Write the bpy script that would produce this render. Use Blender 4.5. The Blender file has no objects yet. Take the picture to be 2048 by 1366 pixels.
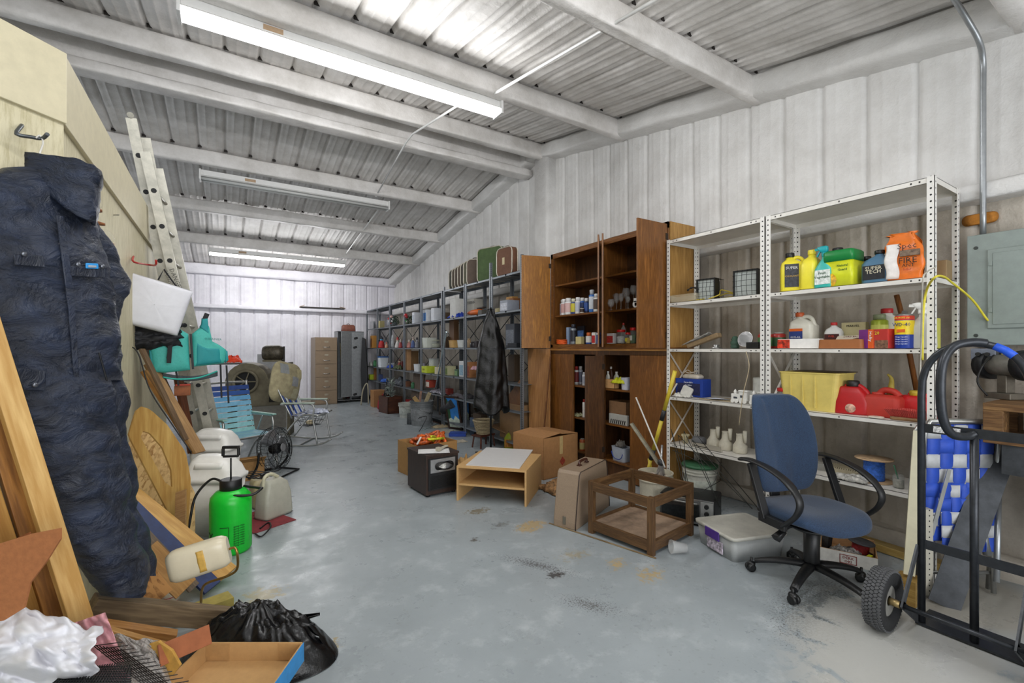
import bpy, bmesh, math, random
from mathutils import Vector, Matrix, noise
from math import sin, cos, pi, radians, sqrt, atan2
random.seed(7)
SC = bpy.context.scene
COL = SC.collection
# ---------------------------------------------------------------- camera, world, exposure
F = 917.0; EYE = 1.4; YAW = math.atan(574 / F); SY, CY = sin(YAW), cos(YAW); HY = 697.0
cam_data = bpy.data.cameras.new('camera'); cam = bpy.data.objects.new('camera', cam_data); COL.objects.link(cam)
cam.location = (0, 0, EYE); cam.rotation_euler = (pi / 2, 0, -YAW)
cam_data.sensor_width = 36; cam_data.lens = 36 * F / 2048; cam_data.shift_y = 14 / 2048
cam_data.clip_start = .05
SC.camera = cam
W = bpy.data.worlds.new('ambient_fill'); SC.world = W; W.use_nodes = True  # world light enters by sides left open, as ambient fill
W.node_tree.nodes['Background'].inputs[0].default_value = (.92, .96, 1, 1)
W.node_tree.nodes['Background'].inputs[1].default_value = .9
SC.view_settings.view_transform = 'Standard'; SC.view_settings.look = 'None'
SC.view_settings.exposure = 0.12; SC.view_settings.gamma = 1
TUBE_EMIT = 9.0; LAMP_W = 55.0

def area(name, loc, rot, sx, sy, power, col=(1, 1, 1)):
    d = bpy.data.lights.new(name, 'AREA'); d.shape = 'RECTANGLE'; d.size = sx; d.size_y = sy; d.energy = power; d.color = col
    o = bpy.data.objects.new(name, d); COL.objects.link(o); o.location = loc; o.rotation_euler = rot; return o
# daylight stand-in: fill lamp added behind the camera, no door there
area('rear_fill', (.8, -3.4, 2.0), (radians(82), 0, 0), 4.6, 3.4, 190, (.97, .98, 1))
# ---------------------------------------------------------------- pixel -> place helpers (frame 2048 x 1366)
def dirp(x):
    u = (x - 1024) / F; return SY + CY * u, CY - SY * u
def P(x, y, z):                       # at view depth z
    a, b = dirp(x); return Vector((a * z, b * z, EYE + (HY - y) / F * z))
def G(x, y, h=0.0):                   # on the horizontal plane at height h
    return P(x, y, (EYE - h) * F / (y - HY))
def PX(x, y, X): return P(x, y, X / dirp(x)[0])
def PY(x, y, Y): return P(x, y, Y / dirp(x)[1])
# ---------------------------------------------------------------- materials
def lin(h):
    if not isinstance(h, str): return (*h, 1)
    out = []
    for i in (0, 2, 4):
        c = int(h[i:i + 2], 16) / 255
        out.append(c / 12.92 if c <= .04045 else ((c + .055) / 1.055) ** 2.4)
    return (*out, 1)
_mats = {}
def nd(nt, t, **k):
    n = nt.nodes.new(t)
    for a, b in k.items():
        if a.startswith('i_'): n.inputs[int(a[2:])].default_value = b
        else: setattr(n, a, b)
    return n
def newmat(name):
    m = bpy.data.materials.new(name); m.use_nodes = True
    return m, m.node_tree, m.node_tree.nodes['Principled BSDF']
def C(col, r=.5, m=0, n=.12, b=0, s=18, t=0, a=1, e=0):
    """plain material: colour, roughness, metallic, mottling, bump, scale, transmission, emission"""
    k = (col, r, m, n, b, s, t, a, e)
    if k in _mats: return _mats[k]
    mt, nt, p = newmat('paint_' + str(col)); L = nt.links
    c = lin(col); p.inputs['Roughness'].default_value = r; p.inputs['Metallic'].default_value = m
    p.inputs['Base Color'].default_value = c
    if t >= .7: a = .13 if t >= .9 else .3; t = 0; p.inputs['Specular IOR Level'].default_value = .8
    if t: p.inputs['Transmission Weight'].default_value = t; p.inputs['IOR'].default_value = 1.3
    if a < 1: p.inputs['Alpha'].default_value = a
    if e: p.inputs['Emission Color'].default_value = c; p.inputs['Emission Strength'].default_value = e
    if n or b:
        tc = nd(nt, 'ShaderNodeTexCoord'); no = nd(nt, 'ShaderNodeTexNoise'); no.inputs['Scale'].default_value = s; no.inputs['Detail'].default_value = 6
        no.inputs['Roughness'].default_value = .65
        L.new(tc.outputs['Object'], no.inputs['Vector'])
        if n:
            mx = nd(nt, 'ShaderNodeMix', data_type='RGBA'); mx.inputs[6].default_value = tuple(v * (1 - n) for v in c[:3]) + (1,); mx.inputs[7].default_value = tuple(min(1, v * (1 + n)) for v in c[:3]) + (1,)
            cr = nd(nt, 'ShaderNodeValToRGB'); cr.color_ramp.elements[0].position = .35; cr.color_ramp.elements[1].position = .65
            L.new(no.outputs[0], cr.inputs[0]); L.new(cr.outputs[0], mx.inputs[0]); L.new(mx.outputs[2], p.inputs['Base Color'])
        if b:
            bp = nd(nt, 'ShaderNodeBump'); bp.inputs['Strength'].default_value = b; bp.inputs['Distance'].default_value = .01
            L.new(no.outputs[0], bp.inputs['Height']); L.new(bp.outputs[0], p.inputs['Normal'])
    _mats[k] = mt; return mt
def wood(c1, c2, ax='X', s=9, r=.5, knots=True, contrast=1.0):
    k = ('w', c1, c2, ax, s, r)
    if k in _mats: return _mats[k]
    mt, nt, p = newmat('wood_' + c1); L = nt.links
    tc = nd(nt, 'ShaderNodeTexCoord'); mp = nd(nt, 'ShaderNodeMapping')
    sc = [s, s, s]; sc['XYZ'.index(ax)] = s * .09
    mp.inputs['Scale'].default_value = sc
    L.new(tc.outputs['Object'], mp.inputs[0])
    n1 = nd(nt, 'ShaderNodeTexNoise'); n1.inputs['Scale'].default_value = 2.2; n1.inputs['Detail'].default_value = 3; n1.inputs['Distortion'].default_value = .6
    n2 = nd(nt, 'ShaderNodeTexNoise'); n2.inputs['Scale'].default_value = 14; n2.inputs['Detail'].default_value = 5
    L.new(mp.outputs[0], n1.inputs[0]); L.new(mp.outputs[0], n2.inputs[0])
    ml = nd(nt, 'ShaderNodeMath', operation='MULTIPLY'); ml.inputs[1].default_value = 9
    L.new(n1.outputs[0], ml.inputs[0]); sn = nd(nt, 'ShaderNodeMath', operation='SINE'); L.new(ml.outputs[0], sn.inputs[0])
    m2 = nd(nt, 'ShaderNodeMath', operation='MULTIPLY_ADD'); m2.inputs[1].default_value = .28; m2.inputs[2].default_value = .1; L.new(sn.outputs[0], m2.inputs[0])
    ad = nd(nt, 'ShaderNodeMath', operation='ADD'); L.new(m2.outputs[0], ad.inputs[0]); L.new(n2.outputs[0], ad.inputs[1])
    cr = nd(nt, 'ShaderNodeValToRGB'); cr.color_ramp.elements[0].position = .25; cr.color_ramp.elements[1].position = .95
    cr.color_ramp.elements[0].color = lin(c2); cr.color_ramp.elements[1].color = lin(c1)
    L.new(ad.outputs[0], cr.inputs[0]); L.new(cr.outputs[0], p.inputs['Base Color']); p.inputs['Roughness'].default_value = r
    bp = nd(nt, 'ShaderNodeBump'); bp.inputs['Strength'].default_value = .12; bp.inputs['Distance'].default_value = .004
    L.new(ad.outputs[0], bp.inputs['Height']); L.new(bp.outputs[0], p.inputs['Normal'])
    _mats[k] = mt; return mt
def osb(c1='c59a5e', c2='8d6534', s=16, r=.75):
    k = ('osb', c1, c2)
    if k in _mats: return _mats[k]
    mt, nt, p = newmat('strand_board'); L = nt.links
    tc = nd(nt, 'ShaderNodeTexCoord'); v = nd(nt, 'ShaderNodeTexVoronoi'); v.inputs['Scale'].default_value = s * 1.6
    mp = nd(nt, 'ShaderNodeMapping'); mp.inputs['Scale'].default_value = (1, 2.4, .55); mp.inputs['Rotation'].default_value = (.5, .6, .7)
    L.new(tc.outputs['Object'], mp.inputs[0]); L.new(mp.outputs[0], v.inputs['Vector'])
    n = nd(nt, 'ShaderNodeTexNoise'); n.inputs['Scale'].default_value = 40; L.new(tc.outputs['Object'], n.inputs[0])
    bw = nd(nt, 'ShaderNodeRGBToBW'); L.new(v.outputs['Color'], bw.inputs[0])
    ad = nd(nt, 'ShaderNodeMath', operation='ADD'); L.new(bw.outputs[0], ad.inputs[0]); L.new(n.outputs[0], ad.inputs[1])
    cr = nd(nt, 'ShaderNodeValToRGB'); cr.color_ramp.elements[0].position = .55; cr.color_ramp.elements[1].position = 1.2
    cr.color_ramp.elements[0].color = lin(c2); cr.color_ramp.elements[1].color = lin(c1)
    L.new(ad.outputs[0], cr.inputs[0]); L.new(cr.outputs[0], p.inputs['Base Color']); p.inputs['Roughness'].default_value = r
    _mats[k] = mt; return mt
def holes(col, pitch=.038, rad=.0055, off=.0175, m=.1, r=.4):
    """painted angle post with a row of holes down each flange"""
    k = ('h', col, pitch, off)
    if k in _mats: return _mats[k]
    mt, nt, p = newmat('perforated_' + col); L = nt.links
    tc = nd(nt, 'ShaderNodeTexCoord'); sp = nd(nt, 'ShaderNodeSeparateXYZ'); L.new(tc.outputs['Object'], sp.inputs[0])
    def mth(op, a, b=None):
        q = nd(nt, 'ShaderNodeMath', operation=op)
        for i, v in enumerate((a, b)):
            if v is None: continue
            if hasattr(v, 'links'): L.new(v, q.inputs[i])
            else: q.inputs[i].default_value = v
        return q.outputs[0]
    fz = mth('MULTIPLY', mth('SUBTRACT', mth('FRACT', mth('DIVIDE', sp.outputs[2], pitch)), .5), pitch)
    z2 = mth('MULTIPLY', fz, fz)
    def one(o, c):
        d = mth('SUBTRACT', o, c); return mth('LESS_THAN', mth('ADD', mth('MULTIPLY', d, d), z2), rad * rad)
    ha = mth('MULTIPLY', one(sp.outputs[1], off), mth('LESS_THAN', sp.outputs[0], .006))
    hb = mth('MULTIPLY', one(sp.outputs[0], off), mth('LESS_THAN', sp.outputs[1], .006))
    h = mth('MAXIMUM', ha, hb)
    mx = nd(nt, 'ShaderNodeMix', data_type='RGBA'); mx.inputs[6].default_value = lin(col); mx.inputs[7].default_value = (.012, .012, .012, 1)
    L.new(h, mx.inputs[0]); L.new(mx.outputs[2], p.inputs['Base Color'])
    p.inputs['Roughness'].default_value = r; p.inputs['Metallic'].default_value = m
    _mats[k] = mt; return mt
STEEL = lambda: C('9a9a98', .35, .85, .1)
CARD = lambda: C('b98d5c', .85, 0, .08, .15, 30)
# ---------------------------------------------------------------- mesh builder
class MB:
    def __init__(s): s.v = []; s.f = []; s.mi = []; s.sm = []; s.cur = 0
    def mat(s, i): s.cur = i; return s
    def add(s, vs, fs, smooth=False, M=None):
        o = len(s.v)
        s.v += [(M @ Vector(v)) if M else Vector(v) for v in vs]
        for f in fs: s.f.append([i + o for i in f]); s.mi.append(s.cur); s.sm.append(smooth)
        return s
    def box(s, x0, x1, y0, y1, z0, z1, M=None):
        vs = [(x, y, z) for x in (x0, x1) for y in (y0, y1) for z in (z0, z1)]
        return s.add(vs, [(0, 1, 3, 2), (4, 6, 7, 5), (0, 4, 5, 1), (2, 3, 7, 6), (0, 2, 6, 4), (1, 5, 7, 3)], M=M)
    def bc(s, c, d, rot=(0, 0, 0)):
        from mathutils import Euler
        M = Matrix.Translation(c) @ Euler(rot).to_matrix().to_4x4()
        return s.box(-d[0] / 2, d[0] / 2, -d[1] / 2, d[1] / 2, -d[2] / 2, d[2] / 2, M)
    def bar(s, p, q, w, t, up=(0, 0, 1)):
        p = Vector(p); q = Vector(q); d = q - p; L = d.length; x = d.normalized(); up = Vector(up)
        y = up.cross(x)
        if y.length < 1e-4: y = Vector((0, 1, 0)).cross(x)
        y.normalize(); z = x.cross(y)
        M = Matrix.Translation(p) @ Matrix((x, y, z)).transposed().to_4x4()
        return s.box(0, L, -w / 2, w / 2, -t / 2, t / 2, M)
    def rings(s, R, caps=True, smooth=True, closed=True):
        n = len(R[0]); vs = [v for r in R for v in r]; fs = []
        for i in range(len(R) - 1):
            for j in range(n if closed else n - 1):
                k = (j + 1) % n; fs.append((i * n + j, i * n + k, (i + 1) * n + k, (i + 1) * n + j))
        o = len(s.v); s.add(vs, fs, smooth)
        if caps:
            s.f.append([o + j for j in range(n)][::-1]); s.mi.append(s.cur); s.sm.append(False)
            s.f.append([o + (len(R) - 1) * n + j for j in range(n)]); s.mi.append(s.cur); s.sm.append(False)
        return s
    def tube(s, pts, r, n=8, closed=False, caps=True):
        pts = [Vector(p) for p in pts]; R = []; m = len(pts)
        rr = r if isinstance(r, (list, tuple)) else [r] * m
        t0 = (pts[1] - pts[0]).normalized(); a = Vector((0, 0, 1)) if abs(t0.z) < .9 else Vector((1, 0, 0))
        nrm = (a - t0 * a.dot(t0)).normalized()
        for i, p in enumerate(pts):
            if closed: t = (pts[(i + 1) % m] - pts[i - 1])
            else: t = pts[min(i + 1, m - 1)] - pts[max(i - 1, 0)]
            t.normalize(); nrm = (nrm - t * nrm.dot(t)).normalized(); bn = t.cross(nrm)
            R.append([p + (nrm * cos(2 * pi * j / n) + bn * sin(2 * pi * j / n)) * rr[i] for j in range(n)])
        if closed: R.append(R[0]); return s.rings(R, False)
        return s.rings(R, caps)
    def lathe(s, prof, c=(0, 0, 0), n=20, M=None, smooth=True, sx=1, sy=1, caps=True):
        c = Vector(c); R = [[c + Vector((r * cos(2 * pi * j / n) * sx, r * sin(2 * pi * j / n) * sy, z)) for j in range(n)] for r, z in prof]
        if M: R = [[M @ v for v in r] for r in R]
        return s.rings(R, caps, smooth)
    def rrect(s, secs, n=5, c=(0, 0, 0), M=None, smooth=True, caps=True):
        """rounded-rectangle loft: secs = (z, halfx, halfy, radius[, dx, dy])"""
        R = []
        for q in secs:
            z, hx, hy, rd = q[:4]; dx, dy = (q[4], q[5]) if len(q) > 4 else (0, 0); rd = min(rd, hx, hy); ring = []
            for (sx, sy, a0) in ((1, 1, 0), (-1, 1, 90), (-1, -1, 180), (1, -1, 270)):
                for k in range(n):
                    a = radians(a0 + 90 * k / (n - 1)); ring.append(Vector((c[0] + dx + sx * (hx - rd) + rd * cos(a), c[1] + dy + sy * (hy - rd) + rd * sin(a), c[2] + z)))
            R.append([M @ v for v in ring] if M else ring)
        return s.rings(R, caps, smooth)
    def prism(s, poly, t, M=None):
        """2-D outline in local XZ, thickness t along Y"""
        n = len(poly); vs = [(x, -t / 2, z) for x, z in poly] + [(x, t / 2, z) for x, z in poly]
        fs = [tuple(range(n)), tuple(range(2 * n - 1, n - 1, -1))] + [(i + n, (i + 1) % n + n, (i + 1) % n, i) for i in range(n)]
        return s.add(vs, fs, M=M)
    def grid(s, fn, nu, nv, smooth=True):
        vs = [fn(i / nu, j / nv) for j in range(nv + 1) for i in range(nu + 1)]
        return s.add(vs, [(j * (nu + 1) + i, j * (nu + 1) + i + 1, (j + 1) * (nu + 1) + i + 1, (j + 1) * (nu + 1) + i) for j in range(nv) for i in range(nu)], smooth)
    def ball(s, c, r, n=12, sc=(1, 1, 1)):
        c = Vector(c); m = max(6, n // 2 + 2)
        R = [[c + Vector((r * sc[0] * sin(pi * i / m) * cos(2 * pi * j / n), r * sc[1] * sin(pi * i / m) * sin(2 * pi * j / n), -r * sc[2] * cos(pi * i / m))) for j in range(n)] for i in range(m + 1)]
        R[0] = [c + Vector((r * .02 * cos(2 * pi * j / n), r * .02 * sin(2 * pi * j / n), -r * sc[2])) for j in range(n)]
        R[-1] = [c + Vector((r * .02 * cos(2 * pi * j / n), r * .02 * sin(2 * pi * j / n), r * sc[2])) for j in range(n)]
        return s.rings(R, True)
    def mesh(s, name, mats):
        me = bpy.data.meshes.new(name); me.from_pydata([tuple(v) for v in s.v], [], s.f)
        for m in (mats if isinstance(mats, (list, tuple)) else [mats]): me.materials.append(m)
        me.polygons.foreach_set('material_index', s.mi); me.polygons.foreach_set('use_smooth', s.sm)
        bm = bmesh.new(); bm.from_mesh(me); bmesh.ops.recalc_face_normals(bm, faces=bm.faces); bm.to_mesh(me); bm.free()
        return me
    def build(s, name, mats, parent=None, bevel=0, sub=0, solid=0, M=None, seg=2):
        o = bpy.data.objects.new(name, s.mesh(name, mats)); COL.objects.link(o)
        if M is not None: o.matrix_local = M
        if parent: o.parent = parent
        if solid: md = o.modifiers.new('thickness', 'SOLIDIFY'); md.thickness = solid; md.offset = 0
        if bevel: md = o.modifiers.new('bevel', 'BEVEL'); md.width = bevel; md.segments = seg; md.limit_method = 'ANGLE'; md.angle_limit = radians(40)
        if sub: md = o.modifiers.new('sub', 'SUBSURF'); md.levels = sub; md.render_levels = sub
        return o
def tag(o, label=None, cat=None, group=None, kind=None):
    if label: o['label'] = label
    if cat: o['category'] = cat
    if group: o['group'] = group
    if kind: o['kind'] = kind
    return o
def thing(name, label, cat, loc=(0, 0, 0), rz=0, group=None, M=None):
    o = bpy.data.objects.new(name, None); COL.objects.link(o); o.empty_display_size = .05
    if M is not None: o.matrix_world = M
    else: o.location = loc; o.rotation_euler = (0, 0, rz)
    return tag(o, label, cat, group)
def copy_tree(o, parent=None):
    c = o.copy(); COL.objects.link(c); c.parent = parent
    for ch in [k for k in SC.objects if k.parent == o]: copy_tree(ch, c)
    return c
def text(parent, s, size, col, loc, name='lettering', rot=(pi / 2, 0, 0), ext=.0006, ax='CENTER', sxx=1, r=.6):
    cu = bpy.data.curves.new(name, 'FONT'); cu.body = s; cu.size = size; cu.extrude = ext; cu.align_x = ax; cu.align_y = 'CENTER'; cu.resolution_u = 1
    t = bpy.data.objects.new(name, cu); COL.objects.link(t)
    me = bpy.data.meshes.new_from_object(t.evaluated_get(bpy.context.evaluated_depsgraph_get()))
    bpy.data.objects.remove(t)
    o = bpy.data.objects.new(name, me); COL.objects.link(o); me.materials.clear(); me.materials.append(C(col, r, 0, 0))
    o.location = loc; o.rotation_euler = rot; o.scale = (sxx, 1, 1)
    if parent: o.parent = parent
    return o
def frame(p, q, up=(0, 0, 1)):
    """matrix with local X from p to q, local Z close to up, origin p"""
    p = Vector(p); x = (Vector(q) - p).normalized(); up = Vector(up); y = up.cross(x).normalized(); z = x.cross(y)
    return Matrix.Translation(p) @ Matrix((x, y, z)).transposed().to_4x4()
def board(name, label, cat, p, q, w, t, m, up=(0, 0, 1), bevel=.002, group=None):
    """a plank as one mesh in its own frame (grain along X)"""
    L = (Vector(q) - Vector(p)).length
    return tag(MB().box(0, L, -w / 2, w / 2, -t / 2, t / 2).build(name, m, bevel=bevel, M=frame(p, q, up)), label, cat, group)
def smooth_path(pts, k=6):
    pts = [Vector(p) for p in pts]; out = []
    for i in range(len(pts) - 1):
        a, b, c, d = pts[max(i - 1, 0)], pts[i], pts[i + 1], pts[min(i + 2, len(pts) - 1)]
        for j in range(k):
            t = j / k; out.append(.5 * ((2 * b) + (c - a) * t + (2 * a - 5 * b + 4 * c - d) * t * t + (3 * b - a - 3 * c + d) * t ** 3))
    out.append(pts[-1]); return out
def Z0(v, z=0): return Vector((v.x, v.y, z))
def hull_panel(name, pts, t, m, parent=None, bevel=0):
    """flat sheet of thickness t through the 3-D points (planar polygon)"""
    pts = [Vector(p) for p in pts]; nrm = Vector((0, 0, 0)); n = len(pts)
    for i in range(n): nrm += pts[i].cross(pts[(i + 1) % n])
    nrm.normalize(); c = sum(pts, Vector()) / n
    pts = [p - nrm * (p - c).dot(nrm) for p in pts]
    fr = frame(pts[0], pts[1], nrm); inv = fr.inverted(); q = [inv @ p for p in pts]
    b = MB(); vs = [(v.x, v.y, -t / 2) for v in q] + [(v.x, v.y, t / 2) for v in q]
    b.add(vs, [tuple(range(n))[::-1], tuple(range(n, 2 * n))] + [(i, (i + 1) % n, (i + 1) % n + n, i + n) for i in range(n)])
    return b.build(name, m, parent, bevel, M=fr)
# ================================================================ the room
XR = 4.12; YF = 12.95; YRIDGE = 5.85; YB = -3.6; XL = -7.0
def roofz(Y): return 4.49 - (.155 * (Y - YRIDGE) if Y > YRIDGE else .185 * (YRIDGE - Y))
def foam(name, col, col2, dirt=None, warm=None):
    mt, nt, p = newmat(name); L = nt.links
    tc = nd(nt, 'ShaderNodeTexCoord')
    n1 = nd(nt, 'ShaderNodeTexNoise'); n1.inputs['Scale'].default_value = 2.2; n1.inputs['Detail'].default_value = 8; n1.inputs['Roughness'].default_value = .7
    n2 = nd(nt, 'ShaderNodeTexNoise'); n2.inputs['Scale'].default_value = 70; n2.inputs['Detail'].default_value = 2
    n3 = nd(nt, 'ShaderNodeTexNoise'); n3.inputs['Scale'].default_value = 14; n3.inputs['Detail'].default_value = 3
    for n in (n1, n2, n3): L.new(tc.outputs['Object'], n.inputs[0])
    cr = nd(nt, 'ShaderNodeValToRGB'); cr.color_ramp.elements[0].position = .35; cr.color_ramp.elements[1].position = .62
    cr.color_ramp.elements[0].color = lin(col2); cr.color_ramp.elements[1].color = lin(col)
    L.new(n1.outputs[0], cr.inputs[0]); L.new(cr.outputs[0], p.inputs['Base Color'])
    p.inputs['Roughness'].default_value = .5
    ad = nd(nt, 'ShaderNodeMath', operation='MULTIPLY_ADD'); ad.inputs[1].default_value = 2.5; L.new(n3.outputs[0], ad.inputs[0]); L.new(n2.outputs[0], ad.inputs[2])
    bp = nd(nt, 'ShaderNodeBump'); bp.inputs['Strength'].default_value = .32; bp.inputs['Distance'].default_value = .008
    L.new(ad.outputs[0], bp.inputs['Height']); L.new(bp.outputs[0], p.inputs['Normal'])
    return mt
FOAM_W = foam('foam_wall', 'e4e3e1', 'd2d0cd'); FOAM_C = foam('foam_ceiling', 'e6e3e0', 'c9c5c0'); FOAM_D = foam('foam_lower_wall', 'c6beb2', 'a39a8d'); FOAM_F = foam('foam_far_wall', 'eae8ee', 'd8d5dc')  # lower wall colour: dirty foam, with part of its shade painted in
def struct(o): o['kind'] = 'structure'; return o
def nz(x, y, z=0): return noise.noise(Vector((x, y, z)))
OFF = (0, .010, .022, .036, .060, .094, .102, .110, .150, .194, .202, .210, .244, .268, .282, .294)
def rib(s, per=.3048, d=.03, mn=.006):
    u = s % per; v = min(u, per - u); q = min(abs(u - .102), abs(u - .202))
    return -d * max(0, 1 - v / .024) ** 1.2 + .35 * d * math.exp(-((v - .04) / .018) ** 2) + mn * max(0, 1 - q / .012) + .006 * cos(2 * pi * (s / per + .5))
def ribpos(a, b):
    k = math.floor(a / .3048); out = []
    while k * .3048 < b: out += [k * .3048 + o for o in OFF if a <= k * .3048 + o <= b]; k += 1
    return [a] + [o for o in out if o > a + .001 and o < b - .001] + [b]
def sheetgrid(xs, nv, fn):
    n = len(xs); vs = [fn(x, j / nv) for j in range(nv + 1) for x in xs]
    return MB().add(vs, [(j * n + i, j * n + i + 1, (j + 1) * n + i + 1, (j + 1) * n + i) for j in range(nv) for i in range(n - 1)], True)
# --- floor
def floor_mat():
    mt, nt, p = newmat('painted_concrete'); L = nt.links
    tc = nd(nt, 'ShaderNodeTexCoord')
    def noi(s, d=8, r=.6, ds=0):
        n = nd(nt, 'ShaderNodeTexNoise'); n.inputs['Scale'].default_value = s; n.inputs['Detail'].default_value = d; n.inputs['Roughness'].default_value = r; n.inputs['Distortion'].default_value = ds
        L.new(tc.outputs['Object'], n.inputs[0]); return n.outputs[0]
    def ramp(src, a, b, ca=(0, 0, 0, 1), cb=(1, 1, 1, 1)):
        c = nd(nt, 'ShaderNodeValToRGB'); c.color_ramp.elements[0].position = a; c.color_ramp.elements[1].position = b
        c.color_ramp.elements[0].color = ca; c.color_ramp.elements[1].color = cb; L.new(src, c.inputs[0]); return c.outputs[0]
    def mth(op, a, b):
        q = nd(nt, 'ShaderNodeMath', operation=op)
        for i, v in enumerate((a, b)):
            if hasattr(v, 'links'): L.new(v, q.inputs[i])
            else: q.inputs[i].default_value = v
        return q.outputs[0]
    def mix(f, a, b):
        m = nd(nt, 'ShaderNodeMix', data_type='RGBA'); L.new(f, m.inputs[0])
        for i, v in ((6, a), (7, b)):
            if hasattr(v, 'links'): L.new(v, m.inputs[i])
            else: m.inputs[i].default_value = v
        return m.outputs[2]
    def blob(c, rx, ry, rot=0):
        mp = nd(nt, 'ShaderNodeMapping', vector_type='TEXTURE'); mp.inputs['Location'].default_value = (c[0], c[1], 0); mp.inputs['Rotation'].default_value = (0, 0, rot); mp.inputs['Scale'].default_value = (rx, ry, 1)
        L.new(tc.outputs['Object'], mp.inputs[0]); vl = nd(nt, 'ShaderNodeVectorMath', operation='LENGTH'); L.new(mp.outputs[0], vl.inputs[0])
        return mth('SUBTRACT', 1.0, vl.outputs['Value'])
    base = ramp(noi(1.1, 10, .62), .3, .7, lin('8f979b'), lin('a1a9ad'))
    base = mix(ramp(noi(5, 8, .7), .52, .75), base, lin('b4bbbe'))
    base = mix(ramp(noi(30, 4, .6), .6, .8), base, lin('868c8c'))
    fine = noi(26, 6, .75); mid = noi(7, 8, .7, .5); spk = noi(85, 3, .8)
    for (x, y, rx, ry, rot, col, src, k, th) in (
        (1062, 1052, .22, .13, .3, 'b29a6c', fine, 1.0, 0.58), (1235, 1128, .22, .16, .5, 'b89d66', fine, .8, 0.60), (1300, 1150, .3, .2, .5, 'b39b6a', fine, .8, 0.60), (1000, 1050, .2, .1, .3, '6d7170', fine, .8, 0.58),
        (955, 1022, .2, .12, 0, '776d54', fine, .9, 0.58), (1150, 1110, .4, .25, 0, '9b927c', fine, .7, 0.57), (525, 1190, .2, .16, 0, 'a2956f', fine, .9, 0.58), (660, 1290, .1, .12, 0, '9d8a55', fine, .9, 0.62),
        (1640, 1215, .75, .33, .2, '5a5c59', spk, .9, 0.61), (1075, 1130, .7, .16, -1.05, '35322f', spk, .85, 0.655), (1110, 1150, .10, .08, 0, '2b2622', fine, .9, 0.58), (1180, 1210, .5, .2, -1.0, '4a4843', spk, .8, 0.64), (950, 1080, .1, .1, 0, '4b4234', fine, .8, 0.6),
        (1800, 1310, .9, .5, .2, 'b9b8b2', mid, 1.0, .5), (1950, 1200, .5, .4, 0, '9d988c', mid, 1.0, .4)):
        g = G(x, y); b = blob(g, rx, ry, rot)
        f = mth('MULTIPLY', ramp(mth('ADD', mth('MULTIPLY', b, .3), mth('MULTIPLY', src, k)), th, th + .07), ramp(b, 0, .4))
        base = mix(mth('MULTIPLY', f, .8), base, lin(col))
    L.new(base, p.inputs['Base Color'])
    L.new(ramp(noi(3.5, 8, .7), .35, .65, (.22,) * 3 + (1,), (.5,) * 3 + (1,)), p.inputs['Roughness'])
    bp = nd(nt, 'ShaderNodeBump'); bp.inputs['Strength'].default_value = .12; bp.inputs['Distance'].default_value = .004
    L.new(noi(12, 8, .7), bp.inputs['Height']); L.new(bp.outputs[0], p.inputs['Normal'])
    return mt
struct(MB().box(XL, XR + .3, YB, YF + .3, -.15, 0).build('floor', floor_mat()))
# --- ceiling: two foam-coated ribbed slopes
def ceil_pt(X, v):
    Y = YB + (YF + .1 - YB) * v; w = .02 * nz(Y * .9, X * .5)
    return (X + w, Y, roofz(Y) - rib(X, d=.034, mn=.010) + .010 * nz(X * 3, Y * 2.3) + .005 * nz(X * 9, Y * 9))
struct(sheetgrid(ribpos(XL, XR + .1), 90, ceil_pt).build('ceiling', FOAM_C))
# --- right wall (gable end), upper and lower
def wr(z0, z1):
    def f(Y, v):
        zt = roofz(Y) + .05 if z1 is None else z1; Zz = z0 + (zt - z0) * v
        return (XR - rib(Y, d=.020, mn=.003) + .010 * nz(Y * 2.2, Zz * .7, 3) + .004 * nz(Y * 8, Zz * 5, 9), Y + .01 * nz(Zz, Y), Zz)
    return f
struct(sheetgrid(ribpos(YB, YF), 24, wr(2.38, None)).build('wall_right', FOAM_W))
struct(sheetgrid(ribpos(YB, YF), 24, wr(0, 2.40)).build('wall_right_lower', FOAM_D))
def lumpy(name, p0, p1, ry, rz, m, lum=.02, n=90, k=10, flat=None):
    """foam covered beam along p0-p1; ry, rz half sizes of its section"""
    p0 = Vector(p0); p1 = Vector(p1); d = (p1 - p0); L = d.length; x = d.normalized(); y = Vector((0, 0, 1)).cross(x).normalized(); z = x.cross(y); R = []
    for i in range(n + 1):
        t = i / n; c = p0 + d * t; ring = []
        for j in range(k * 2):
            a = 2 * pi * (j + .5) / (k * 2); ca, sa = cos(a), sin(a); e = .35
            cx = math.copysign(abs(ca) ** e, ca); sz = math.copysign(abs(sa) ** e, sa)
            g = 1 + lum / max(ry, rz) * nz(c.x * 3 + a, c.y * 3, c.z * 3 + a * 2)
            ring.append(c + y * cx * ry * g + z * sz * rz * g)
        R.append(ring)
    return struct(MB().rings(R).build(name, m))
# rake strip along the wall/roof junction and eave strip on the far wall
k_ = .10
lumpy('trim_1', (XR - .05, YRIDGE, roofz(YRIDGE) - .12), (XR - .05, YF, roofz(YF) - .12), .16, .1, FOAM_W)
lumpy('trim_2', (XR - .05, YRIDGE, roofz(YRIDGE) - .12), (XR - .05, YB, roofz(YB) - .12), .16, .1, FOAM_W)
# far wall
def far_pt(X, v):
    Zz = (roofz(YF) + .1) * v; return (X, YF - rib(X, d=.026, mn=.004) - .012 * nz(X * 2.3, Zz, 5), Zz)
struct(sheetgrid(ribpos(XL, XR + .05), 30, far_pt).build('wall_far', FOAM_F))
lumpy('trim_3', (XL, YF - .05, roofz(YF) - .13), (XR, YF - .05, roofz(YF) - .13), .10, .12, FOAM_F, .015)
lumpy('trim_4', (XL, YF - .06, 2.40), (XR, YF - .06, 2.40), .09, .05, FOAM_F, .012)
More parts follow.
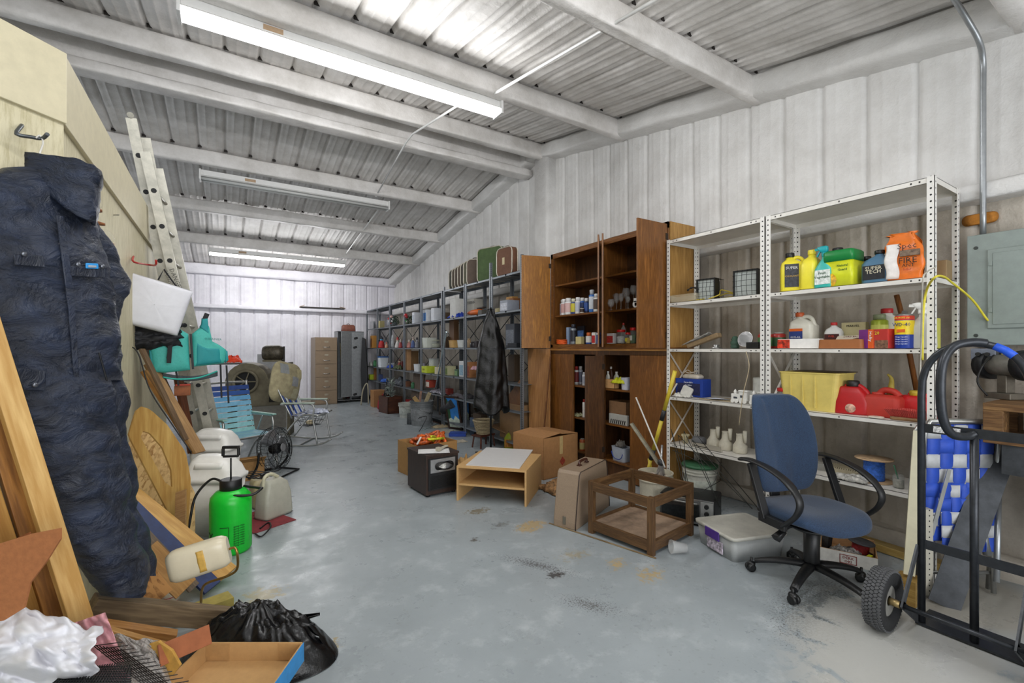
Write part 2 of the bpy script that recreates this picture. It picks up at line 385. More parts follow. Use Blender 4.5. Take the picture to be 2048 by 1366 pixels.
# right wall girt (ledge) and column, base kerb
lumpy('trim_5', (XR - .05, YB, 2.385), (XR - .05, YF, 2.385), .085, .055, FOAM_W, .014)
struct(MB().rrect([(0, .15, .17, .05), (2.2, .15, .175, .05), (4.34, .15, .17, .05)], c=(XR - .02, 5.53, 0)).build('trim_6', FOAM_W))
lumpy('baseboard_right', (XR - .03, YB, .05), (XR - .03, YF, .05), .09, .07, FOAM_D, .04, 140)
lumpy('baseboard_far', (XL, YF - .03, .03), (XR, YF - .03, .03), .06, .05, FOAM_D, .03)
# purlins and the ridge beams
n_t = 7
for Y, hz, hy in ((.7, .09, .055), (2.34, .1, .055), (3.97, .1, .055), (5.51, .105, .06), (7.73, .1, .055), (9.37, .1, .055), (10.95, .1, .055)):
    zc = roofz(Y) - .13
    lumpy('trim_%d' % n_t, (XL, Y, zc), (XR - .02, Y, zc), hy, hz, FOAM_C, .010, 120); n_t += 1
lumpy('trim_%d' % n_t, (XL, 6.05, roofz(6.05) - .30), (XR - .02, 6.05, roofz(6.05) - .30), .11, .055, FOAM_C, .014, 120)
lumpy('trim_%d' % (n_t + 1), (XL, 6.05, roofz(6.05) - .12), (XR - .02, 6.05, roofz(6.05) - .12), .03, .16, FOAM_C, .006, 120)
# --- beige plywood partition at the left: face X=-.6, then a 45 degree face
PLY = lambda: None
def ply_mat():
    mt, nt, p = newmat('painted_plywood'); L = nt.links
    tc = nd(nt, 'ShaderNodeTexCoord'); mp = nd(nt, 'ShaderNodeMapping'); mp.inputs['Scale'].default_value = (9, 9, 1.2); L.new(tc.outputs['Object'], mp.inputs[0])
    n = nd(nt, 'ShaderNodeTexNoise'); n.inputs['Scale'].default_value = 6; n.inputs['Detail'].default_value = 9; n.inputs['Roughness'].default_value = .75; L.new(mp.outputs[0], n.inputs[0])
    cr = nd(nt, 'ShaderNodeValToRGB'); cr.color_ramp.elements[0].position = .33; cr.color_ramp.elements[1].position = .55
    cr.color_ramp.elements[0].color = lin('b3a984'); cr.color_ramp.elements[1].color = lin('d2caab'); L.new(n.outputs[0], cr.inputs[0]); L.new(cr.outputs[0], p.inputs['Base Color'])
    p.inputs['Roughness'].default_value = .6
    bp = nd(nt, 'ShaderNodeBump'); bp.inputs['Strength'].default_value = .3; bp.inputs['Distance'].default_value = .004; L.new(n.outputs[0], bp.inputs['Height']); L.new(bp.outputs[0], p.inputs['Normal'])
    return mt
PLYM = ply_mat(); PTRIM = C('cfc6a8', .5, 0, .05)
WX = -.6; WY = 2.67; WT = 2.66
struct(MB().box(WX - .12, WX, WY, 6.9, 0, WT).build('wall_left', PLYM))
MA = frame((WX, WY, 0), (WX - 1, WY - 1, 0))       # local X runs along the 45 degree face, away from the corner; +Y local is ... room side checked below
struct(MB().box(-.02, 2.6, -.12, 0, 0, WT, MA).build('wall_left_angled', PLYM))
struct(MB().box(WX - .14, WX + .02, WY, 6.9, WT - .30, WT + .0).build('trim_20', PTRIM, bevel=.003))
struct(MB().box(-.02, 2.6, -.14, .02, WT - .30, WT, MA).build('trim_21', PTRIM, bevel=.003))
b = MB()
for Y in (2.34, 3.97, 5.51, 7.73, 9.37, 10.95):
    for k in range(-4, 14):
        x = k * .3048 + .01; b.box(x - .022, x + .022, Y - .062, Y - .05, roofz(Y) - .012, roofz(Y) + .02)
struct(b.build('trim_22', C('2a2522', .9)))  # dark blocks painted in for the shaded gaps where creases meet purlins
# ================================================================ goods: small builders, front is local -Y, base at z = 0
RW = -pi / 2                                         # turns an item on the right-hand wall to face the aisle
def spot(px, X, z):
    v = PX(px, HY, X); s = (X / dirp(px)[0]) / F; return (v.x, v.y, z), s
def can(name, label, loc, w, h, body='e8e8e6', cap='f2f2f0', band=None, txt=None, tcol='1a1a1a', rz=RW, group=None, cat='spray can', capf=.16, caph=None, metal=0, n=16):
    t = thing(name, label, cat, loc, rz, group); r = w / 2; hc = h * capf
    MB().lathe([(r * .96, 0), (r, .004), (r, h - hc - .008), (r * .8, h - hc)], n=n).build('body', C(body, .35, metal, .03), t)
    MB().lathe([(r * .72, h - hc - .001), (r * .74, h - .004), (r * .66, h)], n=n).build('cap', C(cap, .4, 0, .03), t)
    if band: MB().lathe([(r * 1.01, h * .14), (r * 1.012, h * .15), (r * 1.012, h * .68), (r * 1.01, h * .69)], n=n).build('printed_label', C(band, .45, 0, .05), t)
    if txt: text(t, txt, w * .34, tcol, (0, -r * 1.04, h * .5))
    return t
def jar(name, label, loc, w, h, glass='c9d2cf', lid='c8201c', fill=None, rz=RW, group=None, cat='jar', lw=1.0, txt=None):
    t = thing(name, label, cat, loc, rz, group); r = w / 2
    if fill: MB().lathe([(r * .86, .004), (r * .9, .01), (r * .9, h * .5), (r * .5, h * .55)], n=16).build('contents', C(fill, .8, 0, .3, .4, 60), t)
    MB().lathe([(r * .9, 0), (r, .006), (r, h * .72), (r * .85, h * .8), (r * .8, h * .84)], n=18).build('body', C(glass, .08, 0, 0, 0, 18, .92), t)
    MB().lathe([(r * .86 * lw, h * .82), (r * .9 * lw, h * .83), (r * .9 * lw, h * .98), (r * .84 * lw, h)], n=18).build('lid', C(lid, .4), t)
    if txt: MB().box(-r * .55, r * .55, -r * 1.02, -r * .98, h * .2, h * .5).build('paper_label', C(txt, .7), t)
    return t
def bottle(name, label, loc, w, h, body, cap, d=None, rz=RW, group=None, cat='bottle', band=None, neck=.26, handle=False, txt=None, tcol='f5f5f5', r=.4, capw=.17, nx=0, t=0, tsz=.16):
    o = thing(name, label, cat, loc, rz, group); d = d or w * .6; hw, hd = w / 2, d / 2; m = C(body, r, 0, .05, .05, 18, t)
    MB().rrect([(0, hw * .93, hd * .93, .02), (.008, hw, hd, .03), (h * .62, hw, hd, .03), (h * .74, hw * .82, hd * .8, .03, nx * .4, 0), (h * .84, w * capw * 1.1, w * capw * 1.1, .03, nx, 0), (h * .9, w * capw, w * capw, .03, nx, 0)]).build('body', m, o)
    MB().lathe([(w * capw * 1.15, h * .885), (w * capw * 1.2, h * .9), (w * capw * 1.2, h * .99), (w * capw * 1.1, h)], c=(nx, 0, 0), n=14).build('cap', C(cap, .4), o)
    if handle:
        s = -1 if nx > 0 else 1
        MB().tube(smooth_path([(nx + s * w * .1, 0, h * .86), (nx + s * w * .32, 0, h * .88), (nx + s * w * .5, 0, h * .8), (s * hw * .88, 0, h * .6)]), w * .085, 8).build('handle', m, o)
    if band: MB().box(-hw * .8, hw * .8, -hd - .002, -hd + .001, h * .12, h * .55).build('printed_label', C(band, .45, 0, .25, 0, 40), o)
    if txt:
        for i, q in enumerate(txt.split('|')): text(o, q, w * tsz, tcol, (0, -hd - .003, h * (.46 - i * .11)))
    return o
def cbox(name, label, loc, w, d, h, col, rz=RW, group=None, cat='box', panel=None, txt=None, tcol='ffffff', side=None, ts=.2, r=.6, strip=None, tz=.5):
    o = thing(name, label, cat, loc, rz, group)
    MB().box(-w / 2, w / 2, -d / 2, d / 2, 0, h).build('body', C(col, r, 0, .06), o, bevel=min(.004, h * .05))
    if panel: MB().box(-w * .42, w * .42, -d / 2 - .0015, -d / 2 + .001, h * .1, h * .75).build('printed_panel', C(panel, .5, 0, .3, 0, 45), o)
    if side: MB().box(-w / 2 - .0015, -w / 2 + .001, -d * .48, d * .48, h * .05, h * .95).build('printed_side', C(side, .5, 0, .2, 0, 40), o)
    if strip: MB().box(-w * .5, w * .5, -d / 2 - .002, -d / 2 + .001, h * .8, h * .96).build('printed_band', C(strip, .5), o)
    if txt:
        for i, q in enumerate(txt.split('|')): text(o, q, h * ts, tcol, (0, -d / 2 - .003, h * (tz - i * ts * 1.2)))
    return o
def tub_(name, label, loc, w, d, h, col, rz=RW, group=None, cat='tub', lid=None, r=.5, rim=True, t=0, taper=.85, fill=None, wall=.004):
    o = thing(name, label, cat, loc, rz, group); hw, hd = w / 2, d / 2; rc = min(.03, h * .3)
    secs = [(0, hw * taper, hd * taper, rc), (h * .97, hw * .97, hd * .97, rc)]
    if rim: secs += [(h * .97, hw, hd, rc), (h, hw, hd, rc)]
    secs += [(h, hw * .93, hd * .93, rc), (h * .1, hw * taper * .93, hd * taper * .93, rc)]
    MB().rrect(secs, smooth=False).build('body', C(col, r, 0, .06, 0, 18, t), o)
    if fill: MB().grid(lambda u, v: ((u - .5) * w * .84 * (.9 if True else 1), (v - .5) * d * .84 * .9, h * .8 + .05 * h * nz(u * 9, v * 9, w * 50)), 12, 10).build('contents', C(fill, .7, 0, .5, 0, 60), o)
    if lid: MB().rrect([(h * .96, hw * 1.03, hd * 1.03, rc), (h * 1.04, hw * 1.03, hd * 1.03, rc), (h * 1.06, hw * .95, hd * .95, rc)]).build('lid', C(lid, r, 0, .05), o)
    return o
def bucket(name, label, loc, w, h, col, rz=0, group=None, lid=None, handle=True, fill=None, band=None, txt=None, tcol='333333', ribs=2, cat='bucket', taper=.87):
    o = thing(name, label, cat, loc, rz, group); r = w / 2
    pr = [(r * taper, 0), (r * .95, h * .74)]
    for i in range(ribs): z = h * (.78 + .07 * i); pr += [(r * .95, z), (r * 1.03, z + .004), (r * 1.03, z + .012), (r * .96, z + .016)]
    pr += [(r * .98, h * .97), (r * 1.04, h * .975), (r * 1.04, h)] + ([(r * .96, h), (r * taper * .95, h * .06)] if not lid else [(0.01, h)])
    MB().lathe(pr, n=28, smooth=False).build('body', C(col, .5, 0, .1), o)
    if lid: MB().lathe([(r * 1.06, h * .95), (r * 1.07, h), (r * 1.0, h * 1.02), (.01, h * 1.02)], n=28).build('lid', C(lid, .5), o)
    if handle: MB().tube(smooth_path([(-r * 1.03, 0, h * .86), (-r * .8, -r * .75, h * .62), (0, -r * 1.06, h * .5), (r * .8, -r * .75, h * .62), (r * 1.03, 0, h * .86)]), .003, 6).build('bail_handle', STEEL(), o)
    if fill: MB().grid(lambda u, v: (r * .9 * (.02 + v) * cos(2 * pi * u) / 1.02, r * .9 * (.02 + v) * sin(2 * pi * u) / 1.02, h * .85 + .03 * nz(u * 5 + w, v * 6)), 18, 6).build('contents', C(fill, .8, 0, .4, .5, 30), o)
    if band: MB().lathe([(r * .905, h * .2), (r * .915, h * .21), (r * .948, h * .66), (r * .94, h * .67)], n=28).build('printed_label', C(band, .6, 0, .25, 0, 25), o)
    if txt: text(o, txt, w * .16, tcol, (0, -r * .96, h * .5))
    return o
def carton(name, label, loc, w, d, h, rz=0, group=None, flaps=(), col='b98d5c', cat='cardboard box', open_=True, tape=True, txt=None, th=.004):
    o = thing(name, label, cat, loc, rz, group); m = C(col, .85, 0, .08, .15, 30); hw, hd = w / 2, d / 2
    b = MB().box(-hw, hw, -hd, hd, 0, th)
    for q in ((-hw, hw, -hd, -hd + th), (-hw, hw, hd - th, hd), (-hw, -hw + th, -hd, hd), (hw - th, hw, -hd, hd)): b.box(*q, 0, h)
    b.build('body', m, o)
    for (side, ang, ln) in flaps:          # hinge on side 0:-Y 1:+X 2:+Y 3:-X ; ang 0 = lying closed, 90 = upright, 180 = hanging out
        L = (hw if side in (0, 2) else hd); D = (hd if side in (0, 2) else hw) * 1.0
        M = Matrix.Rotation(side * pi / 2, 4, 'Z') @ Matrix.Translation((0, -D, h + .002)) @ Matrix.Rotation(radians(ang), 4, 'X')
        MB().box(-L * .98, L * .98, 0, ln, -th / 2, th / 2).build('flap', m, o, M=M)
    if tape: MB().box(-.025, .025, -hd - .001, -hd + .0005, h * .55, h * .99).build('packing_tape', C('cbb07a', .3), o)
    if txt: text(o, txt, h * .12, '7a3a2a', (0, -hd - .002, h * .35))
    return o
# ================================================================ white perforated steel shelving
WXF = 3.50; WXB = 3.93
WPOST = holes('e9e7e2'); WSH = C('e4e1da', .45, .1, .06, 0, 6)
WLV = [(2.372, .034), (1.79, .032), (1.369, .03), (.925, .03), (.49, .03)]      # underside, lip height
def post(parent, x, y, fx, fy, z1, m, w=.036, name='post', z0=0):
    """angle post, flanges point toward +x*fx and +y*fy; the row of holes sits mid-flange"""
    b = MB().box(0, .003, 0, w, z0, z1).box(0, w, 0, .003, z0, z1)
    M = Matrix.Translation((x, y, 0)) @ Matrix.Diagonal((fx, fy, 1, 1))
    o = b.build(name, m, parent); o.matrix_local = M
    return o
def white_unit(label, y0, y1):
    t = thing('metal_shelving_unit', label, 'shelving', (WXF, (y0 + y1) / 2, 0), 0, 'white perforated shelving units'); L = (y1 - y0) / 2; D = WXB - WXF
    post(t, -.004, -L, 1, 1, 2.41, WPOST); post(t, -.004, L, 1, -1, 2.41, WPOST)
    post(t, D + .004, -L, -1, 1, 2.41, WPOST); post(t, D + .004, L, -1, -1, 2.41, WPOST)
    for z, lh in WLV:
        b = MB().box(0, D, -L + .004, L - .004, z + lh - .003, z + lh)
        b.box(0, .0025, -L + .004, L - .004, z, z + lh).box(D - .0025, D, -L + .004, L - .004, z, z + lh)
        b.box(0, D, -L + .004, -L + .0065, z, z + lh).box(0, D, L - .0065, L - .004, z, z + lh)
        b.box(0, .012, -L + .004, L - .004, z, z + .002)
        b.mat(1)
        for s in (-1, 1):
            for q in (.07, .11): b.box(-.001, 0, s * (L - q) - .004, s * (L - q) + .004, z + lh * .35, z + lh * .65)
        b.box(-.001, 0, -.004, .004, z + lh * .35, z + lh * .65)
        b.build('shelf', [WSH, C('201f1d', .6)], t)
    for s in (-1, 1):
        for a, c in ((1.38, .93), (.93, .49)) if s > 0 else ():
            MB().bar((.01, s * (L - .006), a), (D - .01, s * (L - .006), c), .0025, .018, (0, 1, 0)).bar((D - .01, s * (L - .006), a), (.01, s * (L - .006), c), .0025, .018, (0, 1, 0)).build('cross_brace', WSH, t)
    return t
white_unit('white perforated steel shelving unit beside the wooden cabinet', 1.945, 2.864)
white_unit('white perforated steel shelving unit nearest the electrical panel', .955, 1.938)
WT_ = [z + lh for z, lh in WLV]                      # top faces
def W(px, lv, X=3.62):
    return spot(px, X, WT_[lv] + .0015)
# --- second shelf, right unit
l, s = W(1586, 1); o = bottle('antifreeze_jug', 'yellow plastic jug with black label, leftmost on the upper shelf beside the panel', l, 44 * s, 78 * s, 'f2e23c', '1d1d1d', 42 * s, RW + .55, cat='jug', handle=True, nx=-.02, capw=.15)
MB().box(-.06, .03, -.084, -.07, .03, .2).build('black_label', C('2a2b33', .4, 0, .8, 0, 60), o)
text(o, 'SUPER|TECH'.split('|')[0], .028, 'e8e8e8', (-.015, -.087, .17)); text(o, 'COOLANT', .018, 'd9b35a', (-.015, -.087, .11))
l, s = W(1624, 1); bottle('antifreeze_jug', 'plain yellow plastic jug standing between the labelled jug and the teal sprayer', l, 30 * s, 80 * s, 'f4e642', 'f0e040', 48 * s, RW + .1, cat='jug', handle=False, capw=.2)
def sprayer_bottle(name, label, loc, w, h, body, head, lab, rz=RW, txt=None, t=0, group=None):
    o = thing(name, label, 'spray bottle', loc, rz, group); hw = w / 2; hd = w * .32
    MB().rrect([(0, hw * .9, hd * .9, .02), (.01, hw, hd, .03), (h * .45, hw * .95, hd * .95, .03), (h * .6, hw * .6, hd * .7, .03), (h * .7, .017, .017, .017), (h * .76, .017, .017, .017)]).build('body', C(body, .35, 0, .05, 0, 18, t), o)
    b = MB().lathe([(.02, h * .75), (.021, h * .76), (.021, h * .84), (.014, h * .85)], n=12)
    b.rrect([(h * .84, .018, .013, .006), (h * .92, .03, .014, .008, -.01, 0), (h * .98, .034, .014, .008, -.015, 0), (h, .02, .01, .008, -.01, 0)])
    b.bar((-.03, 0, h * .93), (-.062, 0, h * .94), .016, .016).bar((-.028, 0, h * .9), (-.05, 0, h * .76), .012, .008)
    b.build('spray_head', C(head, .4), o)
    if lab: MB().box(-hw * .75, hw * .75, -hd - .002, -hd + .004, h * .08, h * .42).build('printed_label', C(lab, .5, 0, .3, 0, 50), o)
    if txt:
        for i, q in enumerate(txt.split('|')): text(o, q, w * .2, '2b5a3a', (0, -hd - .004, h * (.34 - .09 * i)))
    return o
l, s = W(1650, 1, 3.56); sprayer_bottle('spray_bottle', 'teal spray bottle with white plant label beside the green and yellow container', l, 36 * s, 84 * s, '3fb8ae', '1fa6ae', 'dfe9e0', txt='Fruit|Vegetable')
l, s = W(1687, 1, 3.62); o = thing('plant_food_container', 'square green and yellow container with sunflower picture and black cap', 'container', l, RW)
w, h = 52 * s, 80 * s
MB().rrect([(0, w / 2, w / 2, .02), (h * .62, w / 2, w / 2, .02)]).build('body', C('d6dc2a', .35, 0, .08), o)
MB().rrect([(h * .62, w / 2 + .002, w / 2 + .002, .02), (h * .86, w / 2 + .002, w / 2 + .002, .02), (h * .9, w * .46, w * .46, .03)]).build('upper_shell', C('18843f', .35, 0, .05), o)
MB().lathe([(.03, h * .9), (.032, h * .91), (.032, h * .99), (.028, h)], c=(-w * .2, 0, 0), n=14).build('cap', C('1b1d1f', .4), o)
MB().lathe([(.001, 0), (.05, .001), (.05, .003), (.001, .004)], n=12, M=Matrix.Translation((-w * .3, -w / 2 - .0, h * .16)) @ Matrix.Rotation(pi / 2, 4, 'X')).build('flower_print', C('e0aa1e', .5, 0, .4, 0, 60), o)
for i, q in enumerate(('Natural', 'Guard')): text(o, q, .022, '2a6b2e', (.03, -w / 2 - .003, h * (.5 - .1 * i)))
l, s = W(1719, 1, 3.74); bottle('cream_bottle', 'tall cream bottle half hidden behind the green and yellow container', l, 24 * s, 66 * s, 'c9b98c', 'd8caa0', None, RW, cat='bottle')
l, s = W(1737, 1, 3.78); bottle('oil_bottle', 'black motor oil bottle behind the blue one', l, 30 * s, 62 * s, '2a2a2d', '161616', None, RW, nx=-.012, capw=.22)
l, s = W(1752, 1, 3.62); bottle('oil_bottle', 'slate blue motor oil bottle with black label and black cap', l, 46 * s, 66 * s, '4d7796', '161616', 24 * s, RW, band='22242a', nx=.02, capw=.15, txt='SUPER|TECH', tcol='e9e2c8', tsz=.22)
# orange fire-ant bag
l, s = W(1812, 1, 3.63); o = thing('ant_killer_bag', 'crumpled orange and white bag of fire ant killer on the upper shelf', 'bag', l, RW + .12); w, h = 56 * s, 96 * s
def bagpt(u, v):
    a = 2 * pi * u; q = 1 - .35 * max(0, v - .75) / .25; e = .45 * (1 - .9 * max(0, v - .6) / .4)
    x = w / 2 * math.copysign(abs(cos(a)) ** .6, cos(a)) * q * (1 + .08 * sin(pi * v)) + .015 * nz(v * 4, u * 6, 1)
    return (x - .02 * v + .03 * (v > .97) * sin(9 * u * 6), w / 2 * e * math.copysign(abs(sin(a)) ** .7, sin(a)) + .012 * nz(u * 7, v * 5, 8), h * v + .02 * nz(u * 5, v * 2) * v)
MB().grid(bagpt, 40, 30).build('body', C('ee7a22', .35, 0, .12, .1, 20), o)
MB().grid(lambda u, v: (-w * .52 + w * .36 * u + .006 * sin(9 * v), -w * .21 - .012 - .006 * sin(5 * u) - .01 * sin(pi * v), h * (.05 + .72 * v)), 8, 14).build('white_panel', C('eee9e6', .5, 0, .1), o, solid=.001)
MB().box(-w * .12, w * .42, -w * .27 - .006, -w * .2, h * .5, h * .62).build('picture_panel', C('7f6a58', .5, 0, .5, 0, 50), o)
for tx, sz, z, c, dx in (('Spec', .05, .7, '201a18', .08), ('FIRE', .05, .4, '201a18', .1), ('ANT', .03, .3, '201a18', .12), ('killer', .02, .22, 'b22c1a', .1)): text(o, tx, sz, c, (w * dx, -w * .27 - .012, h * z))
l, s = W(1885, 1, 3.75); cbox('small_carton', 'small brown box at the right end of the upper white shelf', (l[0], .99, l[2]), .07, .1, .115, '8a7350')
# electrical cord draped
# --- third shelf, right unit
l, s = W(1557, 2, 3.72); can('tin_can', 'red and green tin behind the white post', l, 26 * s, 32 * s, '9c2b24', '8f8f88', band='3c5a3a', cat='tin', capf=.08)
l, s = W(1600, 2, 3.58); cbox('long_white_box', 'long white carton with red swirl print at its left end', l, 78 * s, .07, 19 * s, 'eceae6', panel=None)
MB().box(-39 * s, -15 * s, -.0365, -.034, .002, 18 * s).build('red_swirl_print', C('cf3a22', .5, 0, .8, 0, 35), SC.objects['long_white_box'])
l, s = W(1608, 2, 3.74); o = bottle('glue_jug', 'big translucent white glue jug with orange cap and blue label', l, 46 * s, 72 * s, 'd9d6c8', 'c25a2a', 34 * s, RW, cat='jug', handle=True, nx=-.03, capw=.14, r=.3)
MB().box(-.075, .02, -34 * s / 2 - .003, -34 * s / 2, .03, .13).build('blue_label', C('273a77', .5), o); text(o, 'GLUE-ALL', .017, 'f4f4f4', (-.028, -34 * s / 2 - .005, .085)); MB().box(-.075, .02, -34 * s / 2 - .004, -34 * s / 2, .13, .15).build('orange_strip', C('d8641f', .5), o)
l, s = W(1668, 2, 3.76); bottle('red_cap_bottle', 'white bottle with red cap and black and red label', l, 32 * s, 52 * s, 'd9d9d6', 'b91f22', 20 * s, RW, band='471a1c', capw=.15, txt='FUEL', tcol='d84a3a')
l, s = W(1685, 2, 3.57); o = tub_('wooden_tray', 'small flat wooden tray in front of the brown tin', l, 78 * s, .1, 18 * s, 'a06336', cat='tray', rim=False, taper=1, r=.6)
l, s = W(1711, 2, 3.70); M_ = Matrix.Translation((l[0], l[1], l[2] + .055)) @ Matrix.Rotation(RW, 4, 'Z') @ Matrix.Rotation(radians(38), 4, 'X')
o = thing('cigar_tin', 'flat white and brown picture tin leaning behind the wooden tray', 'tin', M=M_)
MB().box(-.12, .12, -.045, .045, -.012, .012).build('body', C('d9cfbd', .4, 0, .05), o, bevel=.004); text(o, 'LORD BALTIMORE', .019, '6b3a22', (0, .028, .0125), rot=(0, 0, 0)); MB().lathe([(.001, .0120), (.04, .0121), (.04, .0135), (.001, .0137)], c=(.02, -.012, 0), n=16, sy=.6).build('oval_print', C('7e5a40', .5, 0, .3, 0, 60), o)
l, s = W(1710, 2, 3.83); cbox('oil_tin', 'old yellowed rectangular oil tin with black spout behind the picture tin', l, 42 * s, .06, 52 * s, 'c8bf93', cat='tin', txt='MARVEL', tcol='3b352b', ts=.12, tz=.86)
l, s = W(1757, 2, 3.58); o = cbox('trash_bag_box', 'purple, orange and red box of trash bags', l, 56 * s, .09, 38 * s, 'c2342c', rz=RW - .3, panel=None)
MB().box(-28.5 * s, -10 * s, -.0465, -.044, .001, 38 * s).build('purple_panel', C('76297c', .5), o); MB().box(-10 * s, 1 * s, -.0465, -.044, .001, 38 * s).build('orange_panel', C('e2601f', .5), o); MB().box(3 * s, 28 * s, -.0465, -.044, .001, 16 * s).build('brown_panel', C('7c5a45', .5, 0, .5, 0, 60), o)
text(o, 'Hefty', .03, 'f4f4f4', (-5 * s, -.048, 24 * s), rot=(pi / 2, pi / 2, 0)); text(o, '20', .03, 'f1e233', (8 * s, -.048, 30 * s))
l, s = W(1759, 2, 3.78); can('bug_spray', 'green spray can standing behind the trash bag box', l, 28 * s, 68 * s, '9aa832', '7f8a6a', band='c9cf66', txt='BUG', metal=.3)
l, s = W(1781, 2, 3.86); bottle('white_jug', 'white jug with red cap behind the green spray can', l, 42 * s, 80 * s, 'dddbd2', 'b5262a', 24 * s, RW, cat='jug', capw=.2, nx=-.02)
l, s = W(1809, 2, 3.56); o = thing('lubricant_can', 'blue and yellow spray can with red top band and metal dome', 'spray can', l, RW); w, h = 31 * s, 76 * s; r = w / 2
MB().lathe([(r * .97, 0), (r, .004), (r, h * .8), (r * .97, h * .81)], n=24).build('body', C('1d3c9c', .35), o)
MB().lathe([(r * 1.004, h * .36), (r * 1.006, h * .37), (r * 1.006, h * .72), (r * 1.004, h * .73)], n=24).build('yellow_band', C('f1d422', .4), o)
MB().lathe([(r * 1.004, h * .74), (r * 1.006, h * .75), (r * 1.006, h * .84), (r * .98, h * .85)], n=24).build('red_band', C('cf3a1f', .4), o)
MB().lathe([(r * .96, h * .85), (r * .75, h * .9), (r * .3, h * .93), (r * .25, h * .99), (.002, h)], n=20).build('dome', STEEL(), o)
text(o, 'WD-40', w * .3, '14287a', (0, -r * 1.03, h * .62)); text(o, '33% MORE 25¢', w * .13, 'f6dc3a', (0, -r * 1.03, h * .8)); MB().box(-r * .5, r * .35, -r * 1.03, -r * .9, h * .42, h * .5).build('orange_oval', C('e2661f', .4), o)
for i in range(4): text(o, 'Stops Squeaks', w * .11, 'e8ecff', (0, -r * 1.03, h * (.3 - i * .06)))
l, s = W(1845, 2, 3.6); sprayer_bottle('spray_bottle', 'translucent white spray bottle beside the blue and yellow can', l, 44 * s, 92 * s, 'dcdcd6', 'eeeeea', None, rz=RW + .2, t=.2)
l, s = W(1858, 2, 3.83); cbox('yellow_tin', 'yellow and cream tin with dark lid behind the translucent spray bottle', (l[0], l[1], l[2]), 30 * s, .07, 60 * s, 'c3c15a', cat='tin', strip='3b2a22')
# --- third shelf, left unit
l, s = W(1408, 2, 3.62)
o = thing('bagged_roller_covers', 'clear plastic bag of long tubes lying on the middle white shelf', 'bag', (l[0], l[1], l[2] + .02), RW)
MB().bar((-.16, 0, .0), (.14, .02, .1), .07, .04).build('cardboard_sleeve', C('8a7455', .7, 0, .2, 0, 30), o, bevel=.008)
MB().grid(lambda u, v: (-.2 + .26 * u, -.05 + .08 * v + .01 * nz(u * 5, v * 5), .005 + .1 * u + .02 * sin(pi * v) + .01 * nz(u * 9, v * 9, 3)), 16, 8).build('plastic_sleeve', C('d4d4d0', .15, 0, .1, 0, 18, .5), o, solid=.002)
l, s = W(1432, 2, 3.56); MBo = MB().lathe([(.05, 0), (.05, .004), (.02, .015), (.03, .03), (.008, .034)], n=18); tag(MBo.build('metal_dish', STEEL(), M=Matrix.Translation(l)), 'small silver metal dish in front of the clear bag', 'dish')
l, s = W(1470, 2, 3.68); tag(MB().lathe([(.034, 0), (.036, .02), (.03, .03), (.038, .035), (.036, .06), (.026, .065), (.03, .075), (.02, .1), (.012, .105)], n=20).build('glass_insulator', C('5e7f6e', .1, 0, .1, 0, 18, .5), M=Matrix.Translation(l)), 'green glass insulator beside the silver lamp reflector', 'insulator')
l, s = W(1497, 2, 3.66); o = thing('lamp_reflector', 'round silver lamp reflector lying on its side on the middle shelf', 'reflector', (l[0], l[1], l[2] + .064), RW)
Mr = Matrix.Rotation(radians(75), 4, 'X'); MB().lathe([(.062, .05), (.064, .052), (.05, .02), (.02, -.01), (.018, -.04), (.014, -.04), (.016, -.008), (.046, .02), (.06, .05)], n=26, M=Mr).build('dish', C('c9c9c9', .2, .9, .05), o)
MB().lathe([(.001, -.035), (.017, -.034), (.017, -.005), (.001, -.004)], n=12, M=Mr).build('socket', C('3a3a3a', .5), o)
l, s = W(1506, 2, 3.54); tag(MB().box(-.05, .05, -.015, .015, 0, .05).build('black_grille', C('1c1c1c', .5, .2, .6, 0, 50), M=Matrix.Translation(l) @ Matrix.Rotation(RW, 4, 'Z'), bevel=.004), 'small black vent grille in front of the lamp reflector', 'grille')
l, s = W(1530, 2, 3.62); can('paint_tin', 'red and green can beside the middle white post', l, 26 * s, 32 * s, 'a83226', 'b8261f', band='4f7a4a', cat='tin', capf=.1)
# --- second shelf, left unit
l, s = W(1372, 1, 3.6); tub_('clear_tray', 'empty clear plastic tray on the upper shelf by the cabinet', l, 66 * s, .16, 15 * s, 'd7cdb2', cat='tray', r=.1, t=.75)
def worklight(label, loc, rz, sc=1.0):
    o = thing('halogen_work_light', label, 'work light', loc, rz, 'halogen work lights'); dk = C('191a1a', .45, .2)
    w, h = .15 * sc, .17 * sc; b = MB()
    for q in ((-w / 2, -w / 2 + .012), (w / 2 - .012, w / 2)): b.box(*q, -.03, .05, 0, h)
    b.box(-w / 2, w / 2, -.03, .05, 0, .012).box(-w / 2, w / 2, -.03, .05, h - .012, h).box(-w * .4, w * .4, .045, .07, .02, h - .02)
    for i in range(6): b.box(-w * .42 + i * w * .16, -w * .4 + i * w * .16, .06, .1, .02, h - .02)
    b.build('housing', dk, o, bevel=.003)
    MB().box(-w / 2 + .01, w / 2 - .01, -.014, -.011, .01, h - .01).build('lens', C('b4bbb8', .3, 0, .05), o)
    b = MB()
    for i in range(1, 5): x = -w / 2 + i * w / 5; b.tube([(x, -.035, 0), (x, -.055, h / 2), (x, -.035, h)], .0018, 5)
    for i in range(1, 5): z = i * h / 5; b.tube([(-w / 2, -.035, z), (0, -.05, z), (w / 2, -.035, z)], .0018, 5)
    for k in range(5): b.tube([(-w * .4, .07 + k * .025, h * 1.02), (w * .4, .07 + k * .025, h * 1.02), (w * .4, .07 + k * .025, .03)], .002, 5)
    for k in range(4): b.tube([(-w * .4 + k * w * .25, .05, h * 1.02), (-w * .4 + k * w * .25, .19, h * 1.02)], .002, 5)
    b.build('wire_guard', dk, o)
    return o
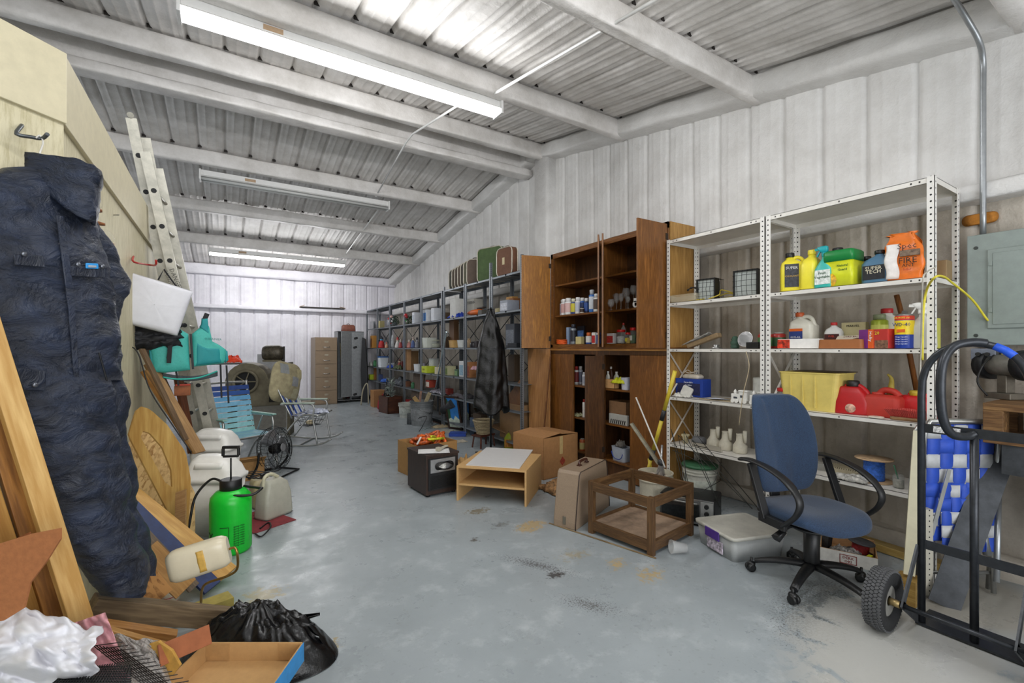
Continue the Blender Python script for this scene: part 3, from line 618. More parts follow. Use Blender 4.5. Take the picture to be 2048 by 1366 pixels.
l, s = W(1414, 1, 3.63); worklight('black caged halogen work light nearer the cabinet', l, RW + .15, 1.15)
l, s = W(1493, 1, 3.63); worklight('black caged halogen work light beside the middle white post', l, RW + .15, 1.3)
l, s = W(1455, 1, 3.7); tag(MB().tube(smooth_path([Vector(l) + Vector(q) for q in ((-.13, .3, .01), (-.1, .18, .015), (0, .12, .03), (.03, .02, .06), (0, -.08, .03), (-.1, -.02, .006), (-.12, .1, .006), (-.09, .02, .04), (.0, .05, .09), (.04, -.12, .02))], 8), .005, 6).build('light_cord', C('c8b23a', .5)), 'yellow power cord looping between the two work lights', 'cord')
l, s = W(1483, 1, 3.83); bottle('yellow_bottle', 'yellow bottle half hidden behind the right work light', l, 26 * s, 52 * s, 'e0c22a', 'd8bb28', None, RW, capw=.25)
l, s = W(1392, 1, 3.55); tag(MB().tube(smooth_path([Vector(l) + Vector(q) for q in ((0, .09, .1), (0, .06, .118), (0, .02, .12), (0, -.03, .1))]), [.007 + .003 * sin(i) for i in range(19)], 8).build('work_light_handle', C('18181a', .4)), 'curved black rubber handle resting above the clear tray', 'handle')
# --- fourth shelf, left unit
l, s = W(1386, 3, 3.7); o = cbox('phone_box', 'blue phone box with a white gadget on top', l, 62 * s, .13, 35 * s, '1d3f9c', panel='2a2f55', txt='Expandable|Cordless', tcol='e8ecf4', ts=.13, tz=.8)
l2 = (l[0], l[1], l[2] + 35 * s + .0015)
tag(MB().rrect([(0, .085, .05, .02), (.02, .09, .05, .02), (.04, .07, .04, .02)]).build('beige_gadget', C('cdc4b4', .5), M=Matrix.Translation(l2) @ Matrix.Rotation(RW, 4, 'Z')), 'beige plastic gadget on top of the blue phone box', 'gadget')
tag(MB().tube(smooth_path([Vector(l2) + Vector(q) for q in ((-.02, .09, .045), (0, .06, .075), (.01, .01, .05), (0, -.04, .07), (-.02, .02, .05), (-.03, .06, .06))]), .004, 6).build('white_cable', C('cfc5b5', .6)), 'white cable bundled over the beige gadget', 'cable')
l, s = W(1374, 3, 3.55); M_ = Matrix.Translation((l[0], l[1], l[2] + .055)) @ Matrix.Rotation(RW, 4, 'Z') @ Matrix.Rotation(radians(20), 4, 'Y')
tag(MB().rrect([(-.012, .05, .045, .015), (.012, .05, .045, .015)], M=Matrix.Rotation(pi / 2.3, 4, 'X')).build('white_plastic_box', C('d8d6cf', .35), M=M_), 'small rounded white plastic box leaning on the blue phone box', 'box')
def crumple(name, label, cat, c, sx, sy, hh, m, seed=0, n=22, rz=0, parent=None, t=.002, amp=1.0):
    def f(u, v):
        x = (u - .5) * sx * (1 + .12 * nz(v * 4, seed)); y = (v - .5) * sy * (1 + .12 * nz(u * 4, seed + 3)); e = (1 - (2 * u - 1) ** 4) * (1 - (2 * v - 1) ** 4)
        z = hh * (e * (.45 + .5 * abs(nz(u * 3.1, v * 3.3, seed))) + amp * .35 * abs(nz(u * 8, v * 8, seed + 5)) + .15 * abs(nz(u * 19, v * 19, seed)))
        return (x + .1 * sx * nz(u * 7, v * 7, seed + 1), y + .1 * sy * nz(u * 7, v * 7, seed + 2), z)
    o = MB().grid(f, n, n, smooth=False if n < 16 else True).build(name, m, parent, solid=t, M=Matrix.Translation(c) @ Matrix.Rotation(rz, 4, 'Z'))
    return tag(o, label, cat) if label else o
crumple('tissue', 'crumpled white tissue at the left end of the fourth white shelf', 'tissue', (3.58, 2.75, WT_[3] + .001), .12, .16, .05, C('dcdad2', .7, 0, .1), 4)
tag(MB().box(-.17, .17, -.1, .1, 0, .006).build('cardboard_sheet', C('a8977a', .8), M=Matrix.Translation((3.64, 2.38, WT_[3] + .0015)) @ Matrix.Rotation(RW + .1, 4, 'Z')), 'flat grey cardboard sheet under the papers on the fourth shelf', 'cardboard')
tag(MB().grid(lambda u, v: (-.1 + .2 * u, -.07 + .14 * v, .009 + .012 * u * u * (1 - v)), 8, 6).build('instruction_sheet', C('dbe0ea', .7, 0, .1, 0, 40), solid=.001, M=Matrix.Translation((3.6, 2.42, WT_[3] + .0015)) @ Matrix.Rotation(RW - .3, 4, 'Z')), 'curling white instruction sheet on the fourth white shelf', 'paper')
def train(label, loc, sc=1.0):
    o = thing('ceramic_train', label, 'figurine', loc, RW, 'white ceramic train figurines'); m = C('e8e7e2', .25, 0, .05)
    MB().box(-.05 * sc, .0, -.025, .025, .018, .06 * sc).box(0, .055 * sc, -.022, .022, .018, .075 * sc).rrect([(.075 * sc, .034 * sc, .028, .01), (.085 * sc, .03 * sc, .024, .01)], c=(.028 * sc, 0, 0)).lathe([(.012, .055), (.01, .075), (.015, .09), (.003, .11)], c=(-.032 * sc, 0, 0), n=12).build('body', m, o, bevel=.004)
    for x in (-.038, -.012, .02, .043): MB().lathe([(.016, -.006), (.016, .006)], n=12, M=Matrix.Translation((x * sc, -.026, .016)) @ Matrix.Rotation(pi / 2, 4, 'X')).build('wheel', m, o)
    MB().box(-.04, -.01, -.0265, -.024, .035, .05).box(.015, .04, -.0235, -.021, .045, .065).build('dark_window', C('4c5058', .4), o)
    return o
l, s = W(1480, 3, 3.56); train('white ceramic train figurine further from the middle post', l, 1.25)
l, s = W(1518, 3, 3.56); train('white ceramic train figurine touching the middle post', l, 1.25)
l, s = W(1494, 3, 3.74); tag(MB().tube(smooth_path([(-.03, -.07, .045), (0, -.03, .05), (.04, .01, .05), (.05, .03, .05)]), .04, 20).build('pvc_elbow', C('cfd0c9', .4), M=Matrix.Translation(l) @ Matrix.Rotation(RW, 4, 'Z')), 'white plastic pipe elbow lying behind the train figurines', 'pipe fitting')
l, s = W(1519, 3, 3.8); tag(MB().lathe([(.048, 0), (.052, .01), (.05, .03), (.05, .19), (.045, .2), (.01, .205)], n=24).build('pvc_pipe', C('d2d3cd', .4), M=Matrix.Translation(l)), 'white plastic pipe standing upright behind the train figurines', 'pipe')
# --- fourth shelf, right unit
l, s = W(1568, 3, 3.6); jar('screw_jar', 'clear jar with red lid full of dark screws', l, 26 * s, 38 * s, fill='4a4642', lw=1.05)
l, s = W(1551, 3, 3.62); tag(MB().lathe([(.02, 0), (.026, .03), (.02, .08), (.012, .09)], n=12).build('brown_jar', C('7a5a3c', .5), M=Matrix.Translation(l)), 'small brown jar between the post and the red lidded jar', 'jar')
l, s = W(1577, 3, 3.78); bottle('blue_cap_bottle', 'bottle with blue cap behind the red lidded jar', l, 24 * s, 58 * s, '5c6670', '1f4fa8', None, RW)
l, s = W(1632, 3, 3.68); o = tub_('yellow_storage_tub', 'large pale yellow plastic tub with a dark lid behind its rim', l, 112 * s, .28, 74 * s, 'd9c46c', RW, taper=.86); w = 112 * s
MB().box(-w * .36, w * .5, -.02, .15, 74 * s + .0, 74 * s + .006).build('lid', C('4a3c28', .6), o)
b = MB()
for i in range(3): b.box(-w * .28 + i * w * .2, -w * .26 + i * w * .2, -.137, -.12, .02, 74 * s * .9)
b.build('moulded_rib', C('d9c46c', .5, 0, .06), o)
def gascan(label, loc, w, h, col, cap, rz, old=False, name='gas_can'):
    o = thing(name, label, 'gas can', loc, rz, 'red plastic gas cans'); hw = w / 2; hd = w * .33; m = C(col, .38 if not old else .6, 0, .1, .08, 8)
    if old:
        MB().rrect([(0, hw * .94, hd, .03), (.01, hw, hd, .03), (h * .62, hw, hd, .03), (h * .74, hw * .86, hd * .8, .03), (h * .78, hw * .5, hd * .6, .03)]).build('body', m, o)
        MB().tube(smooth_path([(-.03, .0, h * .74), (0, 0, h * .92), (hw * .5, 0, h * .9), (hw * .8, 0, h * .74)]), .02, 10).build('carry_handle', m, o)
        MB().lathe([(.03, h * .75), (.034, h * .76), (.034, h * .84), (.02, h * .85)], c=(-hw * .3, 0, 0), n=14).build('cap', C(cap, .5), o)
        MB().tube(smooth_path([(hw * .2, .03, h * .75), (hw * .25, .03, h * 1.1), (hw * .3, .02, h * 1.35), (hw * .1, .02, h * 1.5)]), [.022 - .0009 * i for i in range(19)], 8).build('spout', C('a8953c', .6), o)
    else:
        MB().rrect([(0, hw * .96, hd, .03), (.01, hw, hd, .03), (h * .36, hw, hd, .03), (h * .62, hw * .8, hd * .9, .03), (h * .78, hw * .62, hd * .75, .02, -.01, 0), (h * .82, hw * .55, hd * .6, .02, -.01, 0)]).build('body', m, o)
        MB().tube(smooth_path([(-hw * .4, 0, h * .8), (hw * .2, 0, h * .86), (hw * .75, 0, h * .66), (hw * .98, 0, h * .35)]), .018, 10).build('carry_handle', m, o)
        MB().lathe([(.036, h * .8), (.038, h * .81), (.038, h * .97), (.03, h)], c=(0, 0, 0), n=16).build('cap', C(cap, .45), o)
        MB().lathe([(.001, 0), (.03, .001), (.03, .0025), (.001, .003)], n=16, M=Matrix.Translation((.0, -hd, h * .18)) @ Matrix.Rotation(pi / 2, 4, 'X')).build('worn_sticker', C('c9a08c', .6, 0, .5, 0, 50), o)
    return o
l, s = W(1706, 3, 3.64); gascan('bright red gas can with black cap beside the yellow tub', l, 58 * s, 66 * s, 'b3161b', '1a1718', RW + .15)
l, s = W(1768, 3, 3.66); gascan('faded red gas can with a yellow spout, middle of three', l, 66 * s, 56 * s, 'b83226', 'b93527', RW - .1, True)
l, s = W(1834, 3, 3.72); gascan('red gas can with yellow stopper at the right end of the shelf', l, 62 * s, 56 * s, 'c2161a', 'c4a92f', RW)
l, s = W(1822, 3, 3.56); o = thing('scrub_brush', 'long handled wash brush head with red bristles facing up', 'brush', l, RW)
MB().rrect([(0, .10, .03, .02), (.02, .1, .032, .02)]).build('wooden_block', wood('a5845c', '7c5c38', 'X', 20), o)
b = MB()
for i in range(23):
    for j in range(3): x = -.095 + i * .0086; b.bar((x, (j - 1) * .018, .02), (x * 1.2, (j - 1) * .05 - .01, .07 + .004 * nz(i, j)), .007, .004)
b.build('bristles', C('c94a42', .7, 0, .2), o)
l, s = W(1752, 3, 3.54); tag(MB().lathe([(.04, 0), (.042, .004), (.04, .008)], n=22).build('plastic_disc', C('ddd6c6', .5), M=Matrix.Translation(l)), 'flat white plastic lid in front of the faded red gas can', 'lid')
# wooden handle leaning behind the shelves
tag(MB().tube([PX(1793, 590, 3.985), PX(1806, 640, 3.985), PX(1833, 780, 3.985)], .016, 10).build('broomstick', wood('a3672f', '6e421c', 'Z', 12)), 'brown wooden tool handle leaning on the wall behind the gas cans', 'tool handle')
# --- bottom shelf, left unit
for px, lab in ((1427, 'leftmost white plastic funnel-shaped canister on the bottom white shelf'), (1451, 'middle white plastic funnel-shaped canister on the bottom white shelf'), (1480, 'white plastic funnel-shaped canister partly behind the blue chair back')):
    l, s = W(px, 4, 3.68); o = thing('neck_canister', lab, 'canister', l, RW, 'white necked canisters')
    MB().lathe([(.052, 0), (.056, .006), (.056, .06), (.03, .1), (.028, .15), (.03, .16), (.024, .16), (.02, .1)], n=22).build('body', C('cfc9b8', .6), o)
    MB().tube([(.045, 0, .09), (.05, -.01, .19)], [.012, .017], 10).build('clip_on_nozzle', C('d8d3c2', .6), o)
l, s = W(1371, 4, 3.62); tag(MB().rrect([(0, .022, .012, .005), (.06, .028, .014, .006), (.07, .03, .03, .01), (.085, .025, .03, .01)]).build('cream_bracket', C('c9bd98', .6), M=Matrix.Translation(l)), 'cream plastic bracket at the left end of the bottom white shelf', 'bracket')
l, s = W(1398, 4, 3.68); tag(MB().rrect([(0, .055, .04, .02), (.04, .06, .045, .02), (.07, .045, .035, .02)]).build('grey_light_base', C('6a6c70', .5), M=Matrix.Translation(l) @ Matrix.Rotation(RW, 4, 'Z')), 'small grey plastic device on the bottom white shelf', 'device')
l, s = W(1412, 4, 3.55); tag(MB().box(-.14, .14, -.002, .002, 0, .045).box(-.14, .14, -.002, .03, 0, .003).build('slotted_rail', holes('a8a295', .03, .004, 0), M=Matrix.Translation(l) @ Matrix.Rotation(RW, 4, 'Z')), 'galvanised slotted metal rail lying along the front of the bottom shelf', 'rail')
# --- bottom shelf, right unit
l, s = W(1612, 4, 3.62); o = thing('coffee_grinder', 'white and chrome kitchen appliance with black lid on the bottom shelf', 'appliance', l, RW)
MB().lathe([(.05, .03), (.05, .04), (.045, .1), (.035, .14), (.033, .17), (.001, .171)], n=22).build('body', C('e4e2de', .3), o); MB().lathe([(.052, 0), (.054, .005), (.05, .035), (.001, .036)], n=22).build('chrome_base', C('9a9a9a', .2, .8), o); MB().lathe([(.034, .168), (.034, .185), (.001, .187)], n=18).build('lid', C('2a2826', .5), o)
l, s = W(1646, 4, 3.7); tag(MB().lathe([(.07, 0), (.075, .01), (.08, .05), (.076, .05), (.066, .008)], n=24).build('glass_bowl', C('c8ccc8', .05, 0, 0, 0, 18, .9), M=Matrix.Translation(l)), 'round clear glass bowl beside the white appliance', 'bowl')
l, s = W(1692, 4, 3.68); o = tub_('wire_rack_basket', 'cream ribbed dish basket on the bottom white shelf', l, .22, .16, .045, 'b7ad92', cat='basket')
b = MB()
for i in range(16): b.box(-.1 + i * .0133, -.096 + i * .0133, -.07, .07, .04, .052)
b.build('ribs', C('b7ad92', .5), o)
l, s = W(1700, 4, 3.54); crumple('plastic_wrapping', 'grey and white crumpled plastic wrapping on the bottom shelf', 'plastic', (l[0], l[1], l[2]), .1, .2, .05, C('b5b3ac', .4, 0, .5, 0, 30), 8)
def spool(name, label, loc, rf, rc, h, thread, flange, cat='spool', tilt=0, rz=0, fm=.35):
    M_ = Matrix.Translation(loc) @ Matrix.Rotation(rz, 4, 'Z') @ Matrix.Rotation(tilt, 4, 'X'); o = thing(name, label, cat, M=M_)
    MB().lathe([(rf, 0), (rf, .006), (.01, .007)], n=28).build('lower_flange', C(flange, .6, 0, .2), o); MB().lathe([(rf, h - .006), (rf, h), (.01, h)], n=28).build('upper_flange', C(flange, .6, 0, fm, 0, 25), o)
    MB().lathe([(rc + .004 * (i % 2), .006 + (h - .012) * i / 16) for i in range(17)], n=24).build('winding', C(thread, .6, 0, .35, 0, 60), o); return o
l, s = W(1748, 4, 3.66); spool('string_spool', 'spool of blue and white string with tan cardboard ends', l, .105, .055, .15, '3a6fd0', 'b79a78')
l, s = W(1797, 4, 3.6); o = jar('pencil_glass', 'clear glass tumbler holding a green pencil', l, .06, .1, lid='cfd3cf', fill='8d8a80', cat='glass', lw=.02); tag(MB().tube([Vector(l) + Vector((0, 0, .05)), Vector(l) + Vector((-.01, .02, .14))], .004, 6).build('green_pencil', C('2f6a4a', .5)), 'green pencil standing in the glass tumbler', 'pencil')
# ================================================================ tall wooden cabinet
CF, CB, CY0, CY1 = 3.56, 3.94, 2.885, 4.72
OAK = wood('9a642e', '673f18', 'Z', 11, .42); OAKD = wood('6b4420', '43280f', 'Z', 11, .45); OAKY = wood('bb8030', '85551c', 'Z', 14, .4); OAKH = wood('9a642e', '673f18', 'Y', 11, .42); RAWP = wood('c59a5a', '9c743a', 'Z', 7, .6)
cab = thing('storage_cabinet', 'tall dark wooden cabinet with open doors against the right wall', 'cabinet', ((CF + CB) / 2, (CY0 + CY1) / 2, 0)); HX = (CB - CF) / 2; HYC = (CY1 - CY0) / 2
x0, x1, y0, y1 = -HX, HX, -HYC, HYC
CT = 2.60
MB().box(x0 + .02, x1, y1 - .02, y1, 0, CT).build('side_panel', OAK, cab)
tag(MB().box(x0 + .012, x1, y0 - .004, y0 + .016, 0, CT + .005).build('side_panel', RAWP, cab, bevel=.002), 'unstained plywood side panel')
MB().box(x1 - .008, x1, y0 + .016, y1 - .02, .1, CT - .02).build('back_panel', OAKD, cab)
MB().box(x0, x1, y0, y1, CT - .025, CT).build('top', OAKH, cab)
MB().box(x0 - .02, x1, y0 - .02, y1 + .02, 1.375, 1.41).build('counter', OAKH, cab)
tag(MB().box(x0 - .026, x0 - .019, y0 - .02, y1 + .02, 1.376, 1.392).build('counter_edging', wood('c4904e', '96652c', 'Y', 9), cab), 'pale wooden edge strip')
ym = PX(1205, 697, CF).y - (CY0 + CY1) / 2                       # middle partition of the upper part
MB().box(x0, x1 - .008, ym - .012, ym + .012, 1.41, CT - .025).build('partition', OAK, cab)
for z in (1.43, 1.80, 2.19):
    for (a, b_) in ((y0 + .016, ym - .012), (ym + .012, y1 - .02)): MB().box(x0 + (.0 if z < 1.5 else .03), x1 - .008, a, b_, z - .0, z + .02).build('shelf', OAKH, cab)
fr = MB().box(x0 - .018, x0, y0, y1, CT - .06, CT).box(x0 - .018, x0, y0, y1, 1.41, 1.45).box(x0 - .018, x0, y1 - .04, y1, 1.41, CT).box(x0 - .018, x0, y0, y0 + .04, 1.41, CT)
fr.build('face_frame', OAKH, cab)
def door(hy, ang, wd, z0, z1, m, label=None, hinge=True):
    """hinged at the cabinet face; ang: direction of the open leaf in degrees (180 = straight out to the aisle)"""
    d = Vector((cos(radians(ang)), sin(radians(ang)), 0)); h0 = Vector((x0 - .022, hy, 0))
    L = (d * wd); M = frame(h0, h0 + d)
    o = MB().box(0.006, wd, -.009, .009, z0, z1).build('door', m, cab, bevel=.002, M=M)
    if label: o['label'] = label
    for z in (z0 + .12, z1 - .12): MB().box(-.004, .03, .009, .012, z - .03, z + .03).build('hinge', C('3b3026', .5, .6), o)
    return o
door(y1 - .0, 164, .39, 1.405, 2.575, OAKY, 'golden brown open door')
door(ym + .03, 226, .40, 1.415, 2.575, OAK); door(ym - .03, 226.3, .40, 1.415, 2.575, OAK)
door(y0 + .01, 180, .40, 1.405, 2.575, OAK)
# lower part
yw = lambda px: PX(px, 697, CF).y - (CY0 + CY1) / 2
ya, yb, yc, yd = yw(1149), yw(1173), yw(1211), yw(1262)
MB().box(x0 - .018, x0, y0, y1, 1.33, 1.375).box(x0 - .018, x0, yc - .0, yb - .0 - .17, .2, 1.33).build('face_frame', OAKD, cab)
MB().box(x0 - .018, x0 + .002, ya, y1, .16, 1.33).build('door', OAK, cab, bevel=.002)
MB().box(x0 - .018, x0 + .002, y0, yd, .012, 1.335).build('door', OAK, cab, bevel=.002)
door(yc + .0, 168, .235, .17, 1.32, OAKD, 'dark glossy open lower door')
MB().box(x0 + .04, x0 + .055, y0, y1, 0, .16).build('toe_kick', OAKD, cab)
MB().box(x0, x1 - .008, (yc + yb) / 2 - .01, (yc + yb) / 2 + .01, .18, 1.36).build('partition', OAKD, cab)
for z in (.16, .56, .94): MB().box(x0 + .01, x1 - .008, y0 + .016, y1 - .02, z, z + .02).build('shelf', OAKH, cab)
# --- contents, upper left bay, middle shelf: spray cans
ZM, ZB = 1.8215, 1.4515
XC = 3.63
row = [(1114, 15, 30, '2c3b2a', '26282c', 'c6cc2e', 'green and yellow spray can at the left end of the cabinet row', 3.68), (1121, 11, 32, 'd8dadd', 'e8e8e8', 'b8a8b4', 'white can second from the left of the cabinet row', 3.70), (1128, 13, 32, 'dfe0e2', 'eeeeee', 'c9a09c', 'white spray can with red lettering, third in the cabinet row', 3.64),
       (1137, 16, 33, 'e6e6e6', 'ececec', 'd8b4b2', 'broad white spray can with red badge in the cabinet row', 3.63), (1147, 12, 31, '3a4a80', 'e4e1c8', 'cfc33a', 'blue and yellow spray can with cream cap', 3.64), (1156, 13, 33, 'e6e6e6', 'f0f0f0', 'c4c8d8', 'white spray can with tall white cap beside the blue and yellow can', 3.65),
       (1165, 12, 32, '2d5fb0', 'f0f0f0', '1e2f5c', 'blue spray can with white cap in the cabinet row', 3.68), (1164, 10, 12, 'd8d2c8', '2a2422', '3c2a26', 'small white and black bottle in front of the blue spray can', 3.60), (1173, 11, 30, '26375f', 'f0f0f0', '3a5aa0', 'navy spray can with white cap', 3.66),
       (1184, 13, 45, '3d78c8', 'c9cdd4', 'dce2ec', 'tallest spray can, blue with a silver top', 3.63), (1193, 13, 36, 'e9e7e2', 'e8e8e8', '5a4a44', 'white spray can at the right end of the cabinet row', 3.62)]
for i, (px, w, h, bc_, cc, bb, lab, X) in enumerate(row):
    l, s = spot(px, X, ZM); can('spray_can', lab, l, w * s * .95, h * s, bc_, cc, band=bb, group='cans on the middle cabinet shelf', capf=.22)
# wine glasses
def goblet(label, px, w, h, X, bowl=.5, name='wine_glass'):
    l, s = spot(px, X, ZM); o = thing(name, label, 'glass', l, 0, 'stemmed glasses in the cabinet'); r = w * s / 2; hh = h * s; gm = C('dfe3e2', .03, 0, 0, 0, 18, .95)
    MB().lathe([(r * .7, 0), (r * .68, .003), (.005, .008), (.004, hh * (1 - bowl)), (r * .7, hh * (1 - bowl * .85)), (r, hh * (1 - bowl * .5)), (r * .72, hh), (r * .66, hh), (r * .93, hh * (1 - bowl * .5)), (.003, hh * (1 - bowl * .93))], n=24).build('glass', gm, o)
for q in (('large balloon wine glass at the left of the glasses', 1221, 20, 44, 3.72, .62), ('small round wine glass in front of the left balloon glass', 1222, 15, 22, 3.6, .75), ('slim stemmed glass beside the balloon glass', 1233, 12, 34, 3.68, .6), ('narrow wine glass in the middle of the glasses', 1242, 11, 32, 3.62, .55),
          ('wide wine glass with short stem', 1252, 17, 44, 3.74, .5), ('tall wine glass above the white ring', 1267, 16, 48, 3.74, .4), ('plain wine glass behind the others by the right door', 1275, 10, 36, 3.8, .5), ('small tumbler-shaped stem glass in the middle', 1256, 10, 24, 3.6, .55)): goblet(*q)
l, s = spot(1271, 3.6, ZM); tag(MB().lathe([(.02, -.006), (.034, -.006), (.036, .006), (.02, .006), (.02, -.006)], n=20, M=Matrix.Translation((0, 0, .036)) @ Matrix.Rotation(pi / 2, 4, 'X')).box(-.02, .02, -.006, .006, .06, .1).build('bottle_holder', C('eceae6', .4), M=Matrix.Translation(l) @ Matrix.Rotation(RW, 4, 'Z')), 'small white plastic ring holder in front of the glasses', 'holder')
# bottom shelf left
l, s = spot(1124, 3.62, ZB); b = MB()
for i in range(7): b.tube([(.075 * cos(a / 12 * 2 * pi + i) * (1 - .03 * (i % 3)), .06 * sin(a / 12 * 2 * pi + i), .008 + i * .008 + .003 * sin(a)) for a in range(12)], .006, 6, True)
tag(b.build('extension_cord_coil', C('e2601f', .5), M=Matrix.Translation(l) @ Matrix.Rotation(RW, 4, 'Z')), 'coil of orange cord at the bottom left of the upper cabinet', 'cord')
l, s = spot(1141, 3.7, ZB); cbox('glass_cleaner_box', 'narrow pale blue box leaning beside the silver can', l, 8 * s, .1, 34 * s, '8fa6c4')
l, s = spot(1147, 3.61, ZB); can('silver_spray_can', 'silver and black spray can standing behind the orange cord coil', l, 12 * s, 40 * s, '8d949b', '2f3440', band='2c2f38', capf=.2, metal=.3)
l, s = spot(1162, 3.82, ZB); cbox('picture_box', 'dark framed blue picture box at the back of the cabinet', l, 22 * s, .02, 37 * s, '1b1d28', panel='5f86c2', cat='picture')
l, s = spot(1160, 3.62, ZB); cbox('sponge_block', 'pale yellow block in front of the dark blue picture', l, 16 * s, .06, 15 * s, 'd5c78c', cat='block')
l, s = spot(1178, 3.62, ZB); can('paint_tin', 'round blue and white tin with orange top', l, 13 * s, 23 * s, '2c4f9c', 'd86a2c', band='e8e6e0', cat='tin', capf=.3)
l, s = spot(1190, 3.62, ZB); cbox('red_white_box', 'red and white carton beside the round blue tin', l, 11 * s, .05, 23 * s, 'e8e4e0', panel='c32a2c')
l, s = spot(1197, 3.64, ZB); cbox('blue_box', 'thin blue and white carton touching the middle doors', l, 5 * s, .05, 23 * s, '2e57a8', strip='e8e8e8')
# bottom shelf right
l, s = spot(1222, 3.64, ZB); cbox('bulb_box', 'white carton with a red stripe right of the middle doors', l, 22 * s, .05, 21 * s, 'dedbd6', panel='c03a34')
l, s = spot(1242, 3.62, ZB); jar('mason_jar', 'wide clear jar with red lid and grey contents', l, 19 * s, 28 * s, fill='b5b5b0', group='red lidded jars in the cabinet')
l, s = spot(1247, 3.76, ZB); bottle('squeeze_bottle', 'clear bottle with red tip rising behind the jars', l, 12 * s, 42 * s, 'cfc8c4', 'c23a34', None, RW, t=.5, capw=.15)
l, s = spot(1256, 3.61, ZB); jar('spice_jar', 'small jar with red lid and yellow label', l, 11 * s, 22 * s, fill='c9a83a', txt='d6c93a', group='red lidded jars in the cabinet')
l, s = spot(1266, 3.65, ZB); jar('pickle_jar', 'tall jar with red lid and green contents', l, 13 * s, 32 * s, fill='4a6a3a', txt='e3e0d8', group='red lidded jars in the cabinet')
l, s = spot(1277, 3.6, ZB); jar('small_jar', 'short jar with red lid beside the right door', l, 9 * s, 24 * s, fill='a8a39a', group='red lidded jars in the cabinet')
# lower interiors
Z1, Z2, Z3 = .9615, .5815, .1815
l, s = spot(1153, 3.64, Z1); can('cleaner_can', 'white can with red cap in the narrow lower opening', l, 9 * s, 36 * s, 'd8d8d6', 'a32a26', band='7f3434', capf=.2)
l, s = spot(1161, 3.7, Z1); can('cleaner_can', 'grey and white can beside the red capped can', l, 9 * s, 36 * s, 'b9bdc8', 'd8d8d8', band='6a6f82', capf=.2)
l, s = spot(1168, 3.62, Z1); can('cleaner_can', 'white tube standing right of the two cans in the narrow opening', l, 7 * s, 26 * s, 'dcdde2', 'dcdde2', band='b8bccc')
l, s = spot(1168, 3.62, Z2); can('white_tube', 'white tube with red cap on the middle lower shelf', l, 6 * s, 36 * s, 'e2e0dc', 'a32a26')
l, s = spot(1156, 3.62, Z2); crumple('work_gloves', 'pair of folded pale work gloves on the middle lower shelf', 'gloves', (l[0], l[1], l[2]), .1, .12, .05, C('9a9a78', .8, 0, .4), 21)
l, s = spot(1165, 3.62, Z3); can('dog_food_can', 'brown and tan can low in the narrow opening', l, 12 * s, 24 * s, 'a3542e', '8a8a84', band='bfae72', cat='can', capf=.06)
l, s = spot(1216, 3.68, Z1); bottle('white_bottle', 'white bottle at the left of the lower right opening', l, 10 * s, 32 * s, 'd8d4c8', 'd8d8d4', None, RW)
l, s = spot(1222, 3.76, Z1); bottle('brown_bottle', 'brown bottle with white cap in the lower right opening', l, 11 * s, 40 * s, '4c2c1c', 'd8d4cc', None, RW)
l, s = spot(1233, 3.72, Z1); bottle('round_white_bottle', 'white bottle with round cap behind the tan carton', l, 13 * s, 32 * s, 'd5d2c4', 'e4e0d8', None, RW)
l, s = spot(1224, 3.61, Z1); carton('divided_carton', 'low tan carton on the lower shelf of the cabinet', l, 27 * s, .07, 18 * s, RW, tape=False, cat='carton')
crumple('yellow_plastic_bag', 'bright yellow plastic bag draped between carton and tub', 'plastic bag', (3.61, PX(1240, 697, 3.61).y, Z1 + .06), .09, .2, .08, C('d0d32c', .35, 0, .15), 31)
l, s = spot(1253, 3.63, Z1); tub_('clear_pail', 'white plastic pail with blue handle on the upper lower shelf', l, 20 * s, .1, 24 * s, 'c6c8d6', cat='pail', fill='8f8a7c')
l, s = spot(1237, 3.64, Z2 + .0); o = carton('cigarette_carton', 'brown wooden-look box with torn labels behind the striped tray', (l[0] + .085, l[1], l[2]), 48 * s, .2, 44 * s, RW, tape=False, col='7d5c3e', cat='box')
l, s = spot(1237, 3.595, Z2); o = cbox('slotted_tray', 'grey and white slotted plastic tray in the cabinet', (3.60, l[1], l[2]), 50 * s, .03, 20 * s, 'a9a8a2', cat='tray'); b = MB()
for i in range(8): b.prism([(-.115 + i * .029, .006), (-.102 + i * .029, .006), (-.090 + i * .029, .05), (-.103 + i * .029, .05)], .002, Matrix.Translation((0, -.0165, 0)))
b.build('slot', C('15120f', .7), o)
l, s = spot(1244, 3.66, Z3); o = tub_('clear_pail', 'clear pail with blue handle full of hardware on the cabinet floor', l, 38 * s, .15, 28 * s, 'c3cad6', cat='pail', fill='3a3a3c', t=.3)
MB().tube(smooth_path([(-.08, -.078, .1), (-.05, -.085, .05), (0, -.087, .03), (.06, -.085, .04), (.085, -.078, .09)]), .004, 6).build('blue_handle', C('1f3f9c', .5), o)
crumple('grey_cloth', 'grey rag on top of the pail of hardware', 'cloth', (3.66, l[1] + .02, Z3 + 28 * s - .005), .09, .08, .09, C('6a655e', .9, 0, .3), 33)
tag(MB().tube(smooth_path([(3.62, 4.68, 2.603), (3.57, 4.2, 2.606), (3.6, 3.9, 2.61), (3.56, 3.6, 2.606), (3.62, 3.3, 2.603)]), .0035, 5).build('loose_wire', C('8a8782', .5)), 'thin grey wire lying along the cabinet top', 'wire')
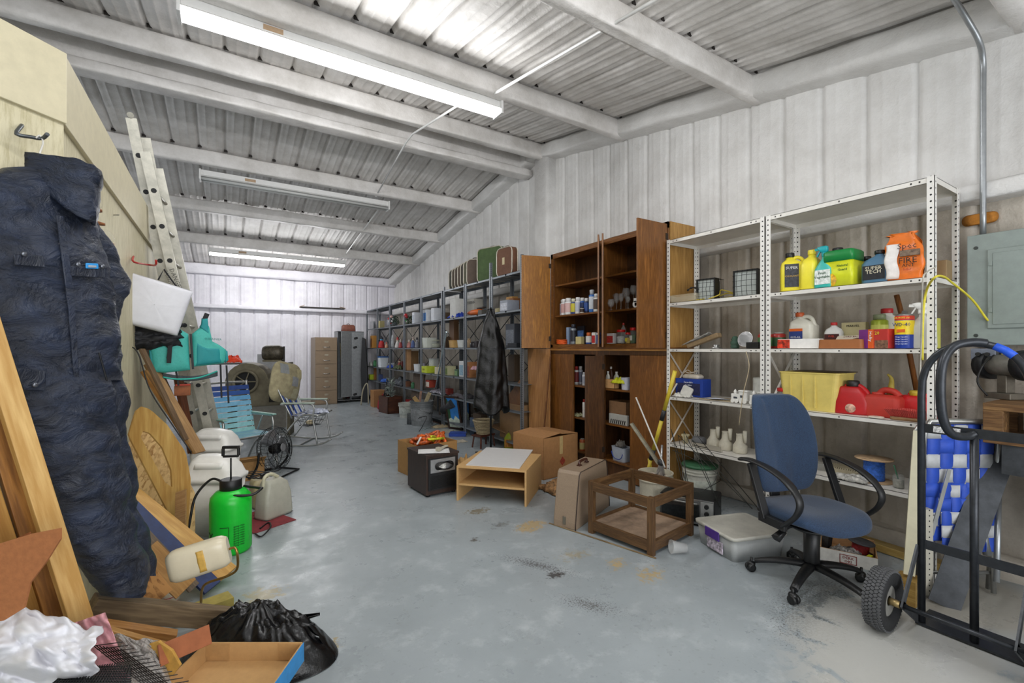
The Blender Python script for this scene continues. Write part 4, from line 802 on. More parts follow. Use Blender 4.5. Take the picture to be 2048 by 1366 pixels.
# plywood leaning between the grey shelves and cabinet
hp = hull_panel('plywood_sheet', [PX(1056, 697, 3.50), PX(1100, 697, 3.50), Z0(PX(1100, 800, 3.42), .003), Z0(PX(1060, 800, 3.42), .003)], .012, wood('c8935a', '9a6a3a', 'Y', 4, .6)); tag(hp, 'plywood sheet with curly grain leaning left of the wooden cabinet', 'plywood')
p_ = [PX(1102, 712, 3.40), Z0(PX(1083, 800, 3.38))]
board('wooden_batten', 'thin reddish batten leaning across the plywood sheet', 'batten', p_[1] + Vector((0, 0, .012)), PX(1101, 712, 3.44), .02, .015, wood('8a5a34', '5c371b', 'X'))
# ================================================================ grey steel shelving
GF, GB = 3.30, 3.68
def gy(px): return PX(px, 697, GF).y
GPOST = holes('80868c', .03, .0045, .014, .5, .45); GSH = C('7f858b', .45, .5, .12, 0, 5); GSB = C('6c5a46', .6, .1, .2)
GLV = [2.40, 1.895, 1.385, .895, .53, .10]
def grey_unit(label, ya_, yb_, h0, h1, topz, blank=False):
    t = thing('metal_shelving_unit', label, 'shelving', (GF, (ya_ + yb_) / 2, 0), 0, 'grey steel shelving bays'); L = (yb_ - ya_) / 2 - .004; D = GB - GF
    post(t, 0, -L, 1, 1, h0, GPOST); post(t, 0, L, 1, -1, h1, GPOST); post(t, D, -L, -1, 1, topz, GPOST); post(t, D, L, -1, -1, topz, GPOST)
    for i, z in enumerate([topz - .03] + GLV[1:]):
        MB().box(0.004, D - .004, -L + .004, L - .004, z + .025, z + .028).box(.004, .006, -L + .004, L - .004, z, z + .028).box(D - .006, D - .004, -L + .004, L - .004, z, z + .028).box(.004, D - .004, -.02, .02, z + .006, z + .024).build('shelf', GSH, t)
    b = MB()
    for a, c in ((1.92, 1.4), (1.38, .9)): b.bar((D + .004, -L, a), (D + .004, L, c), .002, .016, (1, 0, 0)).bar((D + .006, L, a), (D + .006, -L, c), .002, .016, (1, 0, 0))
    b.build('cross_brace', C('4a4e52', .5, .5), t)
    return t
PXS = [733, 754, 779, 807.6, 841.7, 884]; PXN = [886.5, 929.5, 981, 1043.7]
names = ['grey steel shelving bay in the far corner', 'grey steel shelving bay, second from the far corner', 'grey steel shelving bay, third from the far corner holding the small white tree', 'grey steel shelving bay, fourth from the far corner', 'grey steel shelving bay with the leaning metal pole in front']
for i in range(5): grey_unit(names[i], gy(PXS[i + 1]), gy(PXS[i]), 2.435, 2.435, 2.435)
grey_unit('grey steel shelving bay left of the black draped rack', gy(PXN[1]), gy(PXN[0]), 2.45, 2.50, 2.435)
grey_unit('grey steel shelving bay behind the black draped rack', gy(PXN[2]), gy(PXN[1]) - .008, 2.66, 2.45, 2.435)
grey_unit('grey steel shelving bay next to the wooden cabinet', gy(PXN[3]), gy(PXN[2]) - .008, 2.64, 2.45, 2.435)
GT = [z + .0295 for z in GLV]; GT[0] = 2.4335
def g(px, lv, X=3.55): return spot(px, X - .15, GT[lv])
# top: suitcases / folded trays
def case(label, px, w, h, col, lean, X=3.62, edge='c9c2b2', th=.05, tag_=None, rz=RW, hd=None, grp=None):
    l, s = g(px, 0, X); M_ = Matrix.Translation(l) @ Matrix.Rotation(rz, 4, 'Z') @ Matrix.Rotation(radians(lean), 4, 'Y')
    o = thing('suitcase', label, 'suitcase', M=M_, group='old suitcases on the grey shelving'); hw = w / 2
    R = Matrix.Rotation(pi / 2, 4, 'X')
    MB().rrect([(-th, hw - .01, h / 2 - .01, .06), (-th * .9, hw, h / 2, .07), (th * .9, hw, h / 2, .07), (th, hw - .01, h / 2 - .01, .06)], c=(0, h / 2, 0), M=R).build('shell', C(col, .6, 0, .15, .1, 12), o)
    pts = []
    for (sx, sy, a0) in ((1, 1, 0), (-1, 1, 90), (-1, -1, 180), (1, -1, 270)):
        for k in range(4): a = radians(a0 + 30 * k); pts.append((sx * (hw - .07) + .07 * cos(a), 0, h / 2 + sy * (h / 2 - .07) + .07 * sin(a)))
    for yy in (-th, th): MB().tube([(p[0], yy, p[2]) for p in pts], .008, 6, True).build('trim_band', C(edge, .4, .3), o)
    if tag_: MB().box(-hw * .25, hw * .05, -th - .003, -th, h * .4, h * .65).build('paper_tag', C('cdbf9a', .7), o)
    MB().tube(smooth_path([(-.05, 0, h), (-.04, 0, h + .025), (.04, 0, h + .025), (.05, 0, h)]), .007, 6).build('carry_handle', C('4a3a2a', .5), o)
    return o
c_ = [(921, '3f4037'), (927, '55493c'), (933, '4b3d33'), (939, '5a4b3e'), (945, '403b30'), (951, '5a5a45'), (958, '554436')]
nm = ['dark suitcase at the far end of the leaning row', 'narrow brown suitcase, second from the far end of the row', 'narrow dark brown suitcase, third from the far end of the row', 'narrow suitcase in the middle of the leaning row', 'narrow black-brown suitcase, fifth from the far end', 'olive suitcase near the large green one', 'brown suitcase touching the large green one']
for i, (px, col) in enumerate(c_): l, s = g(px, 0, 3.62); case(nm[i], px - 6, .30, .36 + .012 * i, col, 0, th=.026, rz=RW + radians(62), X=3.66 - .0 * i)
case('large green suitcase standing upright on the top grey shelf', 985, .52, .52, '4c6138', 0, th=.07, rz=RW + radians(18), X=3.66)
case('brown suitcase with a paper tag nearest the cabinet', 1014, .36, .40, '6b4630', 0, th=.05, rz=RW + radians(6), X=3.56, tag_=1)
# second level goods
def gb(px, lv, w, h, col, label, name='box', X=3.58, d=.2, **k): l, s = g(px, lv, X); return cbox(name, label, l, w * s * 1.12, d, h * s * 1.12, col, **k)
gb(744, 1, 12, 14, 'b4b4b8', 'grey plastic tray standing in the far corner bay', 'grey_tray', X=3.56, d=.04, cat='tray')
gb(763, 1, 9, 13, 'cabd86', 'pale tan box in the far corner, second bay', 'tan_box', X=3.6, d=.12)
def garland(label, px, lv, w, h, flow, X=3.58, name='christmas_garland'):
    l, s = g(px, lv, X); o = thing(name, label, 'decoration', l, RW); b = MB(); rr = random.Random(px)
    for i in range(150):
        x = rr.uniform(-.5, .5) * w * s; z = rr.random() ** .8 * h * s * (1 - (2 * x / (w * s)) ** 4 * .4); y = rr.uniform(-.08, .08); d = Vector((rr.uniform(-1, 1), rr.uniform(-1, .3), rr.uniform(-.4, 1))) * .045
        b.bar((x, y, z), (x + d.x, y + d.y, max(.002, z + d.z)), .012, .004)
    b.build('foliage', C('2e4a30', .6, 0, .4), o)
    for (fx, fz, c, r) in flow: MB().ball((fx * w * s, -.1, fz * h * s), r, 10).build('bauble', C(c, .3, 0, .1), o)
    return o
garland('green garland with white and red ornaments, second and third bays', 790, 1, 36, 20, [(-.35, .8, 'c03030', .03), (-.3, .5, 'e8e0dc', .025), (-.1, .7, 'f0e8e4', .02), (.1, .95, 'd8b0a8', .035), (.2, .5, 'f0f0f0', .02), (.35, .7, 'c8d0c8', .02), (0, .3, 'b03028', .018)])
garland('red flowered green garland beside the white cartons', 820, 1, 17, 18, [(-.3, .9, 'b02028', .035), (.1, 1, 'c02a30', .04), (.35, .8, 'a01c24', .03), (0, .4, '58c070', .015), (.4, .3, 'd8e8d8', .012)])
crumple('clear_plastic_bag', 'clear crumpled plastic bag beside the garland in the second bay', 'plastic bag', (3.41, gy(775), GT[1]), .2, .28, .36, C('c9ccd4', .15, 0, .1, 0, 18, .5), 12)
gb(833, 1, 11, 20, 'dcdfe6', 'white carton with dark oval print left of the grey post', 'white_carton', d=.15, panel='b9c2cc')
gb(856, 1, 17, 22, 'e2e5ea', 'white carton with blue picture in the fifth bay', 'white_carton', d=.15, panel='3f7cc0')
gb(872, 1, 13, 23, 'dfe3ea', 'white carton with blue stripe against the double post', 'white_carton', d=.15, side='b9cbe0')
crumple('blue_tarp', 'folded bright blue tarp on the second shelf', 'tarp', (3.47, gy(902), GT[1]), .3, .42, .16, C('1f42b0', .5, 0, .1), 14)
gb(921, 1, 22, 34, 'd3d3cf', 'big whitish carton left of the post on the second shelf', 'white_carton', X=3.62, d=.3)
gb(948, 1, 36, 32, 'b9b6ac', 'wide grey printed carton behind the orange float', 'printed_carton', X=3.74, d=.18, txt='TENT DESIGN', tcol='3a3a3a', ts=.22, tz=.8)
l, s = g(951, 1, 3.53); o = thing('orange_float', 'orange torpedo shaped float on the second grey shelf', 'float', (l[0], l[1], l[2] + .05), RW)
MB().lathe([(.01, -.26), (.03, -.24), (.055, -.1), (.06, .05), (.05, .2), (.02, .24)], n=16, M=Matrix.Rotation(pi / 2, 4, 'Y') @ Matrix.Diagonal((1, 1, 1, 1)), sx=.8).build('body', C('dd6a1e', .5), o); MB().bar((.1, 0, .055), (.3, 0, .06), .06, .02).build('dark_strap', C('3a3028', .7), o)
gb(1019, 1, 26, 20, '9aa0ac', 'clear fronted drawer box with metal frame on the second shelf', 'drawer_box', X=3.6, d=.2, panel='c8ccd6')
gb(1034, 1, 14, 24, '8d5a30', 'reddish wooden box beside the drawer box', 'wooden_box', X=3.7, d=.2)
gb(1024, 1, 20, 8, 'b98c4c', 'small light wooden stand on top of the wooden boxes', 'wooden_stand', X=3.66, d=.1).location.z += .155
gb(995, 1, 8, 8, 'bdb28a', 'small cream block by the tall grey post', 'cream_block', X=3.56, d=.05, cat='block')
# third level
def figure(label, px, lv, h, cols, X=3.55, name='christmas_figurine', w=10, grp=None, cone=False):
    l, s = g(px, lv, X); o = thing(name, label, 'figurine', l, RW, grp); r = w * s / 2; hh = h * s
    if cone: MB().lathe([(r * .4, 0), (r * .4, hh * .1), (r, hh * .12), (r * .6, hh * .35), (r * .8, hh * .37), (r * .45, hh * .6), (r * .6, hh * .62), (.01, hh)], n=12).build('tree_cone', C(cols[0], .6, 0, .3), o)
    else:
        MB().lathe([(r, 0), (r * 1.05, hh * .1), (r * .7, hh * .5), (r * .3, hh * .62)], n=12).build('robe', C(cols[0], .6, 0, .2), o); MB().ball((0, 0, hh * .7), r * .5, 10).build('head', C(cols[1], .6), o)
        MB().lathe([(r * .55, hh * .74), (r * .5, hh * .8), (.004, hh)], n=10).build('hat', C(cols[2], .6), o)
    return o
gb(747, 2, 13, 22, 'b78138', 'open tan wooden house at the far end of the third shelf', 'wooden_house', X=3.55, d=.12, panel='7a4a1c')
figure('red dressed figurine with blue scarf on the third shelf', 763, 2, 24, ('b02a2a', '5fa0c8', '3a3a44'), w=13); figure('small pink and tan figurine beside the red one', 773, 2, 12, ('d0a080', 'd8b090', 'c86a60'), w=7)
figure('white tabletop tree on a red base', 785, 2, 26, ('dfe4ea',), w=9, cone=True, name='tabletop_tree'); figure('white snowman like figurine beside the white tree', 795, 2, 22, ('d8d4d0', 'e0c8b8', 'c84a48'), w=10)
figure('pink robed figurine at the left of the fourth bay', 818, 2, 18, ('c98a80', 'e0c0a8', 'd8d0c8'), w=10); figure('blue and white figurine in the middle of the fourth bay', 826, 2, 24, ('54689a', 'd8c8b8', 'b8a8a0'), w=9); figure('silver and black figurine at the right of the fourth bay', 834, 2, 22, ('8a8c94', 'b8b8bc', '33353c'), w=9)
l, s = g(858, 2, 3.58); tub_('white_plastic_basin', 'stacked white plastic basins on the third shelf', l, 30 * s, .25, 20 * s, 'd2d6cc', cat='basin', fill='b9b9a8'); l, s = g(872, 2, 3.6); jar('bag_of_packing', 'cloudy jar of pale packing at the right of the fifth bay', l, 16 * s, 16 * s, fill='a8aa98', lid='a8aa98')
figure('striped candy cane figure hanging past the third shelf', 801, 2, 18, ('a8484a', 'd8c8c0', 'c8b8b0'), w=8, X=3.50)
l, s = g(908, 2, 3.58); tub_('tan_canister', 'tan tub with rounded lid left of the white bin', l, 20 * s, .15, 14 * s, 'cfa768', lid='c79a58', cat='canister'); l, s = g(927, 2, 3.58); tub_('white_bin', 'small white bin behind the grey post on the third shelf', l, 22 * s, .18, 15 * s, 'd4d8d6', cat='bin', fill='b59870')
gb(908, 2, 20, 50, '6a4a2c', 'dark wooden shelf box standing at the back of the third shelf', 'wooden_box', X=3.74, d=.1)
l, s = g(947, 2, 3.6); can('black_canister', 'short black canister right of the grey post on the third shelf', l, 14 * s, 12 * s, '2c2a30', '3a383e', cat='canister')
gb(1028, 2, 30, 42, '4c5058', 'glossy dark grey monitor box beside the cabinet', 'monitor_box', X=3.66, d=.14, panel='7f858f'); gb(1030, 2, 30, 8, '1e2228', 'flat black box in front under the monitor box', 'black_box', X=3.52, d=.1)
# fourth level
l, s = g(766, 3, 3.58); tub_('white_cooler', 'white bin with blue lid on the fourth shelf', l, 18 * s, .25, 20 * s, 'd6dce2', cat='cooler', lid='1f5fae'); l, s = g(766, 3, 3.58)
can('green_tumbler', 'green tumbler at the left end of the fourth shelf', g(750, 3)[0], .09, .16, '4f9a68', '3c7a50', cat='tumbler'); can('white_mug', 'white pot beside the green tumbler', g(742, 3)[0], .1, .11, 'd0d4cc', 'c8ccc4', cat='pot')
crumple('blue_cloth', 'blue cloth on the fourth shelf by the cooler', 'cloth', (3.39, gy(773), GT[3]), .12, .2, .12, C('2c50b8', .7), 41); crumple('holly_decoration', 'green and red holly decoration on the fourth shelf', 'decoration', (3.40, gy(790), GT[3]), .2, .4, .14, C('4a5438', .8, 0, .9, .3, 30), 42)
figure('small nutcracker figurine with striped hat', 799, 3, 22, ('8a3a34', 'd8b898', '5a3a30'), w=9)
gb(817, 3, 8, 40, 'b98d62', 'tall narrow cardboard box in the fourth bay', 'cardboard_box', X=3.55, d=.1); gb(828, 3, 12, 34, '8d6c46', 'open brown carton behind the tall narrow box', 'cardboard_box', X=3.7, d=.15)
l, s = g(836, 3, 3.52); tub_('white_tub', 'white tub with papers left of the yellow tray', l, 24 * s, .12, 15 * s, 'd4d8dc', fill='b8b4b0')
l, s = g(857, 3, 3.55); o = cbox('yellow_green_box', 'lime green toy brick box on the fourth shelf', l, 30 * s, .2, 13 * s, 'c3d233', txt='LEGO', tcol='8a2a20', ts=.34, tz=.5)
l, s = g(868, 3, 3.7); tub_('white_pot', 'white lidded pot above the lime green box', (l[0], l[1], l[2]), 22 * s, .16, 26 * s, 'ced2d4', lid='c8ccce', cat='pot')
gb(899, 3, 20, 16, 'c4c29a', 'pale green and cream crate right of the double post', 'carton_tray', d=.16, panel='93a86a'); gb(917, 3, 12, 12, '4c6a50', 'green and black packet between the crate and the white carton', 'packet', d=.1, panel='7fa06a')
gb(930, 3, 18, 28, 'dadcde', 'white carton with blue emblem behind the grey post', 'white_carton', d=.14, panel='8fb0c4'); gb(944, 3, 10, 28, 'b97f50', 'brown carton with round red stamp', 'brown_carton', d=.14, panel='a8583c')
crumple('pink_towel', 'white and pink towel on top of the brown carton', 'towel', (3.40, gy(944), GT[3] + 28 * .0046 * 1.02), .14, .26, .09, C('d8a8b4', .9, 0, .5, 0, 15), 44)
l, s = g(880, 3, 3.53); tag(MB().tube(smooth_path([(-.14, 0, .01), (-.13, 0, .12), (0, 0, .2), (.13, 0, .12), (.14, 0, .01)]), .015, 8).build('headphone_band', C('9a9486', .6), M=Matrix.Translation((l[0], l[1] - .05, l[2] + .005)) @ Matrix.Rotation(RW, 4, 'Z')), 'grey hoop standing over the fourth shelf goods', 'hoop')
gb(1028, 3, 20, 48, '4a3a28', 'brown upright carton in the shade beside the cabinet', 'cardboard_box', X=3.7, d=.1)
# fifth level and floor under the shelves
gb(743, 4, 10, 9, 'b7cc2a', 'lime and white carton in the far corner bay', 'lime_carton', X=3.52, d=.12); gb(752, 4, 6, 30, 'a8703c', 'tall orange brown box in the far corner bay', 'brown_box', X=3.6, d=.1)
crumple('dark_clothes', 'dark folded clothes in the shade under the fourth shelf', 'clothes', (3.47, gy(790), GT[4]), .3, .7, .2, C('4e5258', .9, 0, .7, 0, 12), 51); crumple('blue_cloth', 'bright blue cloth under the shelf in the second bay', 'cloth', (3.37, gy(763), GT[4]), .14, .26, .12, C('3a66c0', .8), 52)
crumple('plastic_bags', 'silvery plastic bags on the low shelf behind the pole', 'plastic bags', (3.47, gy(868), GT[4]), .3, .7, .09, C('a8a8b4', .2, .2, .3, 0, 18, .3), 54)
gb(862, 4, 18, 13, 'a8402c', 'red and white box on the low shelf behind the pole', 'red_box', X=3.6, d=.15, panel='d8d0c4', cat='box').location.z += .075; crumple('grey_blankets', 'grey folded blankets on the low shelf right of the post', 'blankets', (3.50, gy(905), GT[4]), .3, .6, .08, C('5c5a60', .95, 0, .4), 55)
for i, (px, w, h, c, lab) in enumerate(((742, .3, .40, 'a3764a', 'closed brown cardboard box standing at the far end of the shelving'), (1010, .0, 0, 0, 0))):
    if w: cbox('cardboard_box', lab, (GF - .18, PX(755, 697, GF - .18).y, 0), w, .26, h, c, cat='cardboard box', strip='a07040')
cbox('cardboard_box', 'large brown cardboard sheet box under the black draped rack shelf', (3.51, gy(1012), GT[5] + .001), .55, .3, .5, '8a6a46', cat='cardboard box')
hp = hull_panel('plywood_offcut', [PX(1010, 800, 3.41), PX(1042, 757, 3.41), PX(1046, 860, 3.38)], .01, wood('9a6a38', '6e4620', 'Y', 6)); tag(hp, 'triangular plywood offcut leaning against the last grey post', 'plywood')
# --- more clutter on the grey shelves: (kind, px, level, w, h, colour, X, name, category, label)
for kd, px, lv, w, h, c, X, nm_, ct_, lab in (
    ('b', 746, 1, 8, 16, '8d9096', 3.62, 'grey_carton', 'box', 'narrow grey carton behind the plastic tray in the far corner'), ('b', 812, 1, 8, 15, 'cfc9bb', 3.66, 'cream_carton', 'box', 'cream carton behind the red flowered garland'),
    ('b', 893, 1, 10, 16, '6f5b45', 3.68, 'brown_carton', 'box', 'dark brown carton behind the folded blue tarp'), ('b', 966, 1, 16, 9, '53504a', 3.54, 'tool_case', 'case', 'flat dark case beside the orange float'), ('c', 1000, 1, 8, 12, '9a8f78', 3.66, 'tan_tin', 'tin', 'small tan tin behind the tall grey post'),
    ('c', 757, 2, 6, 16, '4a4c58', 3.62, 'dark_bottle', 'bottle', 'slim dark bottle beside the open wooden house'), ('c', 808, 2, 6, 17, '5a5f86', 3.62, 'blue_vase', 'vase', 'bluish vase at the right end of the third bay'), ('c', 843, 2, 5, 18, '7b7f88', 3.64, 'glass_candle', 'candle holder', 'tall grey candle holder behind the post of the fifth bay'),
    ('b', 895, 2, 10, 22, '4c3a28', 3.66, 'wooden_rack', 'rack', 'dark slatted wooden rack just right of the double post'), ('c', 938, 2, 8, 18, 'bda07a', 3.6, 'tan_figurine', 'figurine', 'tan figurine standing between the white bin and the post'), ('b', 957, 2, 10, 13, '3a3436', 3.64, 'camera_case', 'case', 'dark camera case half hidden by the black cover'),
    ('b', 757, 3, 6, 10, '46783f', 3.55, 'green_packet', 'packet', 'small green packet left of the cooler'), ('t', 783, 3, 10, 10, 'c9ccd0', 3.6, 'white_dish', 'dish', 'white dish at the left of the holly decoration'), ('b', 808, 3, 6, 16, '6a2f2a', 3.62, 'maroon_box', 'box', 'maroon box behind the nutcracker figurine'),
    ('c', 847, 3, 8, 16, 'b8b3c4', 3.66, 'lilac_jar', 'jar', 'lilac jar behind the lime green box'), ('b', 877, 3, 9, 14, 'd6cdb0', 3.52, 'cream_book', 'book', 'cream booklet standing beside the lime green box'), ('c', 889, 3, 7, 20, '9c7a52', 3.64, 'brown_crock', 'crock', 'brown crock behind the grey hoop'), ('b', 908, 3, 8, 18, '3c4046', 3.68, 'black_speaker', 'speaker', 'small black speaker at the back behind the pale green crate'),
    ('b', 760, 4, 9, 12, '4a5a8a', 3.62, 'navy_box', 'box', 'navy box behind the bright blue cloth'), ('t', 815, 4, 16, 10, '7a5038', 3.58, 'terracotta_tray', 'tray', 'terracotta coloured tray in the shade of the fourth bay'), ('c', 826, 4, 8, 12, '2f6a44', 3.52, 'green_tin', 'tin', 'green tin beside the driftwood plank'),
    ('b', 898, 4, 14, 12, '7c2a22', 3.62, 'red_toolbox', 'toolbox', 'dark red toolbox on the low shelf right of the double post'), ('b', 923, 4, 14, 14, '504c48', 3.62, 'grey_toolbox', 'toolbox', 'grey toolbox on the low shelf above the framed pictures'), ('b', 768, 5, 20, 18, 'c9c4b4', 3.55, 'white_carton', 'box', 'pale carton on the lowest shelf behind the black tripod'),
    ('t', 818, 5, 20, 14, 'a32022', 3.55, 'red_tub', 'tub', 'red tub on the lowest shelf beside the planter'), ('b', 908, 5, 22, 20, '3e3a36', 3.6, 'black_crate', 'crate', 'black crate on the lowest shelf behind the framed pictures'), ('b', 960, 5, 34, 26, '5a4a3a', 3.66, 'brown_crate', 'crate', 'brown crate in the shade on the lowest shelf behind the rack pole')):
    l, s = g(px, lv, X)
    if kd == 'b': cbox(nm_, lab, l, w * s, .12, h * s, c, cat=ct_)
    elif kd == 'c': can(nm_, lab, l, w * s, h * s, c, c, cat=ct_)
    else: tub_(nm_, lab, l, w * s, .14, h * s, c, cat=ct_)
# ================================================================ ceiling fixtures and conduit
WPNT = C('e6e6e4', .4, .1, .03)
def fixture(label, x0, x1, Y, zt, lit):
    """8 ft two-tube strip hung under a purlin; zt = its top"""
    o = thing('fluorescent_light', label, 'light fixture', ((x0 + x1) / 2, Y, zt), 0); L = (x1 - x0) / 2
    MB().box(-L, L, -.05, .05, -.075, 0).prism([(-.085, -.10), (-.05, -.07), (.05, -.07), (.085, -.10)], 2 * L, Matrix.Rotation(pi / 2, 4, 'Z')).build('housing', WPNT, o)
    for s in (-1, 1): MB().box(s * L - .012, s * L + .012, -.088, .088, -.145, .0).build('end_cap', WPNT, o, bevel=.003)
    tm = C('fdfdff', .4, 0, 0, 0, 18, 0, 1, TUBE_EMIT) if lit else C('c9cac8', .25, 0, .02)
    for y in (-.05, .05): MB().tube([(-L + .012, y, -.122), (L - .012, y, -.122)], .02, 12).build('tube', tm, o)
    MB().box(-.8, -.66, -.0525, -.05, -.06, -.02).build('printed_sticker', C('b79b7c', .6), o)
    if lit:
        for s in (-1, 1): area('tube_light', ((x0 + x1) / 2, Y + s * .10, zt - .15), (s * radians(62), 0, 0), x1 - x0, .05, LAMP_W / 2)
    return o
fixture('lit double tube strip light nearest the viewer', -.28, 2.38, 4.07, roofz(4.07) - .232, True)
fixture('unlit double tube strip light on the middle purlin', -.30, 2.40, 7.90, roofz(7.9) - .232, False)
fixture('lit double tube strip light near the far wall', -.28, 2.36, 11.12, roofz(11.12) - .232, True)
fixture('added lit double tube strip light above and behind the viewer, out of view', -.3, 2.36, .70, roofz(.7) - .225, True)  # unseen fixture added to brighten the room
def conduit(label, pts, r, m, name='conduit'):
    return tag(MB().tube(pts, r, 10).build(name, m), label, 'conduit')
conduit('white conduit rising from the near strip light toward the ridge behind the viewer', [P(978, 193, 4.62), P(1310, 0, 2.86), P(1420, -66, 2.5)], .012, WPNT)
conduit('white conduit bending between the near and the middle strip light', [P(912, 213, 4.95), P(870, 240, 5.3), P(825, 268, 5.8), P(812, 285, 5.95), P(752, 392, 7.80)], .012, WPNT)
conduit('white conduit running from the middle to the far strip light', [P(768, 404, 7.95), P(678, 526, 11.1)], .012, WPNT)
GALV = C('9fa3a6', .35, .7, .08)
conduit('galvanised conduit climbing the right wall to the roof', smooth_path([(3.965, .856, 2.10), (3.965, .856, 2.95), PX(1966, 120, 3.95), PX(1957, 80, 3.85), P(1935, 40, 2.75), P(1910, 0, 2.7), P(1885, -40, 2.6)], 5), .015, GALV)
# ================================================================ electrical panel corner
EP = C('8f9a96', .45, .2, .06)
o = thing('electrical_panel', 'grey electrical breaker panel on the right wall', 'electrical panel', (3.93, .64, 1.42))
MB().box(0, .11, -.28, .28, 0, .68).build('cabinet', EP, o, bevel=.004)
MB().box(-.012, .0, -.22, .19, .10, .58).build('door', EP, o, bevel=.006); MB().box(-.016, -.011, -.20, .165, .125, .555).build('door_face', EP, o, bevel=.005)
for z in (.2, .48): MB().box(-.02, -.01, .165, .18, z, z + .025).build('hinge', EP, o)
for z in (.06, .6): MB().lathe([(.011, 0), (.009, .004)], n=10, M=Matrix.Translation((0, .24, z)) @ Matrix.Rotation(-pi / 2, 4, 'Y')).build('screw', C('4a4f4d', .4, .6), o)
MB().box(-.024, -.012, -.2, -.17, .33, .37).build('latch', C('6d6a5c', .5, .3), o)
l = PX(1970, 706, 3.97); o = thing('outlet_box', 'small metal outlet box with black plugs under the electrical panel', 'outlet', (3.95, l.y, 1.33))
MB().box(-.02, .09, -.055, .055, 0, .07).build('box', C('7e8594', .4, .5), o, bevel=.004)
for y in (-.02, .02): MB().lathe([(.012, 0), (.012, .02)], n=10, M=Matrix.Translation((-.02, y, .035)) @ Matrix.Rotation(-pi / 2, 4, 'Y')).build('plug', C('1b1b1b', .5), o)
yc = [PX(1845, 720, 3.47), PX(1846, 640, 3.46), PX(1852, 585, 3.46), P(1868, 556, 2.5), P(1886, 553, 2.55), P(1905, 566, 2.65), P(1945, 600, 2.75), P(1975, 640, 2.78), P(1995, 655, 2.78), P(2004, 688, 2.8), P(2006, 730, 2.72)]
tag(MB().tube(smooth_path(yc), .006, 8).build('extension_cable', C('d9cc3c', .5)), 'yellow extension cord draped over the shelving post and down to the bench', 'cord')
tag(MB().tube(smooth_path([P(1870, 535, 2.62), P(1853, 545, 2.5), P(1845, 570, 2.46), PX(1842, 700, 3.455), PX(1838, 830, 3.455)]), .004, 6).build('hanging_cable', C('b9b4a8', .5)), 'thin grey cord hanging down the front of the shelving', 'cord')
tag(MB().tube(smooth_path([PX(1492, 703, 3.48), PX(1498, 735, 3.48), PX(1486, 790, 3.48), PX(1478, 850, 3.48)]), .003, 6).build('twine', C('b9a98a', .8)), 'length of twine hanging from the middle white shelf', 'twine')
tag(MB().rrect([(-.01, .03, .05, .03), (0, .036, .085, .03), (.012, .02, .05, .02)], M=Matrix.Translation((XR - .02, .90, 2.23)) @ Matrix.Rotation(pi / 2, 4, 'Y')).build('exposed_foam_patch', C('b9792c', .8, 0, .2, .4, 30)), 'orange-brown patch of exposed foam beside the conduit', 'foam patch')
# ================================================================ workbench with grinder
PLK = wood('9a7548', '5c3f20', 'Y', 10, .7); DST = C('45484c', .45, .5, .25, 0, 12)
o = thing('workbench', 'wooden workbench on dark splayed steel legs at the right edge', 'workbench', (3.78, .25, 0))
MB().box(-.22, .22, -.75, .52, 1.06, 1.10).build('bench_top', PLK, o, bevel=.003)
MB().box(-.22, .22, -.75, .52, .88, .92).build('lower_board', PLK, o, bevel=.003)
MB().box(-.22, -.10, .44, .52, .92, 1.06).build('end_block', PLK, o, bevel=.003); MB().box(.08, .2, .44, .52, .92, 1.06).build('end_block', PLK, o, bevel=.003)
MB().box(-.16, .1, -.3, .36, .925, 1.02).build('drawer', C('a09f92', .45, .4), o, bevel=.004)
a_, b_ = P(2008, 893, 2.62), G(1882, 1217)
for (yy, zz) in ((0, 0),): MB().bar((a_.x - 3.78, a_.y - .25, .875), (b_.x - 3.78 + .04, b_.y - .25, .0), .13, .012, (1, .3, 0)).build('steel_leg', DST, o)
MB().bar((-.17, .30, .875), (.1, -.25, .0), .13, .012, (1, .1, 0)).build('steel_leg', DST, o); MB().bar((.12, .44, .875), (.16, .12, .0), .10, .012, (1, .1, 0)).build('steel_leg', DST, o)
MB().bar((-.2, .45, .80), (-.2, -.7, .80), .012, .16).build('steel_rail', DST, o)
l = P(2012, 800, 2.72); o = thing('bench_grinder', 'black bench grinder clamped on the workbench', 'grinder', (l.x, l.y, 1.1015), RW - .5); BK = C('232427', .45, .4, .2, .2, 30)
MB().box(-.07, .07, -.06, .06, 0, .035).box(-.025, .025, -.03, .03, .035, .14).build('base', C('6f6a60', .5, .5, .2), o, bevel=.004)
for s in (-1, 1):
    MB().lathe([(.07, -.02), (.075, -.018), (.075, .018), (.07, .02)], n=26, M=Matrix.Translation((s * .1, 0, .2)) @ Matrix.Rotation(pi / 2, 4, 'Y')).build('grinding_wheel', C('4c4d50', .8, 0, .3, .5, 80), o)
    MB().lathe([(.088, -.03), (.09, 0), (.088, .03)], n=20, M=Matrix.Translation((s * .1, .012, .2)) @ Matrix.Rotation(pi / 2, 4, 'Y')).build('wheel_guard', BK, o)
MB().lathe([(.02, -.09), (.06, -.07), (.065, 0), (.06, .07), (.02, .09)], n=22, M=Matrix.Translation((0, 0, .2)) @ Matrix.Rotation(pi / 2, 4, 'Y')).build('motor', C('7c7a74', .5, .4, .2), o)
tag(MB().tube(smooth_path([(3.93, l.y + .05, 1.36), (3.85, l.y + .08, 1.3), (3.83, l.y + .1, 1.2), (3.84, l.y + .06, 1.12)]), .005, 6).build('grinder_cable', C('1a1a1a', .5)), 'black cord from the outlet box to the grinder', 'cord')
MBp = MB().box(3.6, 3.98, .2, .215, .02, .82); tag(MBp.build('white_board', C('c9c9c0', .5, 0, .08)), 'large off-white panel standing under the workbench', 'panel')
